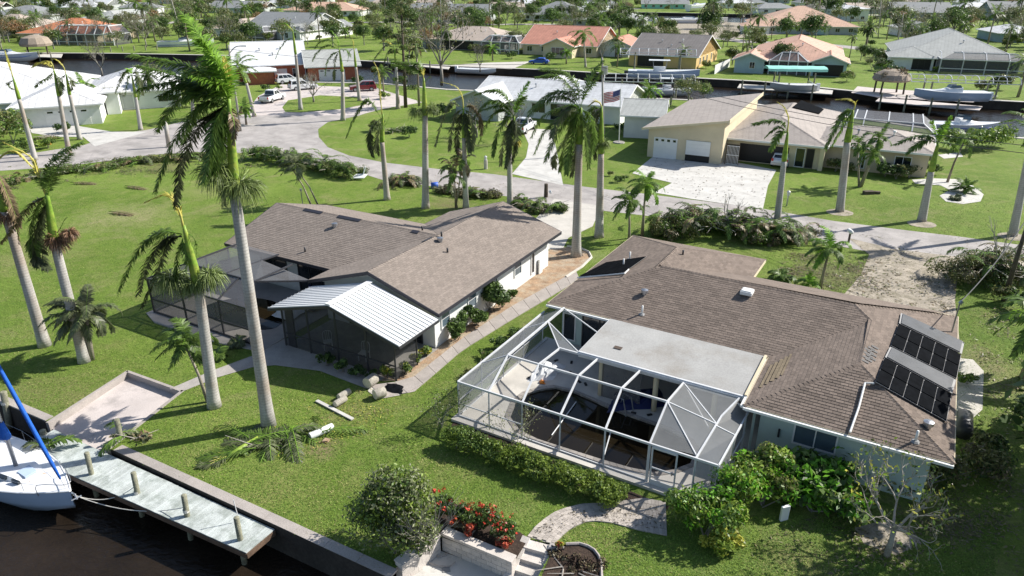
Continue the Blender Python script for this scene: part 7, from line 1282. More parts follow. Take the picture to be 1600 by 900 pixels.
for q, tp, lb in (((286, 62), (262, -20), 'tall pale pole rising behind the tallest palm'), ((690, 55), (688, -10), 'grey pole beyond the bare canal tree'), ((878, 42), (878, -20), 'dark pole near the top centre'), ((959, 42), (958, 6), 'white street lamp pole near the top centre'), ((1172, 45), (1175, -10), 'grey pole by the construction lot'), ((1372, 60), (1378, -15), 'leaning pale pole beyond the salmon house'), ((1400, 78), (1412, 20), 'thin leaning pole left of the grey hip roof'), ((1488, 78), (1490, 60), 'short pole behind the grey hip roof')): pole(q, tp, lb, .16)
def wire(a, b_, sag, label='thin overhead wire crossing the street', g='overhead wires', r=.022):
    q = [lerp(a, b_, i/24)-Vector((0, 0, sag*4*(i/24)*(1-i/24))) for i in range(25)]; mb = MB(); mb.tube(q, r, 4); tag(mb.build('overhead_wire', M['bronze']), label, 'wire', g)
wire(t2-Vector((0, 0, 1)), t3+Vector((4, 0, 3)), 1.2); wire(t2-Vector((0, 0, .6)), t3+Vector((4, 0, 3.5)), 1.2); wire(t1-Vector((0, 0, .5)), t2-Vector((0, 0, .4)), 1.0, 'overhead wire from the lamp pole to the middle pole')
wire(mast+Vector((0, 0, 1.7)), t3, .5, 'service cable from the brown roof mast to the leaning pole', None, .03)
# ------------------------------------------------ boats, docks and lifts on the far bank
def motorboat(label, p, ang, L=9, W=2.7, z=1.2, hm='gelcoat', top='ttop', fb=1.25, motors=2, name='motorboat', dark=False):
    F = Fr((0, 0), ang); F.o = Vector((p.x, p.y, 0))-F.P(L/2, 0); T = thing(name, label, 'boat', p); hull(T, F, L, W, fb, z, hm, 'gelcoat', stern=.88); zt = z+fb
    if top == 'ttop':
        b = MB(); b.prism([F.P(L*.36, -.55, zt), F.P(L*.52, -.45, zt), F.P(L*.52, .45, zt), F.P(L*.36, .55, zt)], .75); b.build('console', M['gelcoat'], T)
        b = MB(); 
        for s in (-1, 1): b.tube([F.P(L*.36, s*.7, zt), F.P(L*.34, s*.6, zt+1.9)], .04, 5); b.tube([F.P(L*.52, s*.6, zt), F.P(L*.54, s*.6, zt+1.9)], .04, 5)
        b.build('top_frame', M['steel'], T); b = MB(); b.prism([F.P(L*.28, -1, zt+1.9), F.P(L*.58, -.95, zt+1.9), F.P(L*.58, .95, zt+1.9), F.P(L*.28, 1, zt+1.9)], .08); b.build('hardtop', M['gelcoat'], T, bevel=.04)
    elif top == 'cuddy':
        S = [[F.P(u, -w, zt), F.P(u, -w*.8, zt+h), F.P(u, w*.8, zt+h), F.P(u, w, zt)] for u, w, h in ((L*.38, 1.05, .75), (L*.5, 1.0, .7), (L*.62, .85, .32), (L*.85, .4, .1))]; b = loft(S); b.poly(S[0][::-1]); b.build('cabin', M['gelcoat'], T, True)
        b = MB(); b.add([F.P(L*.40, -1.0, zt+.7), F.P(L*.55, -.8, zt+.6), F.P(L*.53, -.7, zt+1.05), F.P(L*.42, -.85, zt+1.1), F.P(L*.55, .8, zt+.6), F.P(L*.53, .7, zt+1.05), F.P(L*.40, 1.0, zt+.7), F.P(L*.42, .85, zt+1.1)], [(0, 1, 2, 3), (1, 4, 5, 2), (4, 6, 7, 5)]); b.build('windscreen', M['glass_blue'], T)
        b = MB(); b.tube([F.P(L*.02, -W/2*.96, z+fb*.62), F.P(L*.5, -W/2*.99, z+fb*.64), F.P(L*.8, -W/2*.7, z+fb*.72), F.P(L*.97, -.1, z+fb*.9)], .05, 5); b.build('blue_stripe', M['blue_paint'], T)
    for i in range(motors): b = MB(); v = (i-(motors-1)/2)*.7; b.prism([F.P(-.75, v-.22, z+.2), F.P(-.05, v-.22, z+.2), F.P(-.05, v+.22, z+.2), F.P(-.75, v+.22, z+.2)], 1.35); b.build('outboard_motor', M['black' if dark else 'gelcoat'], T, bevel=.08)
    return T, F
def canopy(label, p, ang, L, W, z0, z1, n, fabric=None):
    F = Fr((0, 0), ang); F.o = Vector((p.x, p.y, 0))-F.P(L/2, 0); T = thing('boat_lift_canopy', label, 'boat canopy', p); b = MB()
    if fabric:
        V = []; 
        for i in range(n+1):
            for j, (v, z) in enumerate(((-W/2, z1-.7), (-W/2, z1-.25), (-W*.25, z1), (W*.25, z1), (W/2, z1-.25), (W/2, z1-.7))): V.append(F.P(L*i/n, v, z-(.04 if i % 2 else 0)))
        b.add(V, [(i*6+j, i*6+j+1, (i+1)*6+j+1, (i+1)*6+j) for i in range(n) for j in range(5)]); b.build('canopy_cover', M[fabric], T)
    else:
        for i in range(n+1): b = MB(); u = L*i/n; b.tube(smooth_path([F.P(u, -W/2, z1-1.0), F.P(u, -W*.36, z1-.2), F.P(u, 0, z1), F.P(u, W*.36, z1-.2), F.P(u, W/2, z1-1.0)], 12), .07, 5); b.build('arch', M['cage_white'], T)
        for v, z in ((-W/2, z1-1.0), (0, z1), (W/2, z1-1.0)): b = MB(); b.beam(F.P(0, v, z), F.P(L, v, z), .12); b.build('rail', M['cage_white'], T)
    for u in (L*.2, L*.8):
        for v in (-W/2, W/2): b = MB(); b.tube([F.P(u, v, z0), F.P(u, v, z1-.9)], .15, 7); b.build('piling', M['piling'], T); 
        b = MB(); b.beam(F.P(u, -W/2, .6), F.P(u, W/2, .6), .22, .3); b.build('lift_beam', M['steel'], T)
    return T
motorboat('white centre console boat with black outboards on a lift beside the yellow house', A(1036, 124, .5), -10, 13.5, 3.1, .4, 'hull_blue', 'ttop', 1.7, 3, dark=True); canopy('bare white canopy arches over the centre console boat', A(1025, 118, 0), -10, 15, 4.8, -1.3, 5.2, 8)
motorboat('white and lilac speedboat with a blue stripe on a lift, right of the tiki hut', A(1482, 160, .4), 172, 11.0, 3.0, .6, 'hull_blue', 'cuddy', 1.5, 1); canopy('row of bare white canopy arches behind the speedboat', A(1496, 152, 0), -13, 16.5, 4.0, -1.3, 3.6, 8)
motorboat('grey hulled boat under the aqua canopy', A(1238, 138, .3), 175, 8.0, 2.6, -.3, 'stucco_grey', None, 1.3, 1); canopy('aqua green fabric boat canopy over the far dock', A(1239, 134, 0), -7, 10.5, 4.0, -1.3, 3.5, 8, 'aqua')
motorboat('white boat with a small hardtop moored behind the middle palms', A(1046, 143, -.6), -6, 8.5, 2.6, -1.4, 'gelcoat', 'ttop', 1.2, 1); canopy('bare white zigzag canopy frame beside the flag', A(1012, 150, 0), -8, 15, 4.5, -1.3, 3.6, 8)
motorboat('white boat with a black cover at the end of the long house by the canal', A(1505, 203, -.8), -8, 9, 2.9, -1.2, 'gelcoat', 'cuddy', 1.3, 0)
motorboat('large white yacht at the far bank behind the tallest palm', A(292, 72, 0), 14, 15, 4.0, -1.0, 'gelcoat', 'cuddy', 2.4, 0); motorboat('white boat under cover at the far left bank', A(15, 92, 0), -4, 15, 4, -.8, 'gelcoat', 'cuddy', 2.0, 0)
motorboat('small white boat moored left of the red roofed house', A(745, 107, 0), -20, 9, 2.6, -1.2, 'gelcoat', None, 1.1, 1); motorboat('long white barge boat on the far canal near the construction lot', A(1080, 36, 0), 0, 30, 7, -1.0, 'gelcoat', 'cuddy', 2.6, 0); motorboat('white covered boat on the bank beyond the far canal', A(1088, 18, 0), 40, 15, 5, .2, 'gelcoat', 'cuddy', 3.2, 0)
def fdock(label, pts, z=-.1, m='concrete', piles=4):
    T = thing('far_dock', label, 'dock', A(*pts[0])); P_ = [A(x, y, z) for x, y in pts]; b = MB(); b.prism([p-Vector((0, 0, .15)) for p in P_], .15); b.build('deck', M[m], T)
    for i in range(piles): p = lerp(P_[0], P_[1], (i+.2)/piles); b = MB(); b.tube([p-Vector((0, 0, 1.8)), p+Vector((0, 0, 1.4))], .16, 7); b.build('piling', M['piling'], T)
fdock('pale concrete dock by the small bench, left of the aqua canopy', ((1152, 137), (1300, 147), (1302, 140), (1156, 131))); fdock('dock walk in front of the speedboat', ((1368, 158), (1530, 172), (1535, 166), (1375, 152)), m='pink_concrete'); fdock('narrow walk at the left far bank', ((40, 88), (95, 90), (98, 84), (45, 83)), piles=3); fdock('dock behind the orange roof cage', ((170, 82), (260, 78), (258, 72), (170, 76)), piles=5); fdock('dock under the zigzag canopy beside the flag', ((950, 160), (1105, 168), (1108, 160), (955, 152)), piles=5); fdock('dock behind the bare canal tree', ((600, 98), (700, 108), (705, 102), (605, 92)), piles=3)
T = thing('tiki_hut', 'round thatched tiki hut on the far canal bank', 'tiki hut', A(1388, 146)); p = A(1388, 146)
for dx, dy in ((-2, -1.2), (2, -1.2), (-2, 1.2), (2, 1.2)): b = MB(); b.tube([p+Vector((dx, dy, -.5)), p+Vector((dx*.95, dy, 2.6))], .16, 7); b.build('post', M['bark_dark'], T)
b = MB(); b.tube([p+Vector((0, 0, 2.2)), p+Vector((0, 0, 2.5)), p+Vector((0, 0, 3.3)), p+Vector((0, 0, 3.9)), p+Vector((0, 0, 4.1))], [2.9, 3.1, 2.7, 1.6, .3], 14); th_ = b.build('thatch_roof', M['thatch'], T)
foliage(th_, [((p.x, p.y, 3.0), (3.0, 3.0, 1.0))], 1400, .28, ('frond_dead', 'leaf_brown'), 'thatch', 22, kind='stuff')
T = thing('thatched_hut', 'small pale thatched hut at the far left bank', 'hut', A(60, 84)); p = A(60, 84); b = MB(); b.tube([p+Vector((0, 0, 2)), p+Vector((0, 0, 2.6)), p+Vector((0, 0, 4.0)), p+Vector((0, 0, 4.6))], [3.6, 3.8, 3.0, 1], 12); b.build('thatch_roof', M['thatch'], T)
for dx in (-2.5, 2.5): b = MB(); b.tube([p+Vector((dx, 0, -.5)), p+Vector((dx, 0, 2.6))], .2, 6); b.build('post', M['bark_dark'], T)
# white fence, planter, bench pieces
mb = MB(); F = Fr((A(1116, 116).x, A(1116, 116).y), 62); T = thing('white_fence', 'tall white board fence beside the yellow house', 'fence', F.P(0, 0))
for i in range(14): b = MB(); b.box(F.P(i*1.0+.5, 0, .9), (.96, .08, 1.8), F.a); b.build('board', M['white_paint'], T)
# ------------------------------------------------ trees and palms of the middle ground and beyond
def mid_royal(base, top, tip, label, n=5, spearpts=None, fr_=(), infl=(), L=3.0, q=.5, r=(.30, .25, .20), auto=None, group='royal palms beyond the street', **k):
    return royal(base, top, tip, label, r, fr_, auto, infl, spearpts, group, q, L=L, **k)
mid_royal((284, 173+80*0), (284, 173), (284, 173), 'x') if False else None
mid_royal((220, 203), (212, 152), (206, 118), 'royal palm with folded fronds on the lawn of the white tiled house', fr_=[([(206, 118), (195, 112), (188, 125), (180, 145)], dict(m='frond_grey')), ([(206, 118), (212, 112), (220, 130), (223, 148)], dict(m='frond_grey')), ([(206, 118), (200, 120), (198, 135), (195, 150)], dict(dy=-.4)), ([(206, 118), (214, 120), (217, 140), (216, 155)], dict(dy=.4)), ([(206, 118), (202, 108), (196, 112), (190, 120)], dict(m='frond_bright', dy=.4))])
mid_royal((55, 250), (30, 155), (20, 120), 'royal palm with a stripped pointed top at the left edge', fr_=[([(22, 125), (15, 128), (12, 132), (10, 130)], dict(ll=.3, m='frond_dark')), ([(24, 140), (18, 138), (14, 134), (13, 132)], dict(ll=.2, m='frond_dark'))], spearpts=([(20, 120), (14, 100), (8, 80)],))
mid_royal((108, 240), (92, 150), (84, 108), 'left palm of the pair with bent yellow spears', fr_=[([(84, 110), (75, 122), (62, 128), (55, 136)], dict()), ([(84, 110), (92, 125), (96, 138), (96, 148)], dict(m='frond_dark')), ([(83, 108), (74, 98), (60, 98), (50, 105)], dict(m='frond_yellow', rm='spear', ll=.5))], spearpts=([(84, 108), (80, 98), (66, 96), (50, 106)], .4))
mid_royal((125, 218), (109, 148), (103, 115), 'right palm of the pair with bent yellow spears', fr_=[([(103, 116), (96, 122), (92, 135), (95, 145)], dict(m='frond_dark')), ([(103, 116), (112, 125), (113, 135), (110, 142)], dict(m='frond_grey'))], spearpts=([(103, 115), (98, 102), (88, 93), (80, 92)], .3))
mid_royal((113, 258), (108, 225), (107, 222), 'pale thin palm trunk at the road edge behind the second royal palm', fr_=[]) if False else None
mid_royal((470, 172), (462, 85), (457, 45), 'slender tall royal palm on the lawn island with a bent spear', fr_=[([(458, 60), (448, 62), (438, 75), (430, 92)], dict(ll=.45)), ([(457, 48), (452, 42), (446, 36), (436, 38)], dict(m='frond_bright', ll=.25))], spearpts=([(457, 48), (450, 40), (436, 37)],), r=(.32, .24, .2))
mid_royal((536, 188), (535, 112), (530, 75), 'royal palm with drooping crown at the tip of the right lawn', fr_=[([(530, 75), (515, 62), (500, 65), (492, 75)], dict()), ([(530, 78), (512, 70), (495, 82), (488, 95)], dict(dy=.4)), ([(530, 76), (527, 60), (520, 50), (517, 48)], dict(m='frond_bright', ll=.3)), ([(530, 80), (518, 85), (510, 100), (508, 118)], dict(dy=-.3)), ([(530, 80), (524, 90), (522, 110), (522, 125)], dict(m='frond_dark')), ([(531, 78), (540, 78), (545, 82), (548, 88)], dict())], r=(.34, .26, .22))
mid_royal((562, 158), (556, 105), (553, 75), 'royal palm with a stubby snapped yellow top by the maroon car', fr_=[([(553, 76), (546, 80), (544, 90), (543, 96)], dict(ll=.3))], spearpts=([(553, 78), (552, 66), (549, 57)], .25), r=(.32, .25, .2))
mid_royal((622, 170), (619, 105), (616, 72), 'royal palm with one drooping side frond by the canal gap', fr_=[([(616, 75), (604, 70), (592, 82), (583, 95)], dict(m='frond_grey')), ([(616, 76), (608, 78), (602, 92), (600, 100)], dict(m='frond_dark')), ([(616, 72), (608, 66), (600, 64), (594, 66)], dict(m='frond_yellow', rm='spear', ll=.4))], r=(.32, .24, .2))
mid_royal((398, 182), (385, 130), (372, 100), 'royal palm beside the lamp pole before the white metal roof', auto=dict(n=12, wind=(.1, 0, 0), el=(60, -30)), L=3.4, r=(.3, .24, .2))
mid_royal((302, 190), (300, 150), (298, 132), 'dark palm crown at the road behind the tallest palm', auto=dict(n=10, wind=(-.1, 0, 0), el=(30, -60), m='frond_dark'), L=3.0)
mid_royal((915, 105), (912, 60), (911, 50), 'thin palm with a round crown before the red roofed house', auto=dict(n=12, el=(40, -40)), L=4.0, r=(.25, .18, .15), shaft=False)
mid_royal((288, 60), (285, 0), (284, -20), 'x') if False else None
# ready-made kinds copied about: palms, round trees, bare trees, shrubs
def kind_palm(seed, h, n, L, mats, el=(65, -35), name='palm_tree', r=.16, hang=.3):
    random.seed(seed); T = thing(name, 'x', 'palm tree', (0, 0, 0)); b = MB(); b.tube([(0, 0, -.2), (.1, 0, h*.5), (0, 0, h)], [r*1.4, r, r*.8], 7); b.build('trunk', M['palm_trunk'], T, True)
    for i in range(n): frond(T, arc((0, 0, h), 2.4*i, math.radians(el[0]+(el[1]-el[0])*i/n), L*random.uniform(.85, 1.1), hang, (-.08, 0, 0), 7), .62*L/2.6, n=18, m=random.choice(mats), w=.13, sag=.45, rw=.04)
    return T
def kind_tree(seed, h, R, n, size, mats, name='broadleaf_tree', clump=18):
    random.seed(seed); T = thing(name, 'x', 'tree', (0, 0, 0)); b = MB(); b.tube([(0, 0, -.2), (0, 0, h*.45)], [.22, .16], 7)
    for i in range(5): a = i*1.3; b.tube([(0, 0, h*.35), (math.cos(a)*R*.5, math.sin(a)*R*.5, h*.7)], [.12, .04], 5)
    b.build('trunk', M['bark'], T); foliage(T, [((0, 0, h*.62), (R, R, h*.36)), ((R*.3, .2*R, h*.75), (R*.6, R*.6, h*.22))], n, size, mats, 'crown', clump); return T
def kind_bare(seed, h, name='bare_tree', leafn=300, mats=('leaf_brown', 'leaf_olive'), dep=5):
    random.seed(seed); return tree('x', (0, 0, 0), h, .8, .16, dep, leafn, .14, mats, 'bark', name, first=.25, clumpr=.6, nl=5)
def kind_shrub(seed, R, h, n, mats, name='shrub', size=.16):
    random.seed(seed); T = thing(name, 'x', 'shrub', (0, 0, 0)); foliage(T, [((0, 0, h*.5), (R, R*.8, h*.55))], n, size, mats, 'foliage', 12); stems(T, (0, 0, 0), [(R*.3, 0, h*.6), (-R*.3, .1, h*.6), (0, R*.3, h*.7)]); return T
KP = [kind_palm(1, 5, 14, 2.6, ('frond_green', 'frond_grey')), kind_palm(2, 8, 12, 2.8, ('frond_green', 'frond_dark')), kind_palm(3, 3, 14, 2.3, ('frond_green', 'frond_bright'), name='garden_palm'), kind_palm(4, 9, 7, 2.2, ('frond_grey', 'frond_dead'), (30, -60), 'ragged_palm'), kind_palm(5, 5.5, 24, 2.0, ('frond_dark', 'frond_green'), (70, -75), 'cabbage_palm', .22, .2)]
KT = [kind_tree(11, 6, 3.2, 1700, .26, ('leaf_mid', 'leaf_dark', 'leaf_mid', 'leaf_olive')), kind_tree(12, 8, 4.5, 2400, .3, ('leaf_dark', 'leaf_dark', 'leaf_mid')), kind_tree(13, 7, 4.2, 1300, .24, ('leaf_autumn', 'leaf_autumn', 'leaf_olive'), 'rust_tree'), kind_tree(14, 6, 3.6, 1300, .22, ('leaf_olive', 'leaf_grey', 'leaf_mid'), 'thin_tree')]
KS_FAR = kind_shrub(35, 2.0, 2.2, 1100, ('leaf_mid', 'leaf_olive', 'leaf_light'), 'leafy_bush', .18)
KT += [kind_tree(15, 5.5, 3.4, 1700, .26, ('leaf_mid', 'leaf_olive', 'leaf_dark'), 'round_tree'), kind_tree(16, 8.5, 4.2, 2200, .28, ('leaf_dark', 'leaf_mid', 'leaf_dark'), 'dark_tree')]
KB = [kind_bare(21, 6.5), kind_bare(22, 8, leafn=700), kind_bare(23, 5, leafn=100)]
KS = [kind_shrub(31, 1.5, 1.6, 800, ('leaf_mid', 'leaf_dark')), kind_shrub(32, 1.2, 1.3, 600, ('leaf_light', 'leaf_mid')), kind_shrub(33, 2.2, 2.4, 1300, ('leaf_mid', 'leaf_olive', 'leaf_light')), kind_shrub(34, 1.4, 1.5, 500, ('leaf_dark', 'leaf_olive'))]
USED = set(); random.seed(99)
def put(t, p, label, s=1.0, group=None, cat=None, sz=None):
    c = t if t.name not in USED else copy_tree(t); USED.add(t.name); c.location = p; c.rotation_euler.z = random.uniform(0, 6.28); c.scale = (s, s, sz or s); c['label'] = label
    if group: c['group'] = group
    if cat: c['category'] = cat
    return c
for q, i, s, lb in [
    ((140, 172), 2, 1.2, 'garden palm before the arched entry of the white tiled house'), ((240, 168), 4, .9, 'stocky date palm in a ring bed on the left lawn'), ((355, 145), 1, .6, 'small palm at the gate of the brick house'), ((385, 195), 2, .8, 'small brown tipped palm at the edge of the cul-de-sac'),
    ((600, 150), 0, .8, 'leafy palm behind the maroon car'), ((655, 165), 3, 1.0, 'dark ragged palm trunk at the canal gap'), ((770, 95), 2, 1.0, 'bright palm beside the canal near the arched cage'), ((850, 72), 0, .9, 'windblown palm before the red tiled front gable'), ((885, 100), 2, .9, 'low palm at the corner of the red roofed house'),
    ((964, 105), 0, .9, 'palm left of the yellow walled house'), ((1025, 92), 2, 1.1, 'first palm before the dark grey roof'), ((1062, 90), 2, 1.2, 'second palm before the dark grey roof'), ((1012, 175), 2, 1.1, 'small palm beside the shed hedge'), ((1350, 88), 4, 1.25, 'round headed cabbage palm between the salmon and grey houses'),
    ((1590, 152), 0, 1.2, 'large palm beside the speedboat at the right edge'), ((1170, 72), 4, .9, 'cabbage palm by the far street behind the salmon house'), ((1205, 62), 1, .7, 'palm left of the big salmon house garage'), ((1228, 58), 1, .75, 'palm in front of the big salmon house'), ((1455, 52), 2, .9, 'palm before the white low house'),
    ((970, 40), 1, .9, 'tall dark palm at the top, right of centre'), ((985, 44), 1, .85, 'second tall dark palm at the top, right of centre'), ((995, 52), 1, .75, 'tall thin palm beside the far white house'), ((1018, 52), 0, 1.1, 'windblown palm left of the construction lot'), ((1090, 52), 4, .8, 'bushy palm on the construction lot'), ((1115, 54), 4, .85, 'second bushy palm on the construction lot'),
    ((925, 40), 1, .8, 'palm by the top centre pole'), ((905, 36), 0, .9, 'palm at the far white house corner'), ((760, 44), 2, 1.1, 'bright palm by the far street near the top'), ((600, 22), 1, .8, 'dark palm beyond the tall pine like tree'), ((370, 46), 1, .6, 'palm before the grey gabled house'), ((332, 62), 0, .8, 'palm before the tan roofed white house'),
    ((250, 60), 3, .8, 'ragged palm at the left far bank'), ((160, 34), 0, .9, 'palm before the low grey roofed house'), ((60, 38), 2, 1.3, 'palm beside the orange roof'), ((488, 62), 0, .7, 'left palm before the tall white gable'), ((540, 60), 2, .9, 'palm right of the tall white gable'), ((1540, 55), 2, 1.0, 'palm with yellow fronds beyond the grey hip roof'), ((1385, 62), 3, .9, 'ragged palm beyond the cabbage palm'), ((1280, 40), 3, .6, 'bare headed palm before the big salmon house'), ((1320, 42), 3, .6, 'second bare headed palm before the big salmon house'),
    ((1600, 590), 2, 1.2, 'large palm crown at the right edge beside the garden')]:
    put(KP[i], A(*q), lb, s)
for q, i, s, lb in [((238, 140), 3, .8, 'thin olive tree at the near canal bank behind the date palm'), ((325, 136), 0, .7, 'green tree at the near canal bank behind the tallest palm'), ((180, 172), 3, .6, 'thin tree by the left lawn'), ((90, 34), 1, .8, 'dark tree behind the orange roof'), ((90, 10), 2, 1.0, 'rust coloured tree near the top left corner'), ((215, 14), 2, .9, 'reddish bare crown near the top left'), ((640, 92), 3, 1.1, 'thin olive tree at the canal bank'), ((575, 25), 3, 1.2, 'grey green tree left of the pine'), ((640, 12), 2, 1.2, 'reddish tree at the top centre left'),
    ((1075, 165), 3, .75, 'sparse tree beside the shed and the canal'), ((1110, 45), 3, 1.6, 'large brown green tree by the construction lot'), ((1160, 40), 3, 1.5, 'second large brown green tree by the construction lot'), ((1310, 118), 0, .55, 'round shrubby tree at the corner of the salmon house'), ((1362, 98), 1, .45, 'dark round tree between the salmon and grey houses'), ((1500, 50), 0, .8, 'feathery trees beyond the grey hip roof'), ((1530, 40), 1, .6, 'dark tree near the top right'), ((1420, 62), 1, .5, 'dark bushy tree before the white low house'),
    ((780, 12), 0, 1.0, 'green tree near the top centre'), ((740, 34), 0, .9, 'green tree by the far street'), ((1840, 770), 1, 1.2, 'big dark tree beyond the right edge shading the garden'), ((1780, 870), 1, 1.1, 'dark tree beyond the lower right corner'), ((1790, 960), 0, 1.2, 'tree below the bottom right corner'), ((1790, 690), 1, .9, 'leafy tree just outside the right edge beside the side path'), ((1765, 800), 0, 1.0, 'round tree just outside the right edge by the dark bush'), ((255, 70), 3, .9, 'thin tree at the left far dock'), ((500, 30), 0, 1.0, 'tree behind the tall white gable')]:
    put(KT[i], A(*q), lb, s)
for q, i, s, lb in [((404, 152), 2, .75, 'x'), ((690, 132), 1, 1.75, 'wide bare crowned tree at the canal behind the palms'), ((750, 112), 0, .8, 'bare tree left of the arched cage'), ((160, 118), 0, 1.0, 'bare branched tree in the canal gap at left'), ((745, 215), 0, .7, 'bare tree before the long pale grey roofed house'), ((800, 225), 2, 1.0, 'dark bare shrub tree between the middle palms'), ((940, 95), 0, .7, 'bare tree at the red roofed house corner'), ((790, 40), 1, 1.0, 'reddish bare tree near the top centre'), ((710, 25), 1, 1.1, 'bare grey tree near the top centre'), ((490, 160), 2, .9, 'small bare tree on the lawn island')]:
    if lb != 'x': put(KB[i], A(*q), lb, s)
# a tall pine like tree, dark and layered
B = A(634, 168); T = thing('tall_pine_tree', 'tall dark layered tree standing at the canal behind the straight palms', 'tree', B); b = MB(); b.tube([B, B+Vector((.2, 0, 14.5))], [.3, .1], 8); b.build('trunk', M['bark_dark'], T, True); bl = []
for i in range(16): z = 3+i*.75; a = i*2.2; R_ = 2.0 if i < 10 else 2.6; bl.append(((B.x+math.cos(a)*R_*.7, B.y+math.sin(a)*R_*.7, z), (1.3, 1.3, .35)))
bl += [((B.x, B.y, 14.2), (2.8, 2.6, 1.3)), ((B.x+1.2, B.y, 13.4), (2.2, 2.0, 1.0))]; foliage(T, bl, 5200, .17, ('leaf_dark', 'leaf_olive', 'leaf_mid'), 'crown', 10)
b = MB()
for c_, r_ in bl: b.tube([(B.x, B.y, c_[2]-.3), c_], [.06, .02], 4)
b.build('branches', M['bark_dark'], T)
S_list = [((215, 140), 2, 1.3, 'leafy shrub at the near canal bank behind the folded palm'), ((258, 134), 0, 1.7, 'dark shrub at the near canal bank behind the stocky date palm'), ((312, 132), 2, 1.5, 'olive shrub at the near canal bank left of the bright metal roof'), ((338, 140), 0, 1.3, 'dark shrub beside the bright metal roof'), ((196, 128), 3, 1.4, 'dark shrub at the end of the white tiled house'), ((20, 225), 2, 1.6, 'big leafy shrub before the white garage at the left edge'), ((-5, 215), 2, 1.7, 'big leafy shrub cut by the left edge'), ((100, 208), 0, .9, 'low dark shrub between the leaning palm pair'), ((128, 180), 0, .8, 'shrub at the garage corner of the white tiled house'), ((170, 165), 3, 1.4, 'dark round shrub before the right wing of the white tiled house'), ((190, 168), 3, 1.0, 'dark shrub on the left lawn border'), ((205, 160), 0, 1.1, 'shrub mass behind the folded palm'), ((270, 160), 0, 1.2, 'hedge like shrub behind the stocky date palm'), ((300, 168), 2, .9, 'shrub by the road behind the tallest palm'),
    ((45, 238), 1, 1.3, 'yellow green ground shrub at the left road edge'), ((75, 232), 1, 1.0, 'small yellow green shrub by the leftmost road'), ((436, 140), 1, .6, 'small round shrub by the white cars'), ((415, 142), 0, .7, 'shrub at the brick wall'), ((600, 155), 1, 1.0, 'light shrub by the maroon car'), ((590, 205), 3, 1.0, 'green debris shrub on the right lawn'), ((640, 215), 0, .9, 'dark shrub before the tall straight palm'), ((690, 185), 0, 1.3, 'shrub before the pale grey front gable'), ((725, 200), 3, 1.2, 'shrub by the middle lawn'), ((930, 215), 0, .9, 'shrub left of the shed hedge'),
    ((1012, 128), 0, .7, 'shrub under the boat arches'), ((1100, 152), 2, 1.0, 'olive shrub at the canal corner'), ((1130, 105), 0, 1.0, 'dark shrub by the white fence'), ((1322, 128), 2, .9, 'round shrub before the salmon house lanai'), ((1378, 110), 0, 1.6, 'dark hedge shrub left of the grey house'), ((1398, 118), 0, 1.2, 'dark low shrub at the grey house corner'), ((1465, 112), 1, 1.0, 'light shrub before the lanai'), ((1560, 140), 3, 1.8, 'dark low hedge behind the speedboat stern'), ((1535, 145), 3, 1.4, 'dark low hedge left of the right edge palm'), ((975, 282), 1, .45, 'yellow green round shrub by the right driveway'), ((965, 285), 0, .4, 'small green shrub by the right driveway'), ((953, 275), 3, .35, 'small dark shrub near the driveway palm'),
    ((1305, 268), 3, .9, 'dark shrub below the tan house window'), ((1325, 270), 3, .7, 'second dark shrub below the tan house window'), ((1400, 280), 3, 1.0, 'shaded shrub before the right wing of the long house'), ((1420, 278), 3, .9, 'shaded shrub near the corner of the long house'), ((1382, 276), 0, .9, 'grey leaved shrub by the long house'), ((1455, 272), 0, .7, 'shrub at the far corner of the long house'), ((1240, 250), 0, .6, 'shrub by the entrance column'),
    ((560, 132), 0, 1.0, 'shrub at the brick wing'), ((540, 110), 0, 1.6, 'tall shrub right of the brick gable'), ((590, 118), 1, 1.4, 'light shrub mass by the canal'), ((860, 95), 0, 1.2, 'shrub before the arched cage'), ((880, 90), 3, 1.3, 'dark clipped hedge under the red house window'), ((800, 92), 0, 1.1, 'shrub behind the arched cage'), ((65, 68), 1, 1.5, 'yellow green shrub before the orange roof'), ((95, 66), 3, 1.8, 'dark hedge before the orange roof cage'), ((230, 55), 3, 2.2, 'dark hedge right of the orange roof cage'), ((560, 45), 3, 2.0, 'dark shrub mass right of the white gable'), ((590, 48), 0, 1.8, 'round shrub by the far lawn'), ((690, 45), 0, 1.6, 'shrub along the far street'), ((1235, 46), 3, 1.6, 'dark hedge before the big salmon house'), ((1290, 50), 3, 1.4, 'dark low hedge right of the arched entry'), ((1360, 72), 0, 1.1, 'shrub on the far lawn'), ((1555, 60), 1, 1.6, 'yellow shrub beyond the grey hip roof'), ((820, 38), 0, 1.2, 'small round shrub at the top centre'), ((838, 38), 0, 1.0, 'second small round shrub at the top centre'),
    ((1510, 600), 1, .5, 'small bright plant behind the solar mats'), ((1570, 476), 3, .8, 'dark undergrowth at the right edge by the pole'), ((1605, 490), 0, .8, 'leafy undergrowth at the right edge'), ((1605, 665), 0, .8, 'dark bush at the right edge of the garden'), ((1545, 712), 3, .7, 'dark bush beyond the corner of the brown roof')]
for q, i, s, lb in S_list: put(KS[i], A(*q), lb, s)
hedge('dark clipped hedge in front of the white shed', px((962, 208), (985, 212), (1005, 210)), 1.2, 1.5, 1800, .12, ('leaf_dark', 'leaf_dark', 'leaf_mid')); hedge('long trimmed green hedge at the canal end of the long house', px((1478, 232), (1510, 236), (1540, 234), (1560, 228)), 3.0, 2.4, 5200, .17, ('leaf_mid', 'leaf_mid', 'leaf_light'), step=1.0)
debris('broken branch pile on the lawn below the tall straight palm', px((605, 208), (625, 206), (640, 204)), 1.8, .8, 1400, nf=3, nb=26, mats=('leaf_mid', 'leaf_dark'))
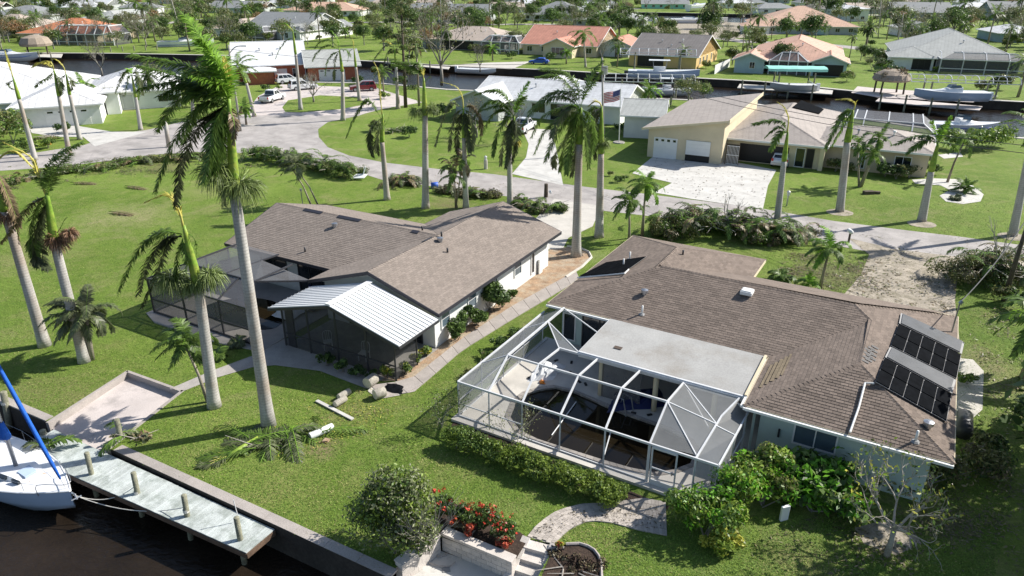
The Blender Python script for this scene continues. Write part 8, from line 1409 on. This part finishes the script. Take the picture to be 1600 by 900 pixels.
debris('garden litter by the left driveway palms', px((60, 218), (85, 216)), 1.5, .6, 500, nf=2, nb=16, mats=('leaf_olive', 'leaf_brown'))
mb = MB(); p = A(72, 226); mb.tube([p+Vector((0, 0, .3)), p+Vector((.5, .2, .3))], .35, 10); tag(mb.build('orange_wheelbarrow', M['orange']), 'orange and red barrow lying by the left road edge', 'barrow')
# far trees in numbers
rf = random.Random(31); ALLK = [(KT[4], 1.0), (KT[5], .9), (KT[3], 1.0), (KP[0], 1.2), (KP[1], 1.1), (KT[2], .8), (KB[1], .9), (KS_FAR, 1.3)]; LB = {0: 'green broadleaf tree', 1: 'dark broadleaf tree', 2: 'sparse olive tree', 3: 'windblown palm', 4: 'tall palm', 5: 'rust coloured tree', 6: 'bare tree', 7: 'leafy shrub'}
OCC = [(o.location.x, o.location.y) for o in bpy.data.objects if o.get('category') == 'house']
HS = [(o.location.x, o.location.y, o['label']) for o in bpy.data.objects if o.get('category') == 'house' and o.location.y > 120 and 'farthest' not in o['label']]
def short(l):
    w = l.split(); k = 3
    while k < len(w) and w[k] not in ('beyond', 'behind', 'across', 'with', 'at', 'near', 'in', 'before', 'and', 'beside', 'left', 'right', 'for'): k += 1
    return ' '.join(w[:k])
def near_house(x, y):
    d, hx, hy, l = min(((x-a)**2+(y-b_)**2, a, b_, l) for a, b_, l in HS)
    if d > 75**2: return ' in the farthest rows, '+zone(x, y)
    l2 = sorted((((x-a)**2+(y-b_)**2), l_) for a, b_, l_ in HS if l_ != l)[0][1]; tail = ', towards the '+short(l2)
    r = (' left of the ' if hx-x > abs(hy-y) else ' right of the ' if x-hx > abs(hy-y) else ' behind the ' if y > hy else ' in front of the ')+short(l)
    return r+tail if len((r+tail).split()) < 13 else r
cnt = 0
for _ in range(5200):
    Y = 178+720*rf.random()**1.45; Xx = rf.uniform(-.80, .80)*Y
    if any((Xx-a)**2+(Y-c)**2 < (12.5 if Y > 300 else 11.5)**2 for a, c in OCC): continue
    pxx, pyy = PX((Xx, Y, 0))
    if pyy > 80 or (pyy > 50 and rf.random() < .2): continue
    if 980 < pxx < 1262 and 17 < pyy < 60: continue
    if 1290 < pxx < 1400 and pyy > 45: continue
    i = rf.choices(range(8), (5, 4, 4, 3, 3, 1.3, 3, 6))[0]; put(ALLK[i][0], Vector((Xx, Y, 0)), LB[i]+near_house(Xx, Y), ALLK[i][1]*rf.uniform(.6, 1.1)*(1+Y/1400), 'trees among the far houses'); cnt += 1
    if cnt > 1450: break
def inside(p, poly):
    c = False; n = len(poly)
    for i in range(n):
        a, b_ = poly[i], poly[(i+1) % n]
        if (a.y > p[1]) != (b_.y > p[1]) and p[0] < (b_.x-a.x)*(p[1]-a.y)/(b_.y-a.y)+a.x: c = not c
    return c
for a, b_, l in HS:
    if b_ > 345: continue
    for _i in range(11):
        t = rf.uniform(0, 6.28); d = rf.uniform(10.5, 18); x, y = a+math.cos(t)*d*1.25, b_+math.sin(t)*d*.95; q = PX((x, y, 0))
        if not inside((x, y), northpoly) or inside((x, y), chole) or any((x-c)**2+(y-e)**2 < 9.5**2 for c, e, _l in HS): continue
        i = rf.choices(range(8), (3, 2, 3, 5, 2, .6, 1.5, 9))[0]; put(ALLK[i][0], Vector((x, y, 0)), LB[i]+near_house(x, y), ALLK[i][1]*rf.uniform(.45, .85), 'trees among the far houses')
# ------------------------------------------------ grass blades and litter on the nearer lawns
def np_in(P_, poly):
    c = np.zeros(len(P_), bool); n = len(poly)
    for i in range(n):
        a, b_ = poly[i], poly[(i+1) % n]
        if a.y == b_.y: continue
        m = ((a.y > P_[:, 1]) != (b_.y > P_[:, 1])) & (P_[:, 0] < (b_.x-a.x)*(P_[:, 1]-a.y)/(b_.y-a.y)+a.x); c ^= m
    return c
leafmat('grass_blade', (.115, .20, .028), (.18, .28, .045), .28, .3, .7); leafmat('grass_straw', (.22, .25, .07), (.31, .31, .11), .3, .2, .8)
N = 420000; U = RNG.random((N, 2)); yy = 17+48*U[:, 1]**1.5; xx = (U[:, 0]*2-1)*(yy*.80+2); P_ = np.stack([xx, yy], 1)
keep = np_in(P_, near_out)
for poly in ([P2(-.4, -9.05), P2(12.3, -9), P2(U1, VB), P2(U1, VA), P2(rw, VA), P2(rw, vw), P2(0, vw)], [P1(-3.4, .3), P1(UR, .5), P1(UR, VL), P1(L1_, VL), P1(L1_, VW), P1(-4.7, 19.2), P1(-4.7, 9), P1(-3.4, 8.5)], road, pa+pb[::-1], wk[1]+wk[0][::-1], ring_, px((1325, 372), (1358, 398), (1345, 430), (1312, 468), (1330, 520), (1500, 540), (1492, 470), (1496, 428), (1500, 402), (1400, 390)), px((265, 608), (330, 580), (395, 556), (412, 536), (455, 528), (500, 545), (560, 572), (602, 590), (574, 608), (500, 580), (430, 571), (395, 574), (340, 590), (288, 611)), px((861, 388), (886, 386), (918, 394), (924, 403), (909, 418), (884, 434), (640, 594), (575, 590), (560, 565), (800, 440), (850, 400)), px((866, 311), (940, 322), (926, 354), (888, 372), (880, 388), (856, 390), (838, 341)), px((1025, 241), (1130, 250), (1213, 266), (1200, 290), (1192, 327), (1080, 311), (1022, 301), (1050, 286), (988, 271)), px((700, 672), (1000, 800), (1060, 795), (1010, 778), (712, 655)), px((688, 838), (800, 884), (826, 842), (790, 815), (690, 780), (676, 800)), px((1335, 825), (1375, 815), (1425, 825), (1440, 850), (1400, 868), (1350, 850))):
    keep &= ~np_in(P_, [Vector(p) for p in poly])
P_ = P_[keep]; n = len(P_); f = np.sin(P_[:, 0]*.9+np.sin(P_[:, 1]*.7)*2)*np.sin(P_[:, 1]*1.1+P_[:, 0]*.3)+RNG.normal(0, .7, n); az = RNG.random(n)*6.28; hh = RNG.uniform(.012, .045, n)*(1+.3*(f > .5)); w = RNG.uniform(.012, .03, n); ln = RNG.uniform(.04, .10, n)
base = np.stack([P_[:, 0], P_[:, 1], np.full(n, .0)], 1); sx = np.stack([np.cos(az), np.sin(az), np.zeros(n)], 1)*w[:, None]; tp = base+np.stack([-np.sin(az)*ln, np.cos(az)*ln, hh], 1)
V = np.stack([base-sx, base+sx, tp], 1).reshape(-1, 3); gl = np_mesh('grass', V, (np.arange(n)*3)[:, None]+np.arange(3)[None], None, mats=[M['grass_blade'], M['grass_straw']], mi=(f > .95).astype(int)); tag(gl, 'short green and straw coloured grass growing on the nearer lawns', 'grass', kind='stuff')

def scatter(label, poly, n, size, mats, name='leaf_litter', z=.03, cl=0):
    poly = [Vector(p) for p in poly]; x0, x1 = min(p.x for p in poly), max(p.x for p in poly); y0, y1 = min(p.y for p in poly), max(p.y for p in poly)
    P_ = np.stack([RNG.uniform(x0, x1, n*3), RNG.uniform(y0, y1, n*3)], 1)
    if cl: c = np.stack([RNG.uniform(x0, x1, cl), RNG.uniform(y0, y1, cl)], 1); P_ = c[RNG.integers(0, cl, n*3)]+RNG.normal(0, .5, (n*3, 2))
    P_ = P_[np_in(P_, poly)][:n]; k = len(P_); a = RNG.random(k)*6.28; L_ = size*RNG.uniform(.5, 2.2, k); W_ = size*RNG.uniform(.2, .6, k); zz = RNG.uniform(z, z+.03, k)
    d = np.stack([np.cos(a), np.sin(a), RNG.normal(0, .15, k)], 1)*L_[:, None]; e = np.stack([-np.sin(a), np.cos(a), RNG.normal(0, .25, k)], 1)*W_[:, None]; b_ = np.stack([P_[:, 0], P_[:, 1], zz], 1)
    V = np.stack([b_-d, b_-e, b_+d, b_+e], 1).reshape(-1, 3); o = np_mesh(name, V, (np.arange(k)*4)[:, None]+np.arange(4)[None], None, mats=[M[m] for m in mats], mi=RNG.integers(0, len(mats), k)); return tag(o, label, 'leaf litter', kind='stuff')
scatter('dark leaf scraps and torn palm bits littering the white driveway', px((1025, 246), (1210, 268), (1192, 325), (1025, 300), (1050, 285), (990, 271)), 200, .10, ('leaf_brown', 'bark_dark', 'frond_dead'), z=.035)
scatter('brown leaves and twigs scattered over the dirt driveway', px((1325, 375), (1358, 398), (1345, 430), (1312, 468), (1490, 490), (1496, 428), (1500, 402)), 1100, .09, ('leaf_brown', 'bark', 'frond_dead', 'leaf_olive'), cl=60)
scatter('dead leaves strewn over the verge behind the brown ridge', px((1230, 395), (1300, 398), (1358, 400), (1345, 430), (1312, 465), (1200, 440)), 2200, .07, ('leaf_brown', 'frond_dead', 'leaf_olive'), cl=50)
scatter('leaf bits strewn on the near street', [Vector(p) for p in px((480, 248), (600, 256), (800, 276), (1080, 312), (1400, 358), (1600, 384), (1600, 425), (1350, 392), (1000, 336), (700, 294))], 900, .06, ('leaf_brown', 'leaf_olive', 'frond_dead'), z=.02, cl=90)
scatter('wood chips and clippings on the lawn round the sawn logs', px((430, 660), (500, 600), (600, 610), (640, 640), (560, 690), (420, 720)), 900, .04, ('frond_yellow', 'leaf_light', 'frond_dead'), cl=30)
scatter('dead leaves on the shaded lawn at the lower right', px((1180, 850), (1500, 700), (1600, 700), (1640, 900), (1150, 900)), 2200, .06, ('leaf_brown', 'leaf_olive', 'leaf_brown'), cl=70)
scatter('pale leaves and scraps on the lawn strip right of the brown roof', px((1500, 480), (1600, 480), (1620, 680), (1520, 690), (1540, 600)), 1300, .07, ('leaf_brown', 'leaf_olive', 'frond_dead', 'leaf_light'), cl=60)
scatter('leaf scraps on the curved paver path', px((830, 835), (860, 810), (940, 790), (1035, 795), (1035, 830), (930, 815), (880, 836)), 220, .04, ('bark_dark', 'leaf_brown'), z=.06)
scatter('storm litter along the left road verge', px((0, 262), (180, 246), (400, 236), (560, 262), (560, 290), (400, 262), (180, 275), (0, 300)), 2600, .10, ('leaf_olive', 'leaf_brown', 'leaf_mid'), cl=110)
